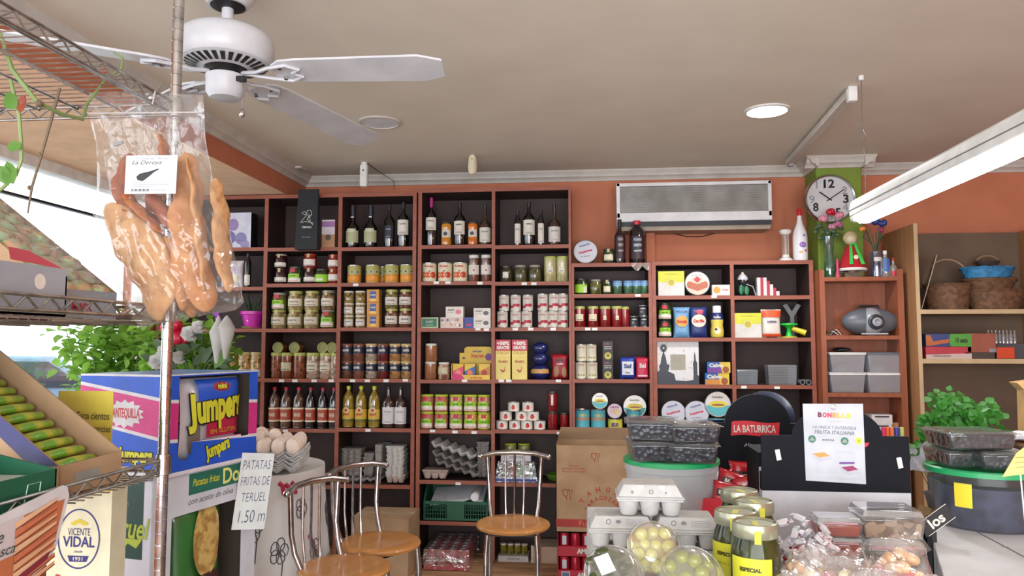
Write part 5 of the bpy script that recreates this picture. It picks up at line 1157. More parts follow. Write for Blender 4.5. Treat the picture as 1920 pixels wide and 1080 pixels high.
for k in range(1, 4): [m.box(sg*w_*.33-w_*.17, sg*w_*.33+w_*.17, -dd/2+.001, -dd/2+.005, .02+k*.024, .024+k*.024, GCR) for sg in (-1, 1)]
m.build('front_wall', r)
for sg in (-1, 1): MB().prism([(-dd/2, 0), (dd/2, 0), (dd/2, hh*1.7), (-dd/2+.08, hh*1.7), (-dd/2, hh)], sg*w_/2-.003, sg*w_/2+.003, GCR).build('side_wall', r, rot=None)
for ch in r.children:
    if ch.name.startswith('side_wall'): ch.rotation_euler = (0, 0, math.radians(90)); 
k = -1
for ch in r.children:
    if ch.name.startswith('side_wall'):
        for v in ch.data.vertices: v.co.y = v.co.y*1.0
        ch.location = (0, 0, 0)
MB().box(-w_/2, w_/2, dd/2-.006, dd/2, 0, hh*1.5, GCR).build('back_wall', r)
m = MB(); m.grid(lambda a, b: (-.17+.34*a, -.12+.22*b+.02*a, .10+.07*b+.06*a*a-.045*max(0, a-.75)*4*(b < 2)), 16, 4, C((205, 208, 214)))
m.tube([(.12, -.13, .155), (.13, .1, .17)], .026, C((220, 222, 226)), 14)
tag(m.build('paper_roll', loc=(cxm, 4.87, z)), 'large white paper sheet rolled up inside the green crate', 'paper')
# bay five pack of jars and wrapped tray
z = SHZ['5.6']
r = root('jar_pack', 'clear wrapped tray of small colourful bottles, fifth bay, behind the third stool', 'pack', (XP(969, 4.84, z), 4.87, z))
MB().cb(.26, .17, .03, C((190, 190, 200)), 0).build('tray', r); 
for k in range(12):
    c = ((40, 90, 60), (60, 70, 60), (170, 50, 60), (80, 130, 60))[k % 4]; MB().cyl(.019, .03, .1, C(c), 12, (-.105+.042*(k % 6), -.05+.06*(k//6))).build('small_bottle', r)
MB().frus(.275, .19, .23, .15, 0, .125, CLR('pack_film', (.92, .95, 1), .16, bump=.7, sc=18, haze=.06)).build('shrink_film', r)
MB().box(-.135, .13, -.0965, -.0955, .004, .02, C((60, 70, 150))).build('blue_strip', r)
o = MB().cb(.19, .12, .05, C((200, 200, 204))).text('conservas', 0, .025, .09, .014, -.061, GREYT).build('carton_tray', loc=(XP(968, 4.84, z), 4.87, z+.126)); tag(o, 'white carton tray on top of the wrapped bottles, fifth bay', 'tray')
for k, x in enumerate((957, 983)):
    o = jar(G((150, 156, 90)), LIDLIME, None, .9, .8)(.08, .055); o.location = (XP(x, 4.86, z), 4.86, z+.177); tag(o, 'lime lidded jar standing on the white carton tray, %s' % ('left one', 'right one')[k], 'jar', 'lime lidded jars on the carton tray')
o = MB().lathe([(.05, 0), (.07, .02), (.075, .04), (.07, .042), (.05, .01)], C((90, 130, 40)), 20).build('green_bowl', loc=(XP(1045, 4.88, z), 4.88, z)); tag(o, 'small green bowl on the low shelf left of the cardboard box', 'bowl')
# pallets
PAL = M('pallet_wood', (178, 138, 100), .8, c2=(154, 116, 82), sc=4, stretch=(1, 8, 1))
for k, (a, b) in enumerate(((-2.86, -1.99), (-1.97, -1.03), (-1.01, -.15), (-.14, .70), (.71, 1.42))):
    r = root('wooden_pallet', ('pale wooden pallet at the far left under the shelving', 'pale wooden pallet under the plain cardboard box', 'pale wooden pallet carrying the shrink wrapped cola cans', 'pale wooden pallet carrying the red beer can packs', 'pale wooden pallet at the right, hidden behind the counter')[k], 'pallet', ((a+b)/2, 4.47, 0), group='wooden pallets under the shelving'); h2 = (b-a)/2
    for j in range(5): MB().box(-h2, h2, j*.122, j*.122+.09, .113, .13, PAL).build('slat', r)
    for x in (-h2+.05, 0, h2-.05): MB().box(x-.045, x+.045, 0, .578, .02, .113, PAL).build('block', r)
    for x in (0, .24, .5): MB().box(-h2, h2, x, x+.08, 0, .02, PAL).build('bottom_board', r)
CARD = M('cardboard', (176, 146, 114), .85, c2=(160, 130, 98), sc=8); CARDI = M('cardboard_inside', (150, 122, 94), .9)
x0 = XP(657, 4.4, .4); x1 = XP(765, 4.4, .4)
r = root('cardboard_box', 'plain closed cardboard box on the pallet behind the second stool', 'box', ((x0+x1)/2, 4.56, .131)); w2 = (x1-x0)/2
MB().box(-w2, w2, -.15, .15, 0, .335, CARD).build('body', r, bevel=.003)
MB().box(-w2, w2, -.151, -.001, .335, .339, CARD).box(-w2, w2, .001, .151, .335, .339, CARD).build('top_flap', r)
MB().box(-w2, w2, -.02, .02, .3392, .3398, C((196, 176, 150), .3)).build('tape', r)
# cola cans
CAN = M('aluminium', (190, 196, 204), .3, .9); RED = C((176, 22, 44), .35); FILM = CLR('shrink_film', (.95, .93, .95), .18, bump=.6, sc=14, haze=.05)
xc = XP(838, 4.6, .2)
r = root('can_pack', 'shrink wrapped pack of red cola cans on the pallet', 'can pack', (xc, 4.78, .131)); 
def can(rr_, h, c): return MB().lathe([(rr_*.8, 0), (rr_, .008), (rr_, h-.012, c), (rr_*.82, h, CAN), (rr_*.76, h-.001, CAN), (rr_*.7, h-.006, CAN)], c, 14)
cm = can(.032, .115, RED)
first = None
for i in range(4):
    for j in range(6):
        o = cm.build('can') if first is None else first.copy()
        if first is None: first = o
        else: COL.objects.link(o)
        o.parent = r; o.location = (-.099+i*.066, -.165+j*.066, .004)
m = MB(); m.box(-.136, .136, -.203, .203, 0, .004, C((190, 150, 150))).box(-.136, .136, -.204, -.2035, 0, .03, C((186, 30, 56)))
m.build('carton_base', r)
m = MB()
for k in range(3): m.text('Coca-Cola', -.085+.082*k, .065, .075, .026, -.2055, LABW, .03, shear=.3)
m.build('lettering', r)
MB().box(-.14, .14, -.2065, .206, 0.001, .122, FILM).build('film', r)
# beer packs and big box
xl = XP(1046, 4.46, .3); 
RB = C((180, 30, 52), .4)
for k in range(2):
    z0 = .131+k*.136
    r = root('beer_pack', 'red carton of beer cans, %s of two, under the big cardboard box' % ('lower', 'upper')[k], 'can pack', (xl+.2, 4.6, z0), group='red beer can packs')
    MB().box(-.2, .2, -.139, .14, 0, .055, RB).build('carton_base', r); MB().box(-.2, -.197, -.139, .14, .055, .13, RB).build('end_panel', r)
    first = None
    for i in range(6):
        for j in range(4):
            if first is None: first = can(.031, .124, RB if 0 else M('beer_can', (176, 34, 56), .3, .5)).build('can'); o = first
            else: o = first.copy(); COL.objects.link(o)
            o.parent = r; o.location = (-.163+i*.065, -.104+j*.066, .005)
    m = MB(); m.text('AMBAR', 0.0-.03, .03, .12, .03, -.1396, LABW, .05)
    if k == 0: m.flat([(-.18, .012), (-.13, .012), (-.13, .048), (-.18, .048)], -.1396, C((200, 206, 214))).flat([(-.175, .017), (-.135, .017), (-.135, .043), (-.175, .043)], -.14, C((90, 110, 140)))
    for q in range(3): m.flat([(-.175+.13*q, .065), (-.15+.13*q, .065), (-.15+.13*q, .115), (-.175+.13*q, .115)], -.1372, C((190, 196, 206), .3))
    m.build('lettering', r)
r = root('cardboard_box', 'tall open cardboard box with red print standing on red beer packs', 'box', (xl+.225, 4.6, .4036)); W2 = .235; Hb = .50
PR = C((176, 60, 50))
MB().box(-W2, W2, -.14, -.136, 0, Hb, CARD).box(-W2, W2, .136, .14, 0, Hb, CARD).box(-W2, -W2+.004, -.14, .14, 0, Hb, CARD).box(W2-.004, W2, -.14, .14, 0, Hb, CARD).box(-W2, W2, -.14, .14, 0, .004, CARD).build('body', r)
MB().add([(-W2, .14, Hb), (W2, .14, Hb), (W2-.02, .145, Hb+.075), (-W2+.02, .145, Hb+.075)], [(0, 1, 2, 3)], CARDI).add([(-W2, -.14, Hb), (-W2, .14, Hb), (-W2+.03, .10, Hb+.06), (-W2+.03, -.06, Hb+.06)], [(0, 1, 2, 3)], CARDI).build('top_flap', r)
m = MB(); y = -.1406
m.flat([(-W2, .03), (W2, .03), (W2, .075), (-W2, .075)], y, C((170, 46, 40))).text('Fundi', -.05, .052, .1, .03, y-.0005, C((206, 120, 90)))
m.text('Producto\nalimentario para llevar\nManipular con cuidado', -.13, .365, .14, .05, y, PR)
for k, ch_ in enumerate('TAHONA'): a = math.radians(150-24*k); m.text(ch_, .04+.14*math.cos(a), .11+.14*math.sin(a), .026, .03, y, PR, .03, rot=a-math.pi/2)
for k, ch_ in enumerate('ZARAGOZANA'): a = math.radians(160-15.5*k); m.text(ch_, .04+.10*math.cos(a), .10+.10*math.sin(a), .02, .024, y, PR, .03, rot=a-math.pi/2)
for cx_, cz_, q in ((-.165, .215, .03), (.0, .43, .026)):
    m.tube([(cx_-q, y, cz_+q), (cx_-q*.9, y, cz_), (cx_-q*.3, y, cz_-q*.4), (cx_-q*.2, y, cz_-q)], .0016, PR, 4).tube([(cx_, y, cz_+q), (cx_-.1*q, y, cz_), (cx_-q*.3, y, cz_-q*.4)], .0016, PR, 4).tube([(cx_-q, y, cz_+q), (cx_, y, cz_+q)], .0016, PR, 4).tube([(cx_+q*.5, y, cz_-q), (cx_+q*.4, y, cz_), (cx_+q*.2, y, cz_+q), (cx_+q*.9, y, cz_+q*.9), (cx_+q*.7, y, cz_)], .0016, PR, 4)
m.build('red_print', r)
# floor items at back under shelf five
o = MB().cb(.19, .14, .035, C((196, 192, 190))).text('conservas', 0, .018, .08, .014, -.071, GREYT).build('carton_tray', loc=(XP(964, 4.85, .2), 4.86, .131)); tag(o, 'white carton tray of yellow jars on the pallet under shelf five', 'tray')
for k in range(4):
    o = jar(G((150, 140, 50)), LIDW, None, .88, .84)(.042, .062); o.location = (XP(964, 4.85, .2)-.068+.045*k, 4.85, .166+.001); tag(o, 'yellow jar in the low white carton tray, %s' % pos(k, 4), 'jar', 'yellow jars in the low tray')
o = MB().cb(.15, .2, .1, M('pinkish_board', (186, 160, 140), .8)).box(-.09, -.076, -.1, -.09, 0, .105, C((200, 196, 180))).build('wooden_box', loc=(XP(1024, 4.86, .2), 4.88, .131)); tag(o, 'low pinkish box on the pallet left of the beer packs', 'box')

# ================================================================ STOOLS, TABLE, EGGS
SEAT = M('beech_seat', (196, 136, 72), .4, c2=(176, 116, 58), sc=3, coat=.3, stretch=(1, 5, 1))
def mkstool():
    r = root('bar_stool'); sz = .68
    MB().lathe([(.001, sz-.004), (.12, sz-.003), (.155, sz), (.168, sz-.006), (.172, sz-.014), (.168, sz-.024), (.15, sz-.03), (.001, sz-.03)], SEAT, 40, cap=False).build('seat', r); st_ = r.children[0]
    MB().box(-.1, .1, -.1, .1, sz-.045, sz-.0305, M('black_steel', (40, 40, 44), .4, .6)).build('seat_plate', st_)
    for sx in (-1, 1):
        for sy in (-1, 1): MB().tube([(sx*.11, sy*.11, sz-.035), (sx*.116, sy*.116, sz-.12), (sx*.118, sy*.118, .0)], .0125, CHROME, 10).build('leg', r)
    for k in range(1): MB().tube([(.165*math.cos(a*.5236), .165*math.sin(a*.5236), .22) for a in range(12)], .008, CHROME, 8, closed=True).build('foot_ring', r)
    rl = .165
    MB().tube([(-rl, .135, .955), (-rl*.6, .16, .968), (0, .17, .972), (rl*.6, .16, .968), (rl, .135, .955)], .0125, CHROME, 12).ell((-rl, .135, .955), (.014, .014, .014), CHROME).ell((rl, .135, .955), (.014, .014, .014), CHROME).build('top_rail', r)
    for sx in (-1, 1): MB().tube([(sx*.105, .10, sz-.03), (sx*.118, .135, sz+.05), (sx*.122, .15, sz+.12), (sx*.132, .15, .96)], .0105, CHROME, 10).build('back_post', r)
    for x in (-.045, 0, .045): MB().tube([(x*.9, .155, sz-.02), (x, .168, sz+.1), (x, .168, .968)], .0055, CHROME, 8).build('spindle', r)
    return r
for (px, py, Y, th, lb) in ((646, 1060, 2.77, 68, 'chrome bar stool nearest the camera, round wooden seat cut off by the photo edge'), (712, 1012, 3.13, 60, 'chrome bar stool with round wooden seat beside the plain cardboard box'), (962, 972, 3.51, 3, 'chrome bar stool facing forward in front of the wooden pallet')):
    o = INST('stool', mkstool); o.location = (XP(px, Y, .68), Y, 0); o.rotation_euler = (0, 0, math.radians(th)); tag(o, lb, 'stool', 'chrome and wood bar stools')
tx, ty, tz = -1.42, 3.08, .985
r = root('round_table', 'tall round table hidden under the printed paper cover', 'table', (tx, ty, 0))
MB().cyl(.3, tz-.03, tz-.003, C((150, 120, 90)), 36).build('tabletop', r); MB().cyl(.03, .02, tz-.03, CHROME, 16).build('column', r); MB().lathe([(.22, 0), (.22, .012), (.05, .03)], DARK, 28).build('base', r)
PAP = M('printed_paper', (196, 192, 190), .8, c2=(206, 203, 200), sc=3); PAPF = C((180, 40, 70)); INK = C((84, 80, 84))
m = MB(); nn = 90
def cl(a, t):
    th = a*2*math.pi; rr_ = .302+.004+ (.012+.05*t)*(.5+.5*math.sin(9*th+.6))*t + .02*t*math.sin(3*th)
    drop = .52+.06*math.sin(4*th+1)
    return (rr_*math.cos(th), rr_*math.sin(th), -drop*t)
m.grid(lambda a, t: cl(a, t), nn, 10, PAP); m.lathe([(.001, .0), (.306, .0)], PAP, nn, cap=False)
cov = m.build('table_cover', loc=(tx, ty, tz), ang=80); tag(cov, 'white printed paper cover with sketched flowers draped over the tall round table', 'tablecloth')
def ink(pts, mt, w=.0022):     # pts in (angle deg, drop fraction)
    mb = MB(); q = []
    for a, t in pts: c = cl((a % 360)/360, t); q.append((c[0]*1.006+.0, c[1]*1.006, c[2]))
    mb.tube(q, w, mt, 4); return mb
mk = MB()
for (a0, t0, s_) in ((-62, .35, 1.2), (-25, .3, 1.0), (-44, .62, 1.1), (-80, .7, 1), (-8, .6, .9), (12, .35, 1)):
    for q in range(5):
        b = q*1.26; mb = ink([(a0+s_*3.2*math.cos(b)+s_*2.6*math.cos(k*.785+b), t0+s_*.05*math.sin(b)+s_*.05*math.sin(k*.785+b)) for k in range(9)], INK); mk.v_ = 0
        mk.add([tuple(v) for v in mb.v], mb.f, INK)
    mb = ink([(a0, t0), (a0+2*s_, t0+.1), (a0+1*s_, t0+.22*s_)], INK); mk.add([tuple(v) for v in mb.v], mb.f, INK)
for k in range(7): mb = ink([(-88+1.5*k, .45+.05*k), (-76+1.5*k, .44+.05*k)], INK, .0018); mk.add([tuple(v) for v in mb.v], mb.f, INK)
mk.build('sketch_print', cov)
mk = MB()
for a0, t0 in ((-45, .06), (-40, .08), (-35, .07), (-60, .1), (-15, .5), (-52, .85)):
    mb = ink([(a0, t0), (a0+3, t0+.03), (a0+4, t0+.1)], PAPF, .009); mk.add([tuple(v) for v in mb.v], mb.f, PAPF)
mk.box(.05, .13, .03, .034, .0012, .0022, PAPF).build('pink_print', cov)
# egg tray stack
ex, ey = -1.30, 2.98
for k in range(8):
    o = INST('bigtray', lambda: mktray(5, 5, .058, .036, PULPW)); o.location = (ex+R_.uniform(-.004, .004), ey, tz+.006+k*.0075); o.rotation_euler = (0, 0, math.radians(14)+R_.uniform(-.03, .03))
    tag(o, 'pulp egg tray in the pile on the paper covered table, %s' % ('bottom one' if k == 0 else 'top one holding eggs' if k == 7 else ORD[k]+' from bottom'), 'egg tray', 'egg tray pile on the round table')
EGG = M('white_egg', (222, 204, 190), .5, c2=(230, 214, 202), sc=6)
def mkegg(): return MB().lathe([(.0005, -.034), (.012, -.032), (.021, -.024), (.0265, -.010), (.0275, .0), (.0255, .014), (.019, .027), (.010, .034), (.0005, .0365)], EGG, 20, cap=False).build('egg', ang=80)
n = 0; ca, sa = math.cos(math.radians(14)), math.sin(math.radians(14))
rowsn = ['front row', 'second row', 'third row', 'fourth row', 'back row']
for j in range(5):
    for i in range(5):
        lx = (i-2)*.056; ly = (j-2)*.056; o = INST('egg', mkegg); o.location = (ex+lx*ca-ly*sa, ey+lx*sa+ly*ca, tz+.006+.0075*7+.047); o.rotation_euler = (R_.uniform(-.2, .2), R_.uniform(-.2, .2), 0)
        tag(o, 'white egg in the top tray on the table, %s, %s' % (rowsn[j], pos(i, 5)), 'egg', 'eggs on the tray pile')
for i, (lx, ly) in enumerate(((-.085, -.085), (-.03, -.085), (.03, -.03), (-.03, -.03), (-.085, -.03), (-.085, .03), (-.03, .04))):
    o = INST('egg', mkegg); o.location = (ex+lx*ca-ly*sa, ey+lx*sa+ly*ca, tz+.006+.0075*7+.080); o.rotation_euler = (R_.uniform(.2, .6), R_.uniform(-.4, .4), 0)
    tag(o, 'white egg heaped on the other eggs, %s from the heap front' % ('first', 'second', 'third', 'fourth', 'fifth', 'sixth', 'last')[i], 'egg', 'eggs on the tray pile')
# ================================================================ OUTSIDE THE WINDOW
PAVE = M('pale_pavement', (196, 194, 190), .9, sc=2)
struct(MB().box(-30, -3.12, -8, 30, -.2, -.1, PAVE).build('pavement'))
struct(MB().box(-2.965, -2.96, -2.0, 4.68, .84, 2.46, CLR('window_glass', (.97, .98, .98), .03)).build('window_2'))
car = root('parked_car', 'pale blue parked car seen through the window among the leaves', 'car', (-8.6, 10.6, -.1), rz=math.radians(30))
CARB = M('car_paint', (120, 150, 176), .3, coat=1); 
MB().prism([(-2, .35), (2, .35), (2.05, .8), (1.2, .95), (.6, 1.42), (-1.0, 1.45), (-1.7, .98), (-2.05, .9)], -.85, .85, CARB).build('body', car, bevel=.04)
MB().prism([(-1.45, .98), (1.0, .96), (.5, 1.34), (-.95, 1.37)], -.87, .87, C((50, 60, 70), .15)).build('side_windows', car)
for x in (-1.25, 1.3):
    for y in (-.8, .8): m = MB(); m.T = Matrix.Translation((x, y, .33)) @ Matrix.Rotation(math.pi/2, 4, 'X'); m.cyl(.33, -.1, .1, BLACK, 20); m.cyl(.2, -.11, .11, C((150, 150, 155)), 16); m.build('wheel', car)
def leafmat(name, c, tr=.5):
    if name in _mc: return _mc[name]
    m = bpy.data.materials.new(name); m.use_nodes = True; nt = m.node_tree; N = nt.nodes; L = nt.links
    b = N['Principled BSDF']; b.inputs['Base Color'].default_value = lin(c); b.inputs['Roughness'].default_value = .45
    no = N.new('ShaderNodeTexNoise'); no.inputs['Scale'].default_value = 7; tc = N.new('ShaderNodeTexCoord'); L.new(tc.outputs['Object'], no.inputs['Vector'])
    cr = N.new('ShaderNodeValToRGB'); cr.color_ramp.elements[0].color = lin([v*.7 for v in c]); cr.color_ramp.elements[1].color = lin([min(255, v*1.15) for v in c]); L.new(no.outputs['Fac'], cr.inputs[0]); L.new(cr.outputs[0], b.inputs['Base Color'])
    t = N.new('ShaderNodeBsdfTranslucent'); L.new(cr.outputs[0], t.inputs[0]); mx = N.new('ShaderNodeMixShader'); mx.inputs[0].default_value = tr
    L.new(b.outputs[0], mx.inputs[1]); L.new(t.outputs[0], mx.inputs[2]); L.new(mx.outputs[0], N['Material Output'].inputs[0]); _mc[name] = m; return m
LFB = leafmat('bright_leaf', (150, 196, 84), .6); LFP = leafmat('parsley_leaf', (64, 138, 48), .35); LFV = leafmat('pothos_leaf', (110, 160, 70), .5)
def leaf(m, c, L_, W_, d, up, mt, fold=.15):
    d = Vector(d).normalized(); up = Vector(up); s_ = d.cross(up)
    if s_.length < .01: s_ = d.orthogonal()
    s_.normalize(); n_ = s_.cross(d); c = Vector(c)
    pr = [(0, 0), (.18, .7), (.42, 1), (.7, .72), (1, 0)]
    vs = [c+d*(L_*t)+n_*(-fold*L_*t*t) for t, w_ in pr]
    for sg in (-1, 1): vs += [c+d*(L_*t)+s_*(sg*W_*w_)+n_*(fold*W_*w_-fold*L_*t*t) for t, w_ in pr[1:4]]
    m.add(vs, [(0, 1, 5), (1, 2, 6, 5), (2, 3, 7, 6), (3, 4, 7), (0, 8, 1), (1, 8, 9, 2), (2, 9, 10, 3), (3, 10, 4)], mt)
def shrub(x, y, ztop, zlow, rad, n, lab, seed):
    rr = random.Random(seed); r = root('potted_shrub', lab, 'plant', (x, y, 0))
    MB().lathe([(.11, 0), (.15, .26), (.16, .28), (.14, .28), (.135, .25)], C((150, 84, 60)), 24).lathe([(.001, .25), (.135, .25)], C((60, 44, 34)), 20, cap=False).build('pot', r)
    st = MB(); m = MB()
    for k in range(16):
        a = rr.uniform(0, 6.28); q = rr.uniform(.3, 1)*rad; h = rr.uniform(zlow+.1, ztop); P = [(0, 0, .25), (q*.3*math.cos(a), q*.3*math.sin(a), h*.5), (q*.8*math.cos(a), q*.8*math.sin(a), h*.85), (q*math.cos(a), q*math.sin(a), h)]
        st.tube(P, [.006, .004, .003, .0015], STEMG, 5)
        for j in range(n//16):
            t = rr.uniform(.0, 1); i0 = 1 if t < .35 else 2; f = rr.random(); p = Vector(P[i0]).lerp(Vector(P[i0+1]), f)
            if p.z < zlow: p.z = rr.uniform(zlow, ztop)
            p += Vector((rr.gauss(0, .04), rr.gauss(0, .04), rr.gauss(0, .03)))
            leaf(m, p, rr.uniform(.04, .075), rr.uniform(.018, .03), (rr.uniform(-1, 1), rr.uniform(-1, 1), rr.uniform(-.7, .4)), (rr.uniform(-.4, .4), rr.uniform(-.4, .4), 1), LFB)
    st.build('stems', r); m.build('foliage', r, weld=False)
shrub(-2.56, 3.85, 1.64, 1.2, .32, 1500, 'bushy bright green plant by the window, left of the two', 3)
shrub(-2.05, 3.75, 1.60, 1.2, .29, 1300, 'bushy bright green plant by the window, right one behind the metal post', 5)
# flowers behind the snack box
ps = root('flower_stand', 'tall plain stand hidden behind the blue snack box, carrying the flower vase', 'stand', (-1.86, 3.42, 0)); MB().cyl(.14, 1.08, 1.1, C((150, 120, 90)), 28).build('top', ps); MB().cyl(.025, .02, 1.08, C((110, 84, 60)), 12).build('column', ps); MB().cyl(.14, 0, .02, C((110, 84, 60)), 28).build('foot', ps)
fz = 1.1
r = root('flower_vase', 'bouquet of white lilies and a red rose behind the snack box', 'flowers', (-1.86, 3.42, fz)); MB().lathe([(.05, 0), (.06, .05), (.045, .18), (.06, .24)], CLR('vase_glass', (.8, .88, .88), .15, haze=.2), 20).build('vase', r)
def q3(px, py, Y): p = PY(px, py, Y); return (p.x+1.86, p.y-3.42, p.z-fz)
st = MB()
for px, py in ((318, 622), (334, 630), (358, 625), (402, 640), (420, 640), (300, 650), (380, 625), (340, 665)): st.tube([(0, 0, .02), (.0, 0, .2), q3(px, py+10, 3.38)], .004, STEMG, 6)
st.build('stems', r)
m = MB(); rose(m, q3(322, 612, 3.36), .055, C((186, 16, 44)), 4); rose(m, q3(338, 634, 3.34), .05, C((176, 14, 50)), 6); m.build('red_rose', r)
WH = leafmat('white_petal', (232, 232, 222), .4)
for px, py, s_ in ((360, 628, .06), (376, 615, .05), (318, 665, .07), (300, 680, .06), (340, 672, .05)):
    m = MB(); c = q3(px, py, 3.3)
    for k in range(9): a = k*.7; leaf(m, c, s_*(1.1 if k % 2 else .8), s_*.5, (math.cos(a), -.9-.3*(k % 3), math.sin(a)), (0, -1, .2), WH, -.3)
    m.build('lily', r)
for px, py, h_ in ((408, 648, .15), (424, 640, .13)):
    m = MB(); c = q3(px, py, 3.25); m.lathe([(.012, -.08), (.02, -.04), (.035, .02), (.045, .06), (.02, .10), (.004, h_*.9)], WH, 14, c, sx=.8, cap=False); m.build('calla', r)
m = MB(); PURP = leafmat('purple_petal', (170, 80, 200), .4)
for k in range(14): leaf(m, q3(416+R_.uniform(-7, 10), 590+k*4, 3.3), .03, .012, (R_.uniform(-1, 1), -.5, R_.uniform(-1, .5)), (0, -1, 0), PURP)
m.build('purple_spray', r)
m = MB()
for k in range(26): leaf(m, q3(R_.uniform(290, 430), R_.uniform(632, 695), 3.36), .09, .022, (R_.uniform(-1, 1), R_.uniform(-.5, .2), R_.uniform(.0, 1)), (0, -1, .3), LFD_ if False else LEAFD)
leaf(m, q3(402, 692, 3.24), .17, .03, (.5, 0, 1), (0, -1, 0), LFV); m.build('leaves', r)
# ================================================================ WIRE RACK
rx0, rx1, ry0, ry1 = -1.42, -.94, .68, 1.6
rack = root('wire_rack', 'chrome wire shelving rack with ringed posts at the left', 'rack', (rx1, ry1, 0))
def rp(x, y, z): return (x-rx1, y-ry1, z)
for (x, y) in ((rx1, ry1), (rx1, ry0), (rx0, ry1), (rx0, ry0)):
    pr = []
    z = 0.
    while z < 2.66: pr += [(.0122, z), (.0122, z+.0235), (.0112, z+.0242), (.0112, z+.0255)]; z += .0265
    m = MB().lathe(pr, CHROME, 16, rp(x, y, 0)); m.build('post', rack, ang=30)
for zt_, nmz in ((2.052, 0), (1.583, 1), (1.243, 2)):
    th = .026; wz = zt_ if nmz == 0 else zt_-.036
    m = MB()
    cs = [(rx0, ry0), (rx1, ry0), (rx1, ry1), (rx0, ry1)]
    for k in range(4):
        a, b = cs[k], cs[(k+1) % 4]; L_ = math.hypot(b[0]-a[0], b[1]-a[1])
        for zz in (zt_, zt_-th): m.tube([rp(*a, zz), rp(*b, zz)], .0036, STEEL, 8)
        n = int(L_/.028); zg = []
        for j in range(n+1):
            t = j/n; zg.append(rp(a[0]+(b[0]-a[0])*t, a[1]+(b[1]-a[1])*t, zt_-.002 if j % 2 else zt_-th+.002))
        m.tube(zg, .0026, STEEL, 6)
    m.build('truss_frame', rack)
    m = MB()
    for k in range(5): x = rx0+(rx1-rx0)*(k+.5)/5; m.tube([rp(x, ry0, wz-.005), rp(x, ry1, wz-.005)], .0028, STEEL, 6)
    for k in range(37): y = ry0+.012+k*(ry1-ry0-.024)/36; m.tube([rp(rx0, y, wz), rp(rx1, y, wz)], .0017, STEEL, 5)
    m.build('shelf_wires', rack)
    for (x, y) in cs: MB().lathe([(.0135, zt_-th-.008), (.0165, zt_-th-.006), (.0165, zt_+.004), (.0145, zt_+.012)], STEEL, 16, rp(x, y, 0), cap=False).build('collar', rack)
# trays on the rack: (rim far right A, long vector u to the upper left, short vector v towards the camera)
def wedge(name, lab, A, u, v, zb, wallm, endm, rimdrop, blue=None):
    """open carton sloping up to the left; straight sides go down to the shelf at zb"""
    A = Vector(A); u = Vector(u); v = Vector(v); r = root(name, lab, 'tray', (A.x, A.y, zb)); O = Vector((A.x, A.y, zb))
    B, Cc, D = A+u, A+v, A+u+v
    def wall(p, q, nm, mt, th=.003):
        n_ = (q-p).cross(Vector((0, 0, 1))).normalized()*th
        P = [Vector((p.x, p.y, zb)), Vector((q.x, q.y, zb)), Vector((q.x, q.y, zb))+n_, Vector((p.x, p.y, zb))+n_, p, q, q+n_, p+n_]
        MB().hexa([k-O for k in P], mt).build(nm, r)
    wall(A, B, 'long_wall', wallm); wall(Cc, A, 'end_wall', endm); wall(D, Cc, 'long_wall', wallm); wall(B, D, 'end_wall', wallm)
    dz = Vector((0, 0, -rimdrop)); MB().hexa([k-O for k in (A+dz-dz*.0, B+dz, D+dz, Cc+dz, A+dz*.96, B+dz*.96, D+dz*.96, Cc+dz*.96)], wallm).build('inner_floor', r)
    return r, O
A = PY(226, 845, 1.52); u = Vector((-.44, .06, .285)); v = Vector((-.014, -.165, -.006)); zb2 = 1.243-.036+.003
r, O = wedge('candy_tray', 'brown cardboard tray of green candy sticks on the lower wire shelf', A, u, v, zb2, CARD, CARD, .068)
NVB = C((36, 36, 96)); Cc = A+v
m = MB(); m.T = Matrix.Translation(-O+Vector((0, 0, 0))) ; q = .004; m.add([Cc+Vector((-q, q, -.001)), A+Vector((-q, -q, -.001)), A+Vector((-q, -q, -.012)), Cc+Vector((-q, q, -.018))], [(0, 1, 2, 3)], NVB).add([Cc+Vector((.0, -.0036, -.0)), Cc+u*.45+Vector((0, -.0036, 0)), Cc+u*.45+Vector((0, -.0036, -.035)), Cc+Vector((-.06, -.0036, -.0))], [(0, 1, 2, 3)], NVB).build('blue_print', r)
m = MB(); x = .0038; m.T = Matrix.Translation(-O); b0 = Cc.lerp(A, .2); b1 = Cc.lerp(A, .62); m.add([b0+Vector((x, 0, -.045)), b1+Vector((x, 0, -.045)), b1+Vector((x, 0, -.02)), b0+Vector((x, 0, -.02))], [(0, 1, 2, 3)], C((150, 148, 140))).build('sticker', r)
GST = M('green_wrapper', (110, 176, 44), .3, coat=.5, c2=(190, 196, 60), sc=22, lo=.45, hi=.6); n_ = u.normalized().cross(v.normalized()); n_ = n_ if n_.z > 0 else -n_
def mkstick():
    m = MB(); m.tube([(0, -.062, 0), (0, -.055, 0), (0, 0, .002), (0, .055, 0), (0, .062, 0)], [.007, .0105, .0115, .0105, .007], GST, 10, flat=.85); return m.build('candy_stick', ang=70)
for k in range(15):
    p = A+u*(.07+.06*k)+v*.44+n_*(-.037); o = INST('stick', mkstick); o.location = p; o.rotation_euler = (0, -math.atan2(-.285, -.44)*0+math.radians(33), R_.uniform(-.05, .05)+.06)
    tag(o, 'green wrapped candy stick in the cardboard tray, %s' % ('lowest one' if k == 0 else 'highest one' if k == 14 else 'number %d from the lower end' % (k+1)), 'candy', 'green candy sticks in the tray')
A = PY(217, 549, 1.55); u2 = Vector((-.42, .07, .285)); v2 = Vector((-.014, -.17, -.002)); zb1 = 1.583-.036+.003
GRYC = M('grey_card', (156, 160, 170), .7)
r, O = wedge('sweets_carton', 'grey cardboard carton of film wrapped green and brown sweets on the middle wire shelf', A, u2, v2, zb1, CARD, GRYC, .03)
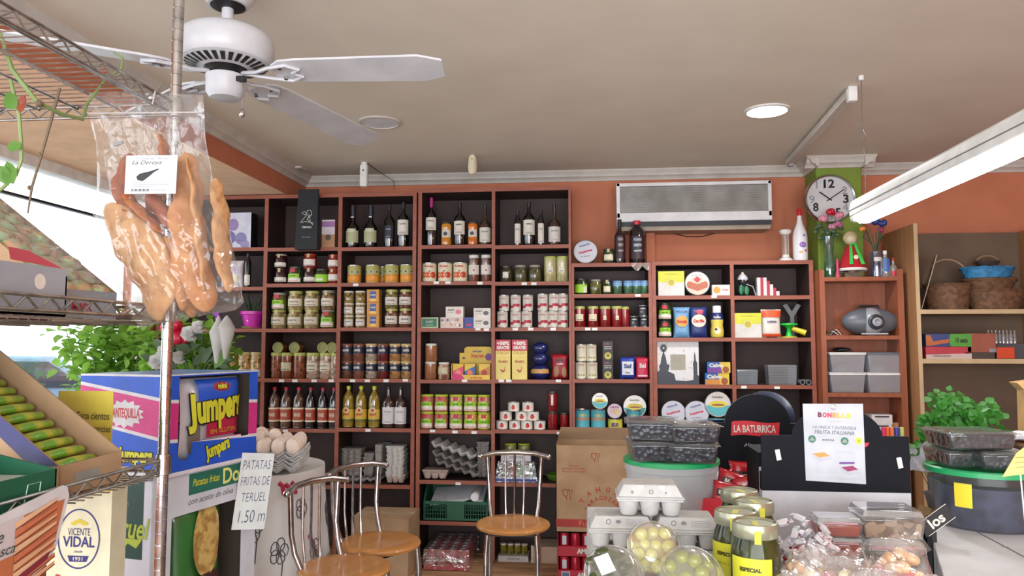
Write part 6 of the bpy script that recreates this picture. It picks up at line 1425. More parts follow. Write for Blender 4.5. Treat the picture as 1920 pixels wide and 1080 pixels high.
m = MB(); m.T = Matrix.Translation(-O) @ Matrix.Translation(A+v2*.5+Vector((.004, 0, -.035))) @ Matrix.Rotation(math.radians(90), 4, 'Z'); m.text('MADURA', 0, 0, .1, .016, 0, C((176, 40, 60)), .04).build('lettering', r)
SW = [M('sweet_green', (176, 206, 164), .35, coat=.4, c2=(196, 150, 116), sc=30, lo=.45, hi=.55), M('sweet_brown', (204, 156, 120), .35, coat=.4, c2=(160, 196, 146), sc=34, lo=.4, hi=.55)]
for k in range(10):
    for j in range(3):
        p = A+u2*(.05+.098*k)+v2*(.18+.3*j)+Vector((0, 0, -.012)); mt = SW[(k+j) % 2]
        o = INST('sweet%d' % ((k+j) % 2), lambda: MB().ell((0, 0, 0), (.026, .03, .017), mt, 10, 7).build('wrapped_sweet')); o.location = p+Vector((0, R_.uniform(-.006, .006), R_.uniform(-.004, .006))); o.rotation_euler = (R_.uniform(-.3, .3), math.radians(33)+R_.uniform(-.2, .2), R_.uniform(-.4, .4))
        tag(o, 'film wrapped %s sweet, %s row, %s' % (('green', 'brown')[(k+j) % 2], ('rear', 'middle', 'front')[j], 'lowest' if k == 0 else 'highest' if k == 9 else ORD[k]+' from the lower end'), 'sweet', 'wrapped sweets in the grey carton')
m = MB(); m.T = Matrix.Translation(-O); m.grid(lambda a, b: A+u2*(.02+.96*a)+v2*(.03+.94*b)+Vector((0, 0, .012+.004*math.sin(a*40+b*9)+.004*math.sin(b*17))), 24, 8, CLR('wrap_film', (.97, .98, .97), .10, bump=.8, sc=22)).build('film', r)
# small grey/red box in front of the carton
p0 = PX(95, 508, -.955); p0.z = max(p0.z, 1.62)
r = root('sweets_box', 'grey box with a pink flap at the left edge of the middle wire shelf', 'box', (-.965, 1.16, zb1)); 
GB = GRYC; PK = C((206, 60, 84)); RD = C((150, 26, 50))
MB().box(-.2, 0, -.13, .14, 0, .004, RD).box(-.004, 0, -.13, .14, 0, .088, GB).box(-.2, 0, .136, .14, 0, .075, GB).box(-.2, -.196, -.13, .14, 0, .12, CARD).box(-.2, 0, -.13, -.126, 0, .088, GB).build('body', r)
MB().add([(0, .13, .088), (0, .0, .092), (-.03, .03, .118), (-.04, .09, .118)], [(0, 1, 2, 3)], PK).build('flap', r); m = MB(); m.T = Matrix.Translation((.0008, 0, 0)) @ Matrix.Rotation(math.radians(90), 4, 'Z'); m.disc(.07, .06, .014, 0, LABW, 14).build('mark', r)
MB().box(-.19, -.01, -.12, .13, .004, .03, C((120, 90, 70))).build('contents', r)
# green box on the lower shelf
r = root('green_box', 'open dark green card box at the lower left of the wire rack', 'box', (-.95, 1.175, zb2)); GD = C((24, 92, 66))
MB().box(-.16, 0, -.1, .1, 0, .003, GD).box(-.004, 0, -.1, .1, 0, .066, GD).box(-.16, -.156, -.1, .1, 0, .1, GD).prism([(-.16, 0), (0, 0), (0, .066), (-.16, .1)], .096, .1, GD).prism([(-.16, 0), (0, 0), (0, .066), (-.16, .1)], -.1, -.096, GD).build('body', r)
MB().box(-.152, -.006, -.09, .092, .045, .055, C((200, 212, 206))).build('white_contents', r)
m = MB(); m.T = Matrix.Translation((.0008, 0, 0)) @ Matrix.Rotation(math.radians(90), 4, 'Z'); m.tube([(.02, 0, .01), (.03, 0, .05), (.06, 0, .05), (.055, 0, .01)], .0012, C((150, 190, 170)), 4).build('outline_print', r)
# picture card hanging on the rack edge
r = root('picture_card', 'glossy card picturing sliced pastry sheets hung on the lower shelf edge', 'card', (-.926, 1.17, 1.06)); 
m = MB(); m.T = Matrix.Rotation(math.radians(90), 4, 'Z')
pts = [(-.14, .0), (.065, .065), (.082, .09), (.108, .168), (.102, .185), (.09, .19), (-.14, .155)]
m.prism(pts, 0, .003, C((214, 212, 216), .3)).build('board', r)
m = MB(); m.T = Matrix.Rotation(math.radians(90), 4, 'Z')
inn = [(-.135, .012), (.06, .075), (.074, .095), (.096, .165), (-.0, .158), (-.135, .13)]
m.flat(inn, -.0006, C((196, 116, 76)))
m.flat([(-.135, .09), (-.02, .1), (-.0, .158), (-.135, .148)], -.001, C((206, 196, 200)))
for k in range(9): z0 = .03+.0135*k; m.flat([(-.02+.0*k, z0), (.075, z0+.028), (.076, z0+.034), (-.02, z0+.0125)], -.0012-.0001*k, C(((222, 170, 130), (206, 120, 84), (232, 190, 150))[k % 3])); m.flat([(-.02, z0), (.075, z0+.027), (.075, z0+.029), (-.02, z0+.002)], -.0024, C((130, 60, 44)))
m.flat([(-.135, .012), (.055, .072), (.06, .084), (-.135, .026)], -.003, C((130, 44, 60))); m.text('de', -.06, .135, .03, .02, -.0032, C((60, 80, 70)), .0, shear=.3).text('fresca', -.05, .112, .06, .016, -.0032, C((60, 70, 66)), .0, shear=.3)
m.build('print', r, weld=False)
# hanging bag of pork rinds
BY = 1.50
def bq(px, py, y=BY): return PY(px, py, y)
top = bq(280, 185); org = Vector((top.x, BY, top.z))
r = root('snack_bag', 'large clear plastic bag of puffed pork rinds hanging from the rack corner', 'bag', org)
Lf = [(165, 172), (170, 230), (186, 320), (188, 400), (206, 480), (236, 560), (262, 615)]; Rt = [(381, 178), (383, 240), (396, 330), (416, 400), (434, 470), (446, 540), (444, 580)]
def interp(L, t):
    t = min(.9999, max(0, t))*(len(L)-1); i = int(t); f = t-i; return (L[i][0]*(1-f)+L[i+1][0]*f, L[i][1]*(1-f)+L[i+1][1]*f)
def side(sg):
    def fn(a, b):
        l = interp(Lf, b); q = interp(Rt, b); x = l[0]+(q[0]-l[0])*a; y = l[1]+(q[1]-l[1])*a
        bul = .06*math.sqrt(max(0, 1-(2*a-1)**6))*min(1, max(.04, (b-.12)*2.2))*(1 if b < .93 else (1-b)/.07)
        wr = .004*math.sin(a*23+b*31)+.003*math.sin(a*51-b*17)+.005*math.sin(b*9+a*13)
        p = bq(x, y); return Vector((p.x, BY+sg*bul+wr*(.4+b), p.z))-org
    return fn
FB = CLR('bag_film', (.985, .985, .99), .03, fk=.35, rough=.1, bump=.35, sc=13, haze=.05, hz=(.92, .92, .95))
MB().grid(side(-1), 36, 48, FB).build('front_film', r, weld=False); MB().grid(side(1), 30, 40, FB).build('rear_film', r, weld=False)
m = MB(); pA = bq(167, 214)-org; pB = bq(381, 212)-org; m.tube([pA+Vector((0, -.006, 0)), pB+Vector((0, -.006, 0))], .0016, CLR('seal_line', (.9, .9, .92), .3, haze=.4), 5).build('seal', r)
MB().tube([bq(290, 150)-org+Vector((0, .03, 0)), bq(296, 175)-org+Vector((0, -.01, 0)), bq(292, 198)-org+Vector((0, -.012, 0)), bq(284, 188)-org], .0022, CHROME, 6).build('hook', r)
lab = MB(); yl = BY-.062; dl = bq(233, 293, yl)-org; dr = bq(329, 291, yl)-org; b_l = bq(239, 364, yl)-org; b_r = bq(331, 361, yl)-org; W_ = (dr-dl).length; H_ = (dl-b_l).length
c = (dl+dr+b_l+b_r)/4
lab = MB(); lab.T = Matrix.Translation((c.x, -.0, c.z)) @ Matrix.Rotation(.015, 4, 'Y'); y = -.062
lab.box(-W_/2, W_/2, y, y+.001, -H_/2, H_/2, C((206, 208, 214))); K = C((40, 40, 46))
lab.text('Corteza de  Teruel', 0, H_*.42, W_*.62, H_*.06, y-.0004, C((120, 120, 126))).text('La Deroya', -W_*.09, H_*.3, W_*.58, H_*.13, y-.0004, K, .0, shear=.4)
lab.prism([(-W_*.28, -H_*.06), (-W_*.25, -H_*.15), (-W_*.15, -H_*.17), (-W_*.06, -H_*.08), (W_*.06, H_*.06), (W_*.16, H_*.14), (W_*.13, H_*.15), (W_*.0, H_*.09), (-W_*.1, H_*.06), (-W_*.22, H_*.02)], y-.0006, y, K)
for k, z in enumerate((-.2, -.26, -.31)): lab.flat([(-W_*.36, H_*z), (W_*.36, H_*z), (W_*.36, H_*z+.0007), (-W_*.36, H_*z+.0007)], y-.0004, C((130, 130, 136)))
for k in range(14): lab.flat([(-W_*.36+k*.0028, -H_*.44), (-W_*.36+k*.0028+(.0012 if k % 3 else .0018), -H_*.44), (-W_*.36+k*.0028+(.0012 if k % 3 else .0018), -H_*.37), (-W_*.36+k*.0028, -H_*.37)], y-.0004, K)
lab.text('contiene', W_*.14, -H_*.4, W_*.3, H_*.05, y-.0004, C((130, 130, 136))); lab.build('paper_label', r, weld=False)
m = MB(); m.tube([bq(230, 279)-org+Vector((0, -.03, 0)), bq(247, 273)-org+Vector((0, -.03, 0))], .0035, C((150, 150, 154)), 6).build('staple_mark', r)
RIND = [M('rind_%d' % i, c1, .75, c2=c2, sc=s_, bump=.6, lo=.3, hi=.7) for i, (c1, c2, s_) in enumerate((((186, 134, 84), (164, 106, 60), 26), ((172, 104, 58), (150, 82, 46), 20), ((190, 148, 102), (166, 118, 74), 40), ((150, 80, 50), (128, 64, 40), 14)))]
def rind(pts, radii, mt, dy, lab_, sd):
    rr = random.Random(sd); P = [bq(x, y) for x, y in pts]; o0 = P[0].copy(); m = MB(); k = SCL(o0)
    # smooth resample
    n = 26; Q = []; RR = []
    for i in range(n):
        t = i/(n-1)*(len(P)-1); a = min(int(t), len(P)-2); f = t-a
        p0 = P[max(a-1, 0)]; p1 = P[a]; p2 = P[a+1]; p3 = P[min(a+2, len(P)-1)]
        q = .5*((2*p1)+(-p0+p2)*f+(2*p0-5*p1+4*p2-p3)*f*f+(-p0+3*p1-3*p2+p3)*f*f*f); q = q-o0; q.y += .006*math.sin(i*.9+sd); Q.append(q)
        rad = (radii[a]*(1-f)+radii[a+1]*f)*k*(1+.05*math.sin(i*1.1+sd)); e = min(i, n-1-i); RR.append(rad*(0.35 if e == 0 else .7 if e == 1 else .88 if e == 2 else 1))
    m.tube(Q, RR, mt, 16, fu=.42)
    o = m.build('pork_rind', loc=(o0.x, BY+dy, o0.z), ang=180)
    tx_ = bpy.data.textures.get('rind_noise') or bpy.data.textures.new('rind_noise', 'CLOUDS'); tx_.noise_scale = .022
    sb_ = o.modifiers.new('s', 'SUBSURF'); sb_.levels = 1; sb_.render_levels = 2
    dm = o.modifiers.new('d', 'DISPLACE'); dm.texture = tx_; dm.strength = .006; dm.mid_level = .5; dm.texture_coords = 'LOCAL'
    tag(o, lab_, 'pork rind', 'puffed pork rinds in the clear bag')
rind([(348, 285), (352, 350), (350, 420), (362, 500), (388, 585)], [17, 25, 34, 34, 25], RIND[0], .002, 'tall puffed pork rind at the bag right, longest one', 1)
rind([(292, 250), (300, 290), (303, 350)], [10, 17, 20], RIND[1], .02, 'orange pork rind tip poking up behind the white label', 2)
rind([(246, 290), (222, 330), (226, 372), (262, 405), (300, 425)], [14, 15, 20, 26, 18], RIND[3], .012, 'dark reddish curled pork rind at the left of the label', 3)
rind([(205, 385), (235, 430), (275, 480), (300, 545), (292, 600)], [18, 42, 56, 46, 24], RIND[2], -.004, 'broad beige pork rind at the bag bottom left', 4)
rind([(252, 372), (285, 405), (322, 442)], [8, 12, 9], RIND[1], -.036, 'small orange stick shaped pork rind below the label', 5)
rind([(270, 370), (300, 395), (320, 430)], [22, 34, 24], RIND[3], .016, 'brown pork rind behind the small stick, below the label', 8)
rind([(318, 450), (335, 500), (348, 590)], [26, 36, 22], RIND[0], .014, 'middle pork rind between the two long ones', 6)
rind([(398, 330), (408, 400), (412, 480), (424, 545)], [12, 19, 21, 11], RIND[2], .012, 'pale pork rind along the bag right edge', 7)
rind([(360, 300), (374, 380), (384, 460), (395, 550)], [9, 15, 17, 13], RIND[2], -.02, 'pale gold pork rind overlapping the tall one', 9)
# trailing plant on the rack
r = root('trailing_plant', 'trailing pothos vine with few leaves hanging through the top wire shelf', 'plant', (-1.2, 1.4, 2.06)); o3 = Vector((-1.2, 1.4, 2.06))
def v3(px, py, Y): return PY(px, py, Y)-o3
VG = M('vine_green', (130, 150, 90), .5, c2=(110, 130, 74)); VB = M('vine_brown', (110, 92, 70), .6)
MB().lathe([(.05, 0), (.07, .1), (.072, .12), (.06, .12)], C((150, 90, 64)), 20).build('pot', r, loc=(-.14, -.45, 0))
MB().tube([(-.14, -.45, .1), v3(0, 60, 1.3), v3(22, 130, 1.3), v3(70, 192, 1.33), v3(115, 214, 1.38), v3(155, 224, 1.44), v3(163, 195, 1.48), v3(195, 153, 1.5), v3(228, 128, 1.5), v3(230, 108, 1.5), v3(213, 98, 1.5)], [.003, .0045, .005, .0045, .004, .0035, .003, .003, .0026, .0026, .002], VG, 8).ell(v3(74, 194, 1.33), (.008, .007, .007), VB, 8, 6).build('stem', r)
MB().tube([v3(20, 150, 1.25), v3(36, 215, 1.25), v3(40, 270, 1.25), v3(40, 300, 1.25), v3(30, 328, 1.25), v3(-5, 362, 1.25)], .0032, VG, 6).build('stem', r)
MB().tube([v3(112, 165, 1.4), v3(96, 225, 1.4), v3(78, 290, 1.4), v3(60, 350, 1.4), v3(52, 400, 1.4)], [.003, .003, .0026, .0026, .0015], VB, 6).ell(v3(76, 290, 1.4), (.005, .005, .005), VB, 6, 5).ell(v3(56, 352, 1.4), (.005, .005, .005), VB, 6, 5).build('stem', r)
for (px, py, Y, l_, w_, d) in ((40, 275, 1.24, .034, .011, (-1, 0, .1)), (26, 345, 1.24, .05, .016, (-.5, 0, 1)), (30, 205, 1.24, .04, .015, (-.6, -.1, .9)), (0, 310, 1.24, .04, .014, (.4, 0, -1))):
    m = MB(); leaf(m, v3(px, py, Y), l_, w_, d, (0, -1, .1), LFV); m.build('leaf', r)
DL = leafmat('dry_leaf', (150, 74, 50), .3)
for (px, py, Y, l_, w_, d) in ((38, 212, 1.24, .035, .01, (.1, 0, 1)), (184, 143, 1.48, .028, .01, (.8, 0, .6)), (40, 180, 1.24, .02, .008, (.2, 0, -1))):
    m = MB(); leaf(m, v3(px, py, Y), l_, w_, d, (0, -1, .1), DL); m.build('dry_leaf', r)

# ================================================================ SNACK BOXES
dt = root('display_table', 'low side table under the stacked snack boxes, mostly out of view', 'table', (-1.2, 2.15, 0)); MB().box(-.40, .16, -.47, .36, .672, .697, OAK).build('tabletop', dt)
for x in (-.37, .13):
    for y in (-.44, .33): MB().box(x-.025, x+.025, y-.025, y+.025, 0, .672, OAK).build('leg', dt)
Nn = PY(317, 703, 2.05); LX, LYY, HZ = .406, .325, .293; RZ = math.atan2(.978, .21); zb = Nn.z-HZ
JB = C((30, 84, 200), .4); JP = C((206, 50, 130), .4); JW = C((214, 214, 220), .4); JY = C((206, 206, 50), .4); KB = C((24, 22, 30)); JT = M('box_top_sky_sheen', (110, 160, 214), .35)  # box top is a lighter blue, with the sky's reflection painted in
r = root('snack_box', 'blue and pink open front snack box on top of the white crisps box', 'box', (Nn.x, Nn.y, zb), rz=RZ)
t = .004
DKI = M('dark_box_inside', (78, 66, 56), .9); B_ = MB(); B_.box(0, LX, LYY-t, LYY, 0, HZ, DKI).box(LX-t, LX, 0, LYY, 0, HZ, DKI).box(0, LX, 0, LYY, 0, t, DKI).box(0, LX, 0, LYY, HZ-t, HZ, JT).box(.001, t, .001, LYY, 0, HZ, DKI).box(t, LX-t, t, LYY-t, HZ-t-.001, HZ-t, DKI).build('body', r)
def bands(m, x0, x1, zlo, zhi, lo0, lo1, hi0, hi1, X0, X1, y):
    """clip the blue / white / pink / white / blue bands to the panel x0..x1, zlo..zhi"""
    def lo(x): return lo0+(lo1-lo0)*(x-X0)/(X1-X0)
    def hi(x): return hi0+(hi1-hi0)*(x-X0)/(X1-X0)
    W2 = .010
    for f0, f1, mt in ((lambda x: -1, lo, JB), (lo, lambda x: lo(x)+W2, JW), (lambda x: lo(x)+W2, hi, JP), (hi, lambda x: hi(x)+W2, JW), (lambda x: hi(x)+W2, lambda x: 9, JB)):
        a0, a1 = [min(max(f(x0), zlo), zhi) for f in (f0, f1)]; b0, b1 = [min(max(f(x1), zlo), zhi) for f in (f0, f1)]
        if a1-a0 < 1e-5 and b1-b0 < 1e-5: continue
        m.add([(x0, y, a0), (x1, y, b0), (x1, y, b1), (x0, y, a1)], [(0, 1, 2, 3)], mt)
m = MB()
for (x0, x1, z0_, z1_) in ((0, .042, 0, HZ), (.042, .052, 0, .052), (.052, .085, 0, .042), (.085, .098, 0, .055), (.098, .325, 0, .09), (.325, .362, 0, .082), (.362, LX, 0, HZ), (.042, .362, HZ-.008, HZ)):
    bands(m, x0, x1, z0_, z1_, .098, .072, .212, .185, 0, LX, -.0005)
m.build('front_panel', r, weld=False)
m = MB(); m.T = Matrix.Rotation(-math.pi/2, 4, 'Z'); bands(m, -LYY, 0, 0, HZ, .155, .098, .26, .212, -LYY, 0, -.0005)
cx_, cz_ = -.155, .178; pts = []
for k in range(28): a = k*math.pi/14; q = 1 if k % 2 else .78; pts.append((cx_+.066*q*math.cos(a)*1.1, cz_+.042*q*math.sin(a)))
m.prism(pts, -.0012, -.0006, JW).text('MANTEQUILLA', cx_, cz_, .112, .034, -.0018, C((206, 44, 60)), .02)
m.text('Jumpers', -.11, .055, .13, .06, -.0012, KB, .09).text('Jumpers', -.11, .055, .125, .055, -.002, JY, .05)
m.text('a la', -.235, .215, .03, .014, -.0012, KB, .03)
m.add([(-LYY, -.001, 0), (0, -.001, 0), (0, -.001, .012), (-LYY, -.001, .012)], [(0, 1, 2, 3)], JW).add([(-LYY, -.001, HZ-.006), (0, -.001, HZ-.006), (0, -.001, HZ), (-LYY, -.001, HZ)], [(0, 1, 2, 3)], JW).build('side_panel', r, weld=False)
m = MB(); m.text('Jumpers', .215, .055, .115, .06, -.0014, KB, .09, rot=.22).text('Jumpers', .215, .055, .11, .054, -.0022, JY, .05, rot=.22).add([(0, -.001, 0), (LX, -.001, 0), (LX, -.001, .011), (0, -.001, .011)], [(0, 1, 2, 3)], JW).add([(0, -.001, HZ-.004), (LX, -.001, HZ-.004), (LX, -.001, HZ), (0, -.001, HZ)], [(0, 1, 2, 3)], JW).build('lettering', r, weld=False)
Rm = Matrix.Translation((Nn.x, Nn.y, zb)) @ Matrix.Rotation(RZ, 4, 'Z')
def inbox(x, y, z): return Rm @ Vector((x, y, z))
def snack_pack(x, y, lab, tilt=0):
    w_, h_, d_ = .265, .272, .06; r2 = root('snack_pack', lab, 'snack pack', inbox(x, y, t+.0005), rz=RZ+tilt, group='snack packs in the blue box')
    MB().pillow(w_, h_, d_, M('pack_foil', (196, 198, 206), .25, .2, coat=.4), 5).build('pouch', r2, ang=80)
    m = MB(); bpatch(m, w_, h_, d_, .17, .97, .74, .985, JB); bpatch(m, w_, h_, d_, .3, .97, .33, .74, C((176, 24, 66))); bpatch(m, w_, h_, d_, .3, .97, .22, .27, C((50, 50, 130))); bpatch(m, w_, h_, d_, .04, .2, .1, .6, C((110, 96, 84)), True, 8)
    bpatch(m, w_, h_, d_, .42, .74, .84, .95, C((150, 20, 30)), True, 10); m.build('printed_panel', r2, weld=False)
    m = MB(); btext(m, w_, h_, d_, 'Jumpers', .5, .63, .98, .47, KB, .08, rot=.06, lift=.003); btext(m, w_, h_, d_, 'Jumpers', .5, .635, .95, .44, JY, .05, rot=.06, lift=.005); btext(m, w_, h_, d_, 'SIN GLUTEN', .6, .39, .5, .05, C((206, 130, 50)), .03, lift=.003); btext(m, w_, h_, d_, 'mini', .58, .9, .16, .06, JY, .05, lift=.003)
    m.build('lettering', r2, weld=False)
snack_pack(.222, .045, 'snack pack with big yellow lettering inside the blue box, front one'); snack_pack(.21, .13, 'snack pack standing behind the front one in the blue box'); snack_pack(.2, .21, 'rearmost snack pack inside the blue box')
# white crisps box
N2 = PY(287, 908, 2.02); LX2, LY2, H2 = .46, .34, .42; zt2 = zb-.001; zb_ = zt2-H2; WB_ = M('white_board_card', (200, 202, 212), .6)
r = root('crisps_box', 'white crisps box with a green band under the blue snack box', 'box', (N2.x, N2.y, zb_), rz=RZ); GDG = C((30, 108, 90)); DG = C((26, 66, 60))
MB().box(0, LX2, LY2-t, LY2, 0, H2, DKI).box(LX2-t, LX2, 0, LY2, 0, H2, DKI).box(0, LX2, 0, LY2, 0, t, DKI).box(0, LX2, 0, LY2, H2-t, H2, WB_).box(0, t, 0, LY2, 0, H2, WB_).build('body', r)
m = MB()
for (x0, x1, z0_, z1_) in ((0, .075, 0, H2), (.39, LX2, 0, H2), (.075, .39, H2-.12, H2), (.075, .39, 0, .02)): m.box(x0, x1, -.001, .002, z0_, z1_, WB_)
m.build('front_panel', r)
def fx(px):  # local x on the front face for a photo pixel
    k = (px-1100)/1400; return (k*N2.y-N2.x)/(.21-.978*k)
g0, g1 = fx(331), fx(470)
m = MB(); m.add([(g0, -.0016, H2-.068), (g1, -.0016, H2-.068), (g1+.01, -.0016, H2-.006), (g0, -.0016, H2-.006)], [(0, 1, 2, 3)], GDG).text('Patatas fritas', g0+.075, H2-.034, .12, .022, -.0022, JY, .01, shear=.3).text('Dorita', g0+.235, H2-.036, .17, .05, -.0022, C((226, 226, 130)), .02).text('con aceite de oliva', g0+.1, H2-.087, .2, .018, -.0018, C((90, 104, 100)), shear=.3)
m.build('lettering', r, weld=False)
m = MB(); m.T = Matrix.Rotation(-math.pi/2, 4, 'Z'); m.box(-LY2, -.03, -.001, 0, H2-.22, H2-.003, DG).text('Teruel', -.085, H2-.135, .16, .06, -.0018, C((160, 176, 60)), .02, shear=.25).text('artesanas', -.12, H2-.068, .08, .012, -.0018, C((110, 130, 100)), 0, shear=.2)
m.prism([(-.16, H2-.165), (-.03, H2-.165), (-.05, H2-.19), (-.08, H2-.178), (-.1, H2-.2), (-.12, H2-.178), (-.15, H2-.185)], -.0018, -.001, C((160, 176, 60))).build('side_print', r, weld=False)
Rm2 = Matrix.Translation((N2.x, N2.y, zb_)) @ Matrix.Rotation(RZ, 4, 'Z')
r2 = root('crisps_bag', 'clear and green bag of golden crisps inside the white box', 'bag', Rm2 @ Vector((.225, .07, .005)), rz=RZ)
MB().pillow(.24, .33, .1, M('crisps_bag_green', (50, 110, 50), .3, coat=.5), 8).build('pouch', r2, ang=80)
m = MB(); CR_ = M('golden_crisps', (200, 170, 100), .4, coat=.8, c2=(156, 118, 58), sc=24, kind='noise', bump=.6, lo=.42, hi=.56); bpatch(m, .24, .33, .1, .3, .86, .25, .93, CR_, True, 14); bpatch(m, .24, .33, .1, .4, .9, .1, .28, C((60, 30, 36))); m.build('crisps_window', r2, weld=False)
for k in range(18):
    pass
# handwritten price sign
sg_ = root('price_sign', 'handwritten white paper sign taped to the crisps box corner', 'sign', Rm2 @ Vector((.40, -.035, H2-.10)), rz=RZ-.6)
sw, sh = .108, .245; m = MB(); m.T = Matrix.Translation((0, 0, 0)) @ Matrix.Rotation(.12, 4, 'Y'); m.box(-sw/2, sw/2, -.001, 0, -sh/2+.0, sh/2, C((214, 220, 220))).build('paper', sg_)
IK = C((70, 84, 110)); m = MB(); m.T = Matrix.Rotation(.12, 4, 'Y')
for k, (s_, ww, hh_) in enumerate((('PATATAS', .092, .03), ('FRITAS DE', .096, .028), ('TERUEL', .08, .028), ('1,50 m', .088, .045))): m.text(s_, .0+.002*k, .085-.052*k-(.012 if k == 3 else 0), ww, hh_, -.0016, IK, -.012, rot=.05, shear=.15)
m.build('handwriting', sg_, weld=False)
# yellow and cream pastry box
vy = 1.70; vx0 = XP(92, vy, 1.1); vx1 = XP(209, vy, 1.1); vw = vx1-vx0; zv = .698; CRM = C((214, 208, 178)); NV = C((44, 44, 110)); YLW = C((222, 206, 84))
r = root('pastry_box', 'cream and yellow standing display carton with an oval blue crest', 'box', ((vx0+vx1)/2, vy, zv))
zc = PY(150, 905, vy).z-zv; ztp = PY(150, 733, vy).z-zv
MB().box(-vw/2, vw/2, 0, .06, 0, zc+.03, CRM).build('body', r); MB().box(-vw/2+.012, vw/2-.006, -.002, .0, zc-.02, ztp, YLW).build('header_card', r)
m = MB(); m.T = Matrix.Rotation(.02, 4, 'Y'); X0 = .012
m.text('Gana cientos', X0, ztp-.058, .085, .018, -.0045, C((70, 64, 50)), .01).text('de mercancias', X0+.002, ztp-.088, .09, .016, -.0045, C((70, 64, 50)), .01).text('y premios', X0+.012, ztp-.118, .07, .015, -.0045, C((70, 64, 50)), .01).build('header_text', r, weld=False)
ccz = PY(148, 1010, vy).z-zv; ew = 42*SCL((vx0, vy, 1.1)); eh = 55*SCL((vx0, vy, 1.1)); m = MB()
def ring(m, a, b, w_, mt, y, n=44):
    o_ = [(a*math.cos(2*math.pi*k/n), ccz+b*math.sin(2*math.pi*k/n)) for k in range(n)]; i_ = [((a-w_)*math.cos(2*math.pi*k/n), ccz+(b-w_)*math.sin(2*math.pi*k/n)) for k in range(n)]
    m.pts(o_+i_, [(k, (k+1) % n, n+(k+1) % n, n+k) for k in range(n)], y, mt)
ring(m, ew, eh, .0035, NV, -.001); m.text('VICENTE', 0, ccz+eh*.23, ew*1.05, eh*.24, -.0012, NV, .0).text('VIDAL', 0, ccz-eh*.1, ew*1.5, eh*.36, -.0012, NV, .02).text('desde', 0, ccz-eh*.42, ew*.4, eh*.09, -.0012, NV)
m.flat([(-ew*.4, ccz-eh*.76), (ew*.4, ccz-eh*.76), (ew*.5, ccz-eh*.56), (-ew*.5, ccz-eh*.56)], -.0012, NV).text('1931', 0, ccz-eh*.66, ew*.45, eh*.12, -.0018, CRM, .02)
for k in range(-2, 3): m.disc(k*ew*.13, ccz+eh*(.6-.05*abs(k)), ew*.16, -.0011-.0001*k, C((206, 186, 60)), 8, .5)
m.text('Pastas', -.02, ccz-eh*1.35, .07, .022, -.0012, C((176, 60, 50)), .02).prism([(-.02, zc-.01), (.02, zc-.016), (.02, zc+.03), (-.02, zc+.03)], -.0025, -.0021, NV)
m.build('crest_print', r, weld=False)
# ================================================================ COUNTER
CT = .895; CW = M('counter_laminate', (206, 208, 212), .4)
r = root('shop_counter', 'long shop counter carrying the olives, egg cartons and sweets', 'counter', (1.25, 2.0, 0))
MB().box(-1.255, 1.2, -.95, .85, CT-.03, CT, CW).build('worktop', r, bevel=.004); MB().box(-1.21, 1.15, -.9, .8, .08, CT-.03, C((150, 130, 110))).build('base', r)
cr_ = MB().box(-.26, .34, -.16, .13, 0, .10, C((214, 214, 216))).build('crate', loc=(.32, 1.40, CT)); tag(cr_, 'low white crate under the deli tubs at the counter edge, mostly out of view', 'crate')
# egg cartons (half dozen)
PW = M('white_egg_pulp', (188, 188, 186), .9, c2=(178, 178, 176), sc=40, bump=.1)
def mkcart():
    r = root('egg_carton'); w, d = .148, .105; m = MB()
    for i in (-1, 0, 1):
        for j in (-1, 1): m.lathe([(.015, 0), (.019, .004), (.0245, .036)], PW, 14, (i*.048, j*.026, 0))
    m.box(-w/2, w/2, -d/2, d/2, .034, .0385, PW); m.build('base', r, bevel=.0015)
    m = MB(); m.frus(w+.006, d+.006, w+.004, d+.004, .0388, .044, PW).frus(w-.002, d-.002, w-.03, d-.026, .044, .070, PW).build('lid', r, bevel=.005)
    return r
def cart_txt(o, latch):
    m = MB(); K = C((120, 120, 124)); T = Matrix.Translation((0, -.0468, .057)) @ Matrix.Rotation(-math.radians(25), 4, 'X'); m.T = T
    if latch:
        for x in (-.022, .026): m.box(x-.007, x+.007, -.003, .0005, .003, .012, WHITE)
        m.text('XL', -.04, -.003, .007, .006, -.0006, K, .03).text('A', .035, -.003, .005, .006, -.0006, K, .03).tube([(.002+.005*math.cos(a), -.0006, -.002+.005*math.sin(a)) for a in (0, 1.26, 2.5, 3.8, 5)], .0006, K, 4, closed=True)
    else:
        m.tube([(-.03+.006*math.cos(a), -.0006, .001+.006*math.sin(a)) for a in (0.4, 1.26, 2.5, 3.8, 5)], .0007, K, 4, closed=True).disc(-.008, .002, .006, -.0005, K, 12, .7)
        for k in range(4): m.flat([(.008, -.006+.004*k), (.05, -.006+.004*k), (.05, -.0048+.004*k), (.008, -.0048+.004*k)], -.0005, C((160, 160, 164)))
    m.build('print', o, weld=False)
k0 = 1.79
spots = [(1166, 0, 'bottom row left'), (1291, 0, 'bottom row right'), (1164, 1, 'second row left'), (1292, 1, 'second row right'), (1166, 2, 'third row left'), (1290, 2, 'third row right'), (1220, 3, 'top of the pile')]
for px, lv, nm in spots:
    o = mkcart() if 'cart' not in _tp else ctree(_tp['cart']); 
    if 'cart' not in _tp: _tp['cart'] = o
    z = CT+.0005+lv*.0715; o.location = (XP(px, k0-.05, z+.03), k0+(0, .0, .0, .0)[lv], z); o.rotation_euler = (0, 0, R_.uniform(-.03, .03))
    tag(o, 'white pulp half dozen egg carton on the counter, %s' % nm, 'egg carton', 'white half dozen egg cartons on the counter')
for o in [x for x in bpy.data.objects if x.get('group') == 'white half dozen egg cartons on the counter']: cart_txt(o, 'top of the pile' in o['label'])
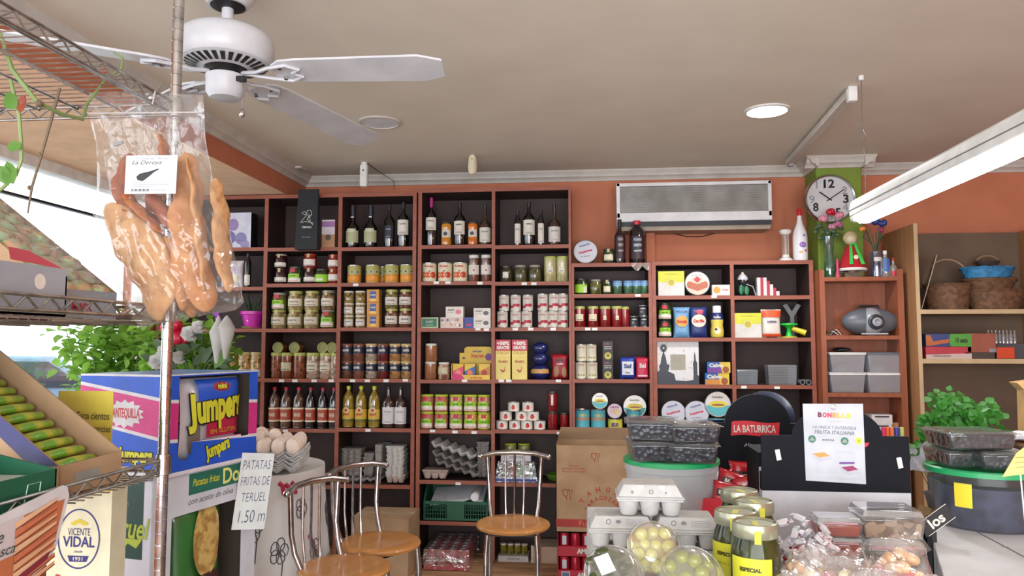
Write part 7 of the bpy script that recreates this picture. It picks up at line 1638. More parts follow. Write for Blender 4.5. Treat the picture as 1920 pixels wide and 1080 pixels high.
# olive jars
OLB = M('green_olives_in_brine', (56, 60, 24), .6, coat=0, spec=.12, c2=(20, 24, 10), sc=34, kind='voro', lo=.1, hi=.6); JG = CLR('jar_glass', (.93, .96, .92), .02, fk=.16); LIDM = M('tin_lid', (166, 168, 146), .3, .6, c2=(140, 142, 118)); YS = C((200, 198, 46), .5)
def mkoj():
    R = .049; H = .262; r = root('olive_jar')
    pr = [(R*.9, .001), (R, .012), (R, H*.74), (R*.95, H*.81), (R*.82, H*.875), (R*.8, H*.90)]
    MB().lathe([(a*.955, b*.99+.002) for a, b in pr], OLB, 28).build('olives', r, ang=60); MB().lathe(pr, JG, 30, cap=False).build('glass_jar', r, ang=60)
    MB().lathe([(R*.86, H*.885), (R*.9, H*.895), (R*.9, H*.955), (R*.86, H*.985), (R*.8, H*.99), (R*.76, H*.975), (.001, H*.975)], LIDM, 30).build('lid', r, ang=50); ld_ = [c for c in r.children if c.name.startswith('lid')][0]
    m = MB(); a0 = -118; m.band(R*1.012, H*.46, H*.76, YS, 48, 12, mid=-108); m.T = Matrix.Rotation(math.radians(-18), 4, 'Z'); m.text('ESPECIAL', 0, H*.68, R*.85, H*.03, 0, C((60, 60, 20)), .06, wr=R*1.03).text('aliño de la casa', 0, H*.61, R*.8, H*.02, 0, C((130, 130, 30)), .0, wr=R*1.03); m.build('label', r, weld=False)
    m = MB(); m.box(-.006, .006, -.030, .012, H*.976, H*.979, YS).box(-.006, .006, -R*.9-.001, -R*.9, H*.86, H*.955, YS).build('seal_strip', ld_); return r
for px, py, Y, rz_, nm in ((1387, 918, 1.855, .3, 'rear left'), (1413, 937, 1.735, .2, 'rear right'), (1380, 954, 1.63, -.3, 'front left'), (1416, 972, 1.53, -.1, 'frontmost')):
    o = INST('ojar', mkoj); o.location = (XP(px, Y, 1.12), Y, CT); o.rotation_euler = (0, 0, rz_); tag(o, 'tall glass jar of green olives with yellow label, %s of the four' % nm, 'jar', 'tall olive jars on the counter')
# deli tubs
TUB = CLR('deli_tub_plastic', (.96, .97, .97), .08, rough=.1, haze=.10); ON = M('pickled_onion', (212, 206, 130), .25, coat=.6, c2=(196, 186, 96), sc=20); ONP = M('orange_onion', (216, 170, 70), .25, coat=.6, c2=(206, 190, 110), sc=12); GK = M('gherkin', (74, 86, 34), .3, coat=.5, c2=(46, 58, 22), sc=30); OG = M('green_olive', (150, 154, 60), .25, coat=.6, c2=(120, 128, 44), sc=16)
def tub(px, py, D, rr_, tx_, ty_, lab, kind, nn, mat, sz):
    p = PD(px, py, D); r = root('deli_tub', lab, 'tub', p); r.rotation_euler = (math.radians(tx_), math.radians(ty_), 0)
    MB().lathe([(rr_*.72, -.075), (rr_*.93, -.006), (rr_*.98, 0)], TUB, 36, cap=True).build('tub', r)
    MB().lathe([(rr_*1.04, -.003), (rr_*1.05, .003), (rr_*1.0, .006), (rr_*.93, .003), (rr_*.9, .012), (rr_*.6, .022), (.001, .026)], TUB, 40, cap=False).build('domed_lid', r, ang=60)
    MB().lathe([(rr_*.68, -.072), (rr_*.92, -.009), (.001, -.009)], M('brine_'+kind, mat[1], .2, coat=.5), 28).build('brine', r)
    MM = r.matrix_basis if hasattr(r, 'matrix_basis') else None
    rot = Matrix.Translation(p) @ r.rotation_euler.to_matrix().to_4x4(); rn = random.Random(int(px)); c = 0; pts = []
    for t in range(900):
        if c >= nn: break
        a = rn.uniform(0, 6.28); q = rr_*.78*math.sqrt(rn.random()); z = rn.uniform(-.014, .002)
        v = Vector((q*math.cos(a), q*math.sin(a), z))
        if any((v-w_).length < sz*1.6 for w_ in pts): continue
        pts.append(v); c += 1
    for k, v in enumerate(sorted(pts, key=lambda v: -v.y)):
        if kind == 'gherkin': o = INST('gherkin', lambda: MB().tube([(-.028, 0, 0), (-.024, 0, .002), (-.01, 0, .006), (.01, 0, .006), (.024, 0, .002), (.028, 0, 0)], [.004, .008, .0105, .0105, .008, .004], mat[0], 10).build('gherkin', ang=80))
        else: o = INST(kind, lambda: MB().ell((0, 0, 0), (sz, sz, sz*.95), mat[0], 14, 10).build(kind, ang=80))
        o.location = rot @ v; o.rotation_euler = (rn.uniform(-.4, .4), rn.uniform(-.4, .4), rn.uniform(-.6, .6)+(.5 if kind == 'gherkin' else 0))
        tag(o, {'pickled_onion': 'pale yellow pickled onion under the rear tub lid', 'gherkin': 'dark green gherkin in the left tub', 'green_olive': 'green olive in the front right tub'}[kind], kind.replace('_', ' '), {'pickled_onion': 'pickled onions in the rear tub', 'gherkin': 'gherkins in the left tub', 'green_olive': 'green olives in the right tub'}[kind])
tub(1226, 1026, 1.50, .053, 50, 10, 'round clear tub of yellow pickled onions, the rear one of three tubs', 'pickled_onion', 18, (ON, (206, 160, 66)), .0135)
tub(1152, 1078, 1.40, .056, 48, 12, 'round clear tub of dark green gherkins, the left one of three tubs', 'gherkin', 9, (GK, (60, 70, 30)), .012)
tub(1297, 1082, 1.40, .060, 48, 10, 'round clear tub of green olives, the right one of three tubs', 'green_olive', 22, (OG, (110, 116, 44)), .0145)
m = MB(); p = PD(1134, 1058, 1.365); m.T = Matrix.Translation(p) @ Matrix.Rotation(math.radians(48), 4, 'X') @ Matrix.Rotation(.4, 4, 'Z'); m.box(-.014, .014, -.018, .018, 0, .001, C((216, 218, 220), .3))
tag(m.build('white_sticker'), 'square white sticker on the lid of the gherkin tub', 'sticker')
# buckets with green lids
BK_ = CLR('bucket_plastic', (.9, .93, .95), .08, rough=.25, haze=.62, hz=(.84, .87, .9)); GL_ = M('green_bucket_lid', (34, 160, 96), .35, coat=.3); OLK = M('black_olives', (62, 64, 88), .4, coat=.2, c2=(34, 34, 50), sc=30, kind='voro', lo=.15, hi=.7)
def bucket(px, Y, R, H, z, lab, full, sticker, hd=True, cont=None):
    BK_ = CLR('bucket_plastic_a' if cont else 'bucket_plastic_b', (.9, .93, .95), .04, fk=.6 if cont else .2, rough=.25, haze=.62 if cont else .05, hz=(.84, .87, .9))
    r = root('plastic_bucket', lab, 'bucket', (XP(px, Y, z+H), Y, z))
    MB().lathe([(R*.86, 0), (R*.88, .004), (R*.97, H-.035), (R*1.0, H-.033), (R*1.0, H-.01)], BK_, 44).build('bucket', r, ang=60)
    MB().lathe([(R*.82, .004), (R*.93, H*full), (.001, H*full)], cont or OLK, 40).build('contents', r, ang=60)
    MB().lathe([(R*1.0, H-.014), (R*1.03, H-.013), (R*1.03, H), (R*.98, H+.003), (R*.95, H-.004), (.001, H-.004)], GL_, 48).build('lid', r, ang=40)
    if hd: MB().tube([(R*.98*math.cos(a)+.0, -.02-R*.5*abs(math.sin(a))*0-.0+R*.2-.06*math.sin(a*1), H-.03-R*.9*math.sin(a)*.8) for a in [math.pi*.0+.06*k for k in range(0, 26)]], .006, C((214, 216, 220)), 8, flat=.5).build('handle', r)
    if sticker:
        m = MB(); m.band(R*.975, H*.40, H*.80, C((226, 206, 50)), 9, 5, mid=-136); m.build('yellow_label', r)
    return r
B1 = bucket(1258, 2.45, .146, .243, CT, 'white translucent bucket with green lid behind the egg cartons', .35, False, cont=C((150, 156, 158)))
B2 = bucket(1842, 2.24, .143, .158, 1.0005, 'bucket of black olives with green lid and yellow label at the right', .72, True, False)
TRF = CLR('olive_tray_film', (.9, .93, .95), .05, rough=.08, bump=.2, sc=18, haze=.03); BO = M('black_olive', (22, 22, 26), .25, coat=.8, c2=(40, 38, 44), sc=40)
def otray(px, py, Y, w, d, h, lab, zb_, grp, rz_=0):
    z = zb_; r = root('olive_tray', lab, 'olive tray', (XP(px, Y, z), Y, z), rz=rz_, group=grp)
    MB().frus(w*.88, d*.88, w*.97, d*.97, 0.001, h*.86, M('packed_black_olives', (24, 24, 30), .3, coat=.5, c2=(50, 50, 58), sc=70, kind='voro', lo=.25, hi=.75, bump=.4)).build('olives', r, bevel=.006)
    MB().frus(w*.9, d*.9, w, d, 0, h*.88, TRF).build('tray', r, bevel=.006); MB().frus(w*1.08, d*1.08, w*1.1, d*1.1, h*.88, h*.91, TRF).frus(w, d, w*.9, d*.9, h*.91, h, TRF).build('lid', r, bevel=.004); return r
zt = CT+.243+.004; g = 'trays of black olives on the first green lid'
otray(1222, 0, 2.40, .145, .17, .062, 'clear tray of black olives on the green lid, lower left', zt, g, .06); otray(1298, 0, 2.38, .145, .16, .060, 'clear tray of black olives on the green lid, lower right', zt, g, -.08)
otray(1220, 0, 2.40, .150, .17, .062, 'clear tray of black olives on the green lid, upper left', zt+.063, g, -.04); otray(1297, 0, 2.38, .145, .16, .056, 'clear tray of black olives on the green lid, upper right', zt+.061, g, .05)
zt = 1.0005+.158+.004; g = 'trays of black olives on the second green lid'
otray(1795, 0, 2.24, .125, .15, .05, 'clear tray of black olives on the right bucket, lower left', zt, g, .05); otray(1868, 0, 2.20, .125, .15, .05, 'clear tray of black olives on the right bucket, lower right', zt, g, -.1)
otray(1816, 0, 2.22, .18, .15, .05, 'clear tray of black olives on the right bucket, topmost', zt+.051, g, .06)
# white cardboard sheet
m = MB(); q = [PZ(x, y, 1.0) for x, y in ((1738, 978), (1775, 1100), (2080, 1100), (2010, 958))]; q.reverse()
c0 = Vector((sum(p.x for p in q)/4, sum(p.y for p in q)/4, CT)); WCB = M('white_lined_card', (206, 208, 214), .6)
m.hexa([Vector((p.x, p.y, CT+.001))-c0 for p in q]+[Vector((p.x, p.y, 1.0))-c0 for p in q], WCB); wb_ = m.build('white_carton', loc=c0, bevel=.003); tag(wb_, 'large white cardboard carton lying flat on the counter at the right edge', 'carton')
a = PZ(1818, 990, 1.0005)-c0; b = PZ(1950, 1060, 1.0005)-c0; m = MB(); m.tube([a, a.lerp(b, .3), a.lerp(b, .6), b], .0018, C((130, 124, 118)), 5)
for t_, s_ in ((.06, .014), (.55, .011)): c = a.lerp(b, t_); m.ell((c.x, c.y, c.z-.0005), (s_, s_*.5, .0012), C((186, 160, 130)), 8, 4)
m.build('torn_edge', wb_)
# black display boxes
DB = M('black_display_card', (17, 20, 28), .7, c2=(14, 16, 23), spec=.2); NVG = M('navy_gloss', (22, 28, 70), .2, coat=.6)
def archpoly(w, h, sx0, sx1, r0, cx, top):
    pts = [(-w/2, 0), (w/2, 0), (w/2, h)]
    for k in range(0, 19):
        a = math.pi*k/18; pts.append((cx+r0*math.cos(a), h+(top-h)*math.sin(a)))
    pts.append((-w/2, h)); return pts
Y1 = 2.62; xl = XP(1333, Y1, 1.2); xr = XP(1500, Y1, 1.2); W1 = xr-xl; h1 = PY(1400, 793, Y1).z-CT; t1 = PY(1400, 739, Y1).z-CT; cx1 = XP(1419, Y1, 1.3)-(xl+xr)/2
r = root('display_box', 'black arched display box with a red banner, behind the red bags', 'display box', ((xl+xr)/2, Y1, CT), group=None)
MB().prism(archpoly(W1, h1, 0, 0, .108, cx1, t1), 0, .006, DB, C((120, 120, 124))).build('arched_back', r)
MB().prism(archpoly(W1, h1, 0, 0, .10, cx1+.05, t1+.005), .09, .096, NVG).box(-W1/2, W1/2, .006, .09, 0, h1*.9, DB).build('rear_card', r)
s1 = SCL((xl, Y1, 1.2)); m = MB(); bx = XP(1415, Y1, 1.2)-(xl+xr)/2; bz = PY(1415, 804, Y1).z-CT; REDB = C((206, 34, 50), .5)
m.grid(lambda a, b: (bx+(a-.5)*87*s1+.004*b, -.0015, bz+(b-.5)*26*s1+.0035*math.sin(a*6)), 14, 2, REDB).text('LA BATURRICA', bx, bz, 76*s1, 14*s1, -.0026, LABW, .02).text('Aceitunas', bx-.05, bz+13*s1, .04, .007, -.0026, REDB, .03).text('Alimentaria', bx-.0, bz-30*s1, .075, .014, -.002, C((190, 190, 196)), .0, shear=.4); m.build('banner', r, weld=False)
MB().prism([(XP(1435, Y1, 1.2)-(xl+xr)/2, h1-.075), (W1/2+.02, h1-.078), (W1/2+.02, h1-.07)], -.012, -.008, C((90, 92, 98), .3)).build('metal_strip', r)
# red snack bags
RBG = M('red_foil_bag', (190, 26, 40), .25, coat=.6, c2=(60, 16, 20), sc=7, lo=.25, hi=.35)
bi = 0
for (px, py, w_, h_, rot_, Yb) in ((1352, 905, 60, 44, -.15, 2.50), (1398, 892, 62, 52, .05, 2.54), (1372, 905, 66, 40, .3, 2.44), (1410, 915, 52, 46, -.3, 2.40), (1360, 925, 56, 40, .2, 2.36), (1398, 935, 60, 40, 0, 2.30)):
    p = PY(px, py, Yb); k = SCL(p); o = MB().pillow(w_*k, h_*k, .035, RBG, bi).build('snack_bag', ang=80); o.location = (p.x, Yb, p.z-h_*k/2); o.rotation_euler = (-.25, rot_, 0)
    m = MB(); bpatch(m, w_*k, h_*k, .035, .08, .92, .3, .62, BLACK); btext(m, w_*k, h_*k, .035, ('BATURRICA', 'Super Maiz', 'BATURRICA', 'Maiz', 'BATURRICA', 'Maiz')[bi], .5, .47, .7, .18, LABW, .05, lift=.003); m.build('printed_panel', o, weld=False)
    tag(o, 'red and black foil snack bag in front of the arched display, %s' % ('rear left', 'upright rear right', 'middle tilted', 'right tilted', 'lower left', 'lowest')[bi], 'snack bag', 'red foil snack bags'); bi += 1
o = MB().box(-.14, .10, -.02, .16, 0, .008, REDB).box(-.14, .10, -.02, -.015, 0, .14, REDB).box(-.14, -.135, -.02, .16, 0, .14, REDB).box(.095, .10, -.02, .16, 0, .14, REDB).box(-.135, .095, -.015, .15, 0, .07, REDB).build('red_tray', loc=(XP(1385, 2.4, CT), 2.36, CT)); tag(o, 'red card tray holding the foil snack bags, half hidden by olive jars', 'tray')
# second display with poster
Y2 = 2.2; xl = XP(1429, Y2, 1.1); xr = XP(1708, Y2, 1.1); W2 = xr-xl; zc_ = PY(1560, 817, Y2).z; zbm = PY(1560, 922, Y2).z; cxx = (xl+xr)/2; s2 = SCL((cxx, Y2, 1.15))
r = root('display_box', 'wide black display box with a white poster taped on its front', 'display box', (cxx, Y2, CT))
pp = archpoly(W2, zc_-zbm, 0, 0, 82*s2, XP(1570, Y2, 1.2)-cxx, zc_-zbm+52*s2); pp = [(a, b+zbm-CT) for a, b in pp]
MB().prism(pp, 0, .006, DB).build('arched_front', r)
MB().box(-W2/2, W2/2, .03, .036, 0, zbm-CT+.06, C((196, 198, 204))).box(-W2/2, W2/2-.02, .037, .2, 0, zbm-CT+.1, DB).box(-W2/2, W2/2, .006, .03, zbm-CT, zbm-CT+.05, DB).build('tray', r)
MB().prism([(-W2/2, 0), (W2/2, 0), (W2/2, zbm-CT-.0), (-W2/2, zbm-CT-.0)], .001, .005, C((196, 198, 204))).build('white_lower_front', r)
m = MB()
for px, py in ((1459, 853), (1687, 868)): p = PY(px, py, Y2); x = p.x-cxx; z = p.z-CT; m.add([(x-.009, -.001, z+.014), (x-.004, -.001, z-.016), (x+.009, -.001, z-.013), (x+.004, -.001, z+.016)], [(0, 1, 2, 3)], C((220, 222, 224)))
m.build('price_sticker', r); m = MB(); p = PY(1626, 834, Y2); m.prism([(p.x-cxx-.015, p.z-CT-.01), (p.x-cxx, p.z-CT-.004), (p.x-cxx+.006, p.z-CT+.006), (p.x-cxx-.015, p.z-CT+.006)], -.0012, 0, REDB).build('red_corner', r)
# poster
tl, tr_, bl, br = [PY(x, y, Y2-.004) for x, y in ((1505, 757), (1618, 757), (1511, 901), (1624, 908))]; o0 = (tl+tr_+bl+br)/4
r = root('poster', 'white printed poster with coloured heading taped to the black display', 'poster', (o0.x, Y2-.004, o0.z))
m = MB(); PPW = C((196, 200, 208), .5); m.add([bl-o0, br-o0, tr_-o0, tl-o0], [(0, 1, 2, 3)], PPW); vs = [bl-o0, br-o0, tr_-o0, tl-o0]; m.add([v+Vector((0, .001, 0)) for v in vs], [(3, 2, 1, 0)], PPW); m.build('sheet', r)
pw = (tr_-tl).length; ph = (tl-bl).length; sk_ = .04
m = MB(); m.T = Matrix.Rotation(.03, 4, 'Y')
for k, (ch_, c) in enumerate(zip('BONELLE', ((110, 30, 60), (206, 40, 66), (196, 40, 70), (226, 150, 60), (230, 180, 70), (206, 196, 70), (196, 206, 70)))): m.text(ch_, (-.24+.08*k)*pw, ph*.36, pw*.07, ph*.065, -.001, C(c), .06)
GY = C((104, 108, 118)); m.text('naturalmente', 0, ph*.285, pw*.28, ph*.02, -.001, C((190, 196, 190))).text('LA UNICA Y AUTENTICA', 0, ph*.2, pw*.72, ph*.04, -.001, GY, 0, shear=.2).text('FRUTA ITALIANA', 0, ph*.135, pw*.66, ph*.048, -.001, GY, .01, shear=.2)
GD2 = C((60, 120, 100)); m.disc(-pw*.37, ph*.04, pw*.065, -.001, GD2, 18).disc(pw*.17, ph*.03, pw*.065, -.001, GD2, 18).disc(pw*.4, ph*.04, pw*.06, -.001, C((200, 220, 70)), 18).text('SIN\nGLUTEN', -pw*.37, ph*.04, pw*.08, ph*.04, -.0016, LABW, .02).text('100%\nFRUTA', pw*.17, ph*.03, pw*.08, ph*.04, -.0016, LABW, .02).text('V', pw*.4, ph*.04, pw*.05, ph*.04, -.0016, C((120, 150, 40)), .03).text('BENESTAR', -pw*.1, ph*.035, pw*.2, ph*.02, -.001, C((80, 84, 90)), .02)
def pbox(x, z, c): m.prism([(x-.15*pw, z), (x-.03*pw, z-.07*ph), (x+.17*pw, z-.04*ph), (x+.17*pw, z+.01*ph), (x+.05*pw, z+.05*ph), (x-.15*pw, z+.03*ph)], -.0012, -.0008, C((186, 190, 198))).prism([(x-.14*pw, z+.03*ph), (x-.03*pw, z-.02*ph), (x+.14*pw, z+.01*ph), (x+.05*pw, z+.055*ph)], -.0016, -.0012, c)
pbox(-.22*pw, -.18*ph, C((220, 150, 70))); pbox(.25*pw, -.34*ph, C((150, 40, 90))); m.flat([(.08*pw, -.27*ph), (.33*pw, -.26*ph), (.33*pw, -.235*ph), (.08*pw, -.245*ph)], -.0018, C((110, 60, 150)))
for k, (x0_, x1_, z0_) in enumerate(((.0, .3, -.11), (.0, .3, -.13), (-.34, .05, -.33), (-.4, .05, -.36), (-.32, .0, -.385), (-.36, .36, -.45), (-.3, .3, -.47))): m.flat([(x0_*pw, z0_*ph), (x1_*pw, z0_*ph), (x1_*pw, z0_*ph+.0009), (x0_*pw, z0_*ph+.0009)], -.001, C((180, 184, 190)))
m.build('poster_print', r, weld=False); MB().ell((0, -.002, ph*.47), (.008, .002, .009), CLR('tape', (.95, .95, .95), .3, haze=.2), 8, 6).build('tape', r)
# marker pens behind the display
for k, (px, c) in enumerate(((1657, (206, 40, 90)), (1664, (226, 90, 50)), (1672, (214, 120, 60)), (1681, (60, 60, 170)), (1691, (190, 200, 110)))):
    z0_ = CT; o = MB().cyl(.006, 0, .3, C((210, 210, 210)), 10).cyl(.0066, .3, .345, C(c), 10).build('marker_pen', loc=(XP(px, 2.46, 1.22), 2.46, z0_)); tag(o, 'marker pen with %s cap standing behind the black display' % ('pink', 'red', 'orange', 'blue', 'pale green')[k], 'pen', 'marker pens behind the display')
# wrapped caramels
CWR = [M('caramel_wrap_%d' % i, (222, 220, 226), .35, coat=.3, c2=c2, sc=40, lo=.36, hi=.42) for i, c2 in enumerate(((196, 40, 70), (110, 60, 90), (150, 170, 200)))]
def mkcar(i):
    def f():
        m = MB(); m.frus(.026, .013, .028, .015, 0, .012, CWR[i])
        for sx in (-1, 1): m.add([(sx*.013, -.005, .006), (sx*.013, .005, .006), (sx*.024, .008, .009), (sx*.024, -.008, .004)], [(0, 1, 2, 3)], CWR[i])
        return m.build('wrapped_caramel', bevel=.002)
    return f
bxr = root('caramel_box', 'red box heaped with white and red wrapped caramels', 'box', (XP(1495, 1.82, CT), 1.80, CT)); MB().box(-.09, .10, -.09, .10, 0, .004, REDB).box(-.09, .10, -.09, -.087, 0, .075, REDB).box(-.09, -.087, -.09, .1, 0, .075, REDB).box(.097, .1, -.09, .1, 0, .075, REDB).box(-.09, .1, .097, .1, 0, .12, REDB).box(-.085, .095, -.085, .095, .004, .085, C((150, 140, 146))).build('box', bxr)
rn = random.Random(12)
for k in range(56):
    t = k/56; x = bxr.location.x+rn.uniform(-.08, .085); y = 1.80+rn.uniform(-.075, .085); z = CT+.085+.095*((y-1.80+.09)/.18)*rn.uniform(.55, 1.0)+.03*(1-abs(x-bxr.location.x)/.09)*rn.random()
    o = INST('car%d' % (k % 3), mkcar(k % 3)); o.location = (x, y, z); o.rotation_euler = (rn.uniform(-1, 1), rn.uniform(-1, 1), rn.uniform(0, 6)); tag(o, ('red printed', 'dark printed', 'blue printed')[k % 3]+' white wrapped caramel in the heap', 'caramel', ('red printed', 'dark printed', 'blue printed')[k % 3]+' caramels in the heap')
# quince and prune boxes
CLB = CLR('clear_box', (.95, .96, .97), .10, rough=.08, haze=.06, bump=.1)
def clbox(px, Y, w, d, h, z, lab, cont, ch, grp, strip=None):
    r = root('clear_food_box', lab, 'food box', (XP(px, Y-d/2, z+h/2), Y, z), group=grp, rz=rn.uniform(-.05, .05))
    MB().frus(w*.84, d*.84, w*.9, d*.9, .002, h*ch, cont).build('contents', r, bevel=.004); MB().frus(w*.88, d*.88, w*.96, d*.96, 0, h*.72, CLB).build('tray', r, bevel=.004)
    MB().frus(w, d, w, d, h*.72, h*.78, CLB).frus(w*.94, d*.94, w*.86, d*.86, h*.78, h, CLB).build('lid', r, bevel=.004)
    if strip: MB().box(-w*.36, w*.36, -d/2-.0012, -d/2-.0004, h*.72, h*.8, strip).build('strip', r)
QU = M('quince_jelly', (176, 76, 44), .3, coat=.5, c2=(150, 56, 36), sc=12); PR_ = M('prunes', (36, 36, 48), .4, coat=.4, c2=(16, 16, 22), sc=30, kind='voro'); NU = M('mixed_nuts', (170, 140, 110), .6, c2=(110, 84, 64), sc=60, kind='cell')
for k in range(4): clbox(1578-(2 if k % 2 else 0), 1.94, .112, .085, .046, CT+k*.0465, 'clear box of orange quince jelly on the counter, %s' % ('bottom one', 'second from bottom', 'second from top', 'top one')[k], QU, .62, 'clear boxes of quince jelly', C((206, 150, 160)))
for k in range(3): clbox(1676+(3 if k == 2 else 0), 1.96, .15, .12, .068, CT+k*.0685, ('clear box of dark prunes, bottom of the right stack', 'clear box of dark prunes, middle of the right stack', 'clear box of pale nuts, top of the right stack')[k], (PR_, PR_, NU)[k], .62, None, C((206, 120, 140)) if k == 1 else None)
# bags of gummy sweets
JB_ = [M('gummy_%s' % n, c, .3, coat=.5, c2=c2, sc=30) for n, c, c2 in (('pink', (206, 130, 150), (222, 190, 196)), ('orange', (222, 160, 104), (226, 196, 150)), ('yellow', (222, 208, 160), (226, 218, 190)), ('red', (196, 70, 90), (206, 120, 130)))]
FB2 = CLR('sweet_bag_film', (.98, .98, .985), .08, rough=.07, bump=.5, sc=22, haze=.05)
gi = 0
for (px, py, Y, w_, h_, mix, nm) in ((1524, 1050, 1.52, 92, 70, (0, 1, 2), 'left'), (1600, 1062, 1.5, 90, 60, (0, 2), 'middle'), (1690, 1030, 1.55, 120, 72, (1, 3, 1), 'right'), (1650, 1080, 1.45, 110, 50, (2, 0), 'lowest front'), (1490, 1085, 1.45, 60, 50, (1, 1), 'lower left')):
    p = PY(px, py, Y); k = SCL(p); w2 = w_*k; h2 = h_*k; zb2_ = p.z-h2*.55-.03
    r = root('sweets_bag', 'clear bag of coloured gummy sweets on the counter front, %s one' % nm, 'bag of sweets', (p.x, Y, zb2_), group='clear bags of gummy sweets')
    m = MB(); m.pillow(w2, h2*1.25, .09, FB2, gi, n=16); m.build('film', r, rot=(-.9, 0, rn.uniform(-.4, .4)), ang=80, weld=False)
    m = MB(); tw = r.children[0].rotation_euler.z
    for q in (-1, 0, 1): m.add([(q*.02, 0, 0), (q*.02+.03, -.01, .02), (q*.02+.016, .02, .05), (q*.02-.012, .01, .03)], [(0, 1, 2), (0, 2, 3)], FB2)
    m.build('film_corner', r, loc=(rn.uniform(-.02, .02), .03, h2*.62))
    for j in range(11):
        o = INST('gum%d' % mix[j % len(mix)], lambda: MB().ell((0, 0, 0), (.019, .015, .012), JB_[mix[j % len(mix)]], 10, 7).build('gummy_sweet', ang=80))
        u_ = rn.uniform(-.36, .36)*w2; t_ = rn.uniform(.15, .85); o.location = (p.x+u_, Y+.0+t_*h2*.8, zb2_+t_*h2*.62+rn.uniform(-.008, .014)); o.rotation_euler = (rn.uniform(-1, 1), rn.uniform(-1, 1), rn.uniform(0, 3))
        cn = ('pink', 'orange', 'yellow', 'red')[mix[j % len(mix)]]; tag(o, '%s gummy sweet inside the %s clear sweets bag' % (cn, nm), 'gummy sweet', '%s gummy sweets in the %s bag' % (cn, nm))
    gi += 1
o = MB().box(-.22, .2, -.12, .14, 0, .12, C((214, 214, 216))).build('crate', loc=(XP(1610, 1.58, 1.0), 1.56, CT), bevel=.004); tag(o, 'white tray under the clear bags of gummy sweets, mostly hidden', 'tray')
# things between the display and the right bucket
def at(px, py, Y): return PY(px, py, Y)
p = at(1738, 908, 2.5); k = SCL(p); m = MB(); m.box(-42*k, 34*k, 0, .1, -26*k, 18*k, BLACK).text('O Ro', -.005, -.001, .055, .028, -.001, C((206, 190, 90)), .04); o = m.build('black_carton', loc=(p.x, 2.5, p.z), weld=False); tag(o, 'black carton with yellow letters between display and olive bucket', 'carton')
o.location.z = CT+26*k
p = at(1730, 865, 2.55); m = MB(); m.grid(lambda a, b: ((a-.5)*.09, -.02*math.sin(math.pi*a)+.006*math.sin(a*17+b*9), (b-.1)*.085*(1-.2*math.sin(a*9))), 12, 8, C((206, 206, 214))); tag(m.build('white_paper_bag', loc=(p.x+.005, 2.545, p.z-.02)), 'crumpled white paper bag standing above the black carton', 'paper bag')
p = at(1740, 940, 2.28); o = MB().box(-.028, .028, -.02, .02, 0, .075, C((196, 156, 110))).build('kraft_box', loc=(p.x, 2.32, CT+.055), rot=(0, .45, .3)); tag(o, 'small tilted kraft box left of the olive bucket', 'box')
o = MB().box(-.05, .05, -.04, .04, 0, .05, BLACK).build('black_box', loc=(p.x, 2.33, CT), bevel=.002); tag(o, 'low black box under the tilted kraft box', 'box')
q4 = [PY(x, y, 2.02) for x, y in ((1737, 1008), (1787, 972), (1775, 945), (1728, 975))]; c = sum(q4, Vector())/4
r = root('shop_sign', 'small tilted black sign with white letters beside the white carton', 'sign', c); MB().add([v-c for v in q4]+[v-c+Vector((0, .004, 0)) for v in q4], [(0, 1, 2, 3), (7, 6, 5, 4), (0, 4, 5, 1), (1, 5, 6, 2), (2, 6, 7, 3), (3, 7, 4, 0)], BLACK).build('board', r)
m = MB(); an = math.atan2(q4[1].z-q4[0].z, q4[1].x-q4[0].x); m.T = Matrix.Rotation(-an, 4, 'Y'); L_ = (q4[1]-q4[0]).length; m.text('los', -L_*.02, .0, L_*.5, .026, -.001, LABW, .03).flat([(-L_*.5, -.0205), (L_*.5, -.0205), (L_*.5, -.019), (-L_*.5, -.019)], -.001, LABW).flat([(-L_*.5, .019), (L_*.5, .019), (L_*.5, .0205), (-L_*.5, .0205)], -.001, LABW); m.build('sign_lettering', r, weld=False); MB().box(-.012, .0, .004, .03, CT+.0005-c.z, .005, BLACK).build('holder', r)
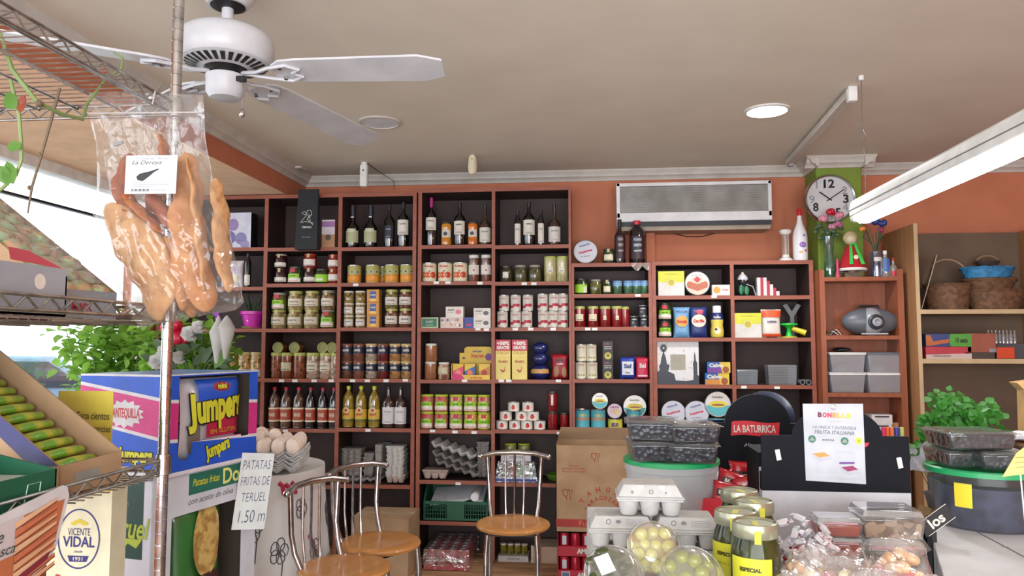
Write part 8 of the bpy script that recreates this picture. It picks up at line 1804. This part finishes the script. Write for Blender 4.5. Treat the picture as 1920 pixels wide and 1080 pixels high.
# parsley
r = root('parsley_pot', 'bushy green parsley in a pot behind the right bucket', 'plant', (XP(1785, 2.58, 1.1), 2.58, CT)); MB().lathe([(.06, 0), (.08, .11), (.085, .12), (.075, .12)], C((60, 60, 64)), 24).build('pot', r)
m = MB(); st = MB(); rn = random.Random(44); o_ = r.location
for k in range(70):
    px = rn.gauss(1790, 48); px = min(max(px, 1705), 1880); top_ = 735+abs(px-1765)*.25+rn.random()*70; 
    if px < 1740: top_ = max(top_, 770+rn.random()*90)
    Y = 2.58+rn.uniform(-.05, .1); p = PY(px, top_, Y)-o_; st.tube([(rn.uniform(-.03, .03), rn.uniform(-.02, .02), .1), (p.x*.6, p.y*.6, p.z*.6), tuple(p)], .0015, STEMG, 4)
    for j in range(9):
        a = j*.7; leaf(m, p+Vector((rn.uniform(-.015, .015), rn.uniform(-.015, .015), rn.uniform(-.04, .012))), rn.uniform(.018, .034), rn.uniform(.009, .015), (math.cos(a), rn.uniform(-.8, .3), math.sin(a)), (0, -.6, .8), LFP)
st.build('stems', r); m.build('foliage', r, weld=False)
# right edge: basket, yellow note, paper
o = basket('wicker_basket', .12, .15, .3, BRW, sy=1.0); o.location = (XP(2000, 2.42, 1.1), 2.42, CT); tag(o, 'wicker basket cut off at the right photo edge beside the olive bucket', 'basket')
q4 = [PY(x, y, 2.0) for x, y in ((1880, 894), (1930, 888), (1935, 828), (1906, 850))]; c = sum(q4, Vector())/4; m = MB(); YN = C((226, 216, 130)); m.add([v-c for v in q4]+[v-c+Vector((0, .002, 0)) for v in q4], [(0, 1, 2, 3), (7, 6, 5, 4), (0, 4, 5, 1), (1, 5, 6, 2), (2, 6, 7, 3), (3, 7, 4, 0)], YN); o = m.build('yellow_note', loc=c); tag(o, 'pale yellow paper note on the basket at the right photo edge', 'note')
m = MB(); T_ = C((150, 140, 80)); [m.flat([(-.012, .008-.012*k), (.035, .012-.012*k), (.035, .0133-.012*k), (-.012, .0093-.012*k)], -.001, T_) for k in range(3)]; m.build('note_writing', o, weld=False); MB().tube([(0, .004, 0), (.01, .006, 1.002-c.z)], .002, WHITE, 6).build('pick', o)
p = PY(1912, 820, 2.35); o = MB().tube([(-.1, 0, .0), (-.04, 0, .012), (.03, 0, .006), (.12, 0, -.01)], [.012, .02, .024, .02], C((214, 216, 222)), 10, flat=.7).build('white_cloth', loc=(p.x+.06, 2.40, 1.215)); tag(o, 'rolled white cloth above the basket at the right edge', 'cloth')
p = PY(1936, 750, 2.6); m = MB(); bz_ = CT-p.z; m.prism([(-.02, bz_), (.1, bz_), (.1, .075), (-.035, .055), (-.01, .03)], 0, .05, C((206, 166, 110))); o = m.build('kraft_bag', loc=(p.x, 2.62, p.z), bevel=.002); tag(o, 'kraft paper bag at the right photo edge beyond the parsley', 'paper bag')
zz = SHZ['10.3']; o = MB().cb(.3, .2, .05, C((170, 30, 40))).build('red_box', loc=P3(1915, CY+.12, zz)); tag(o, 'flat red box on the low cabinet shelf at the right edge', 'box')
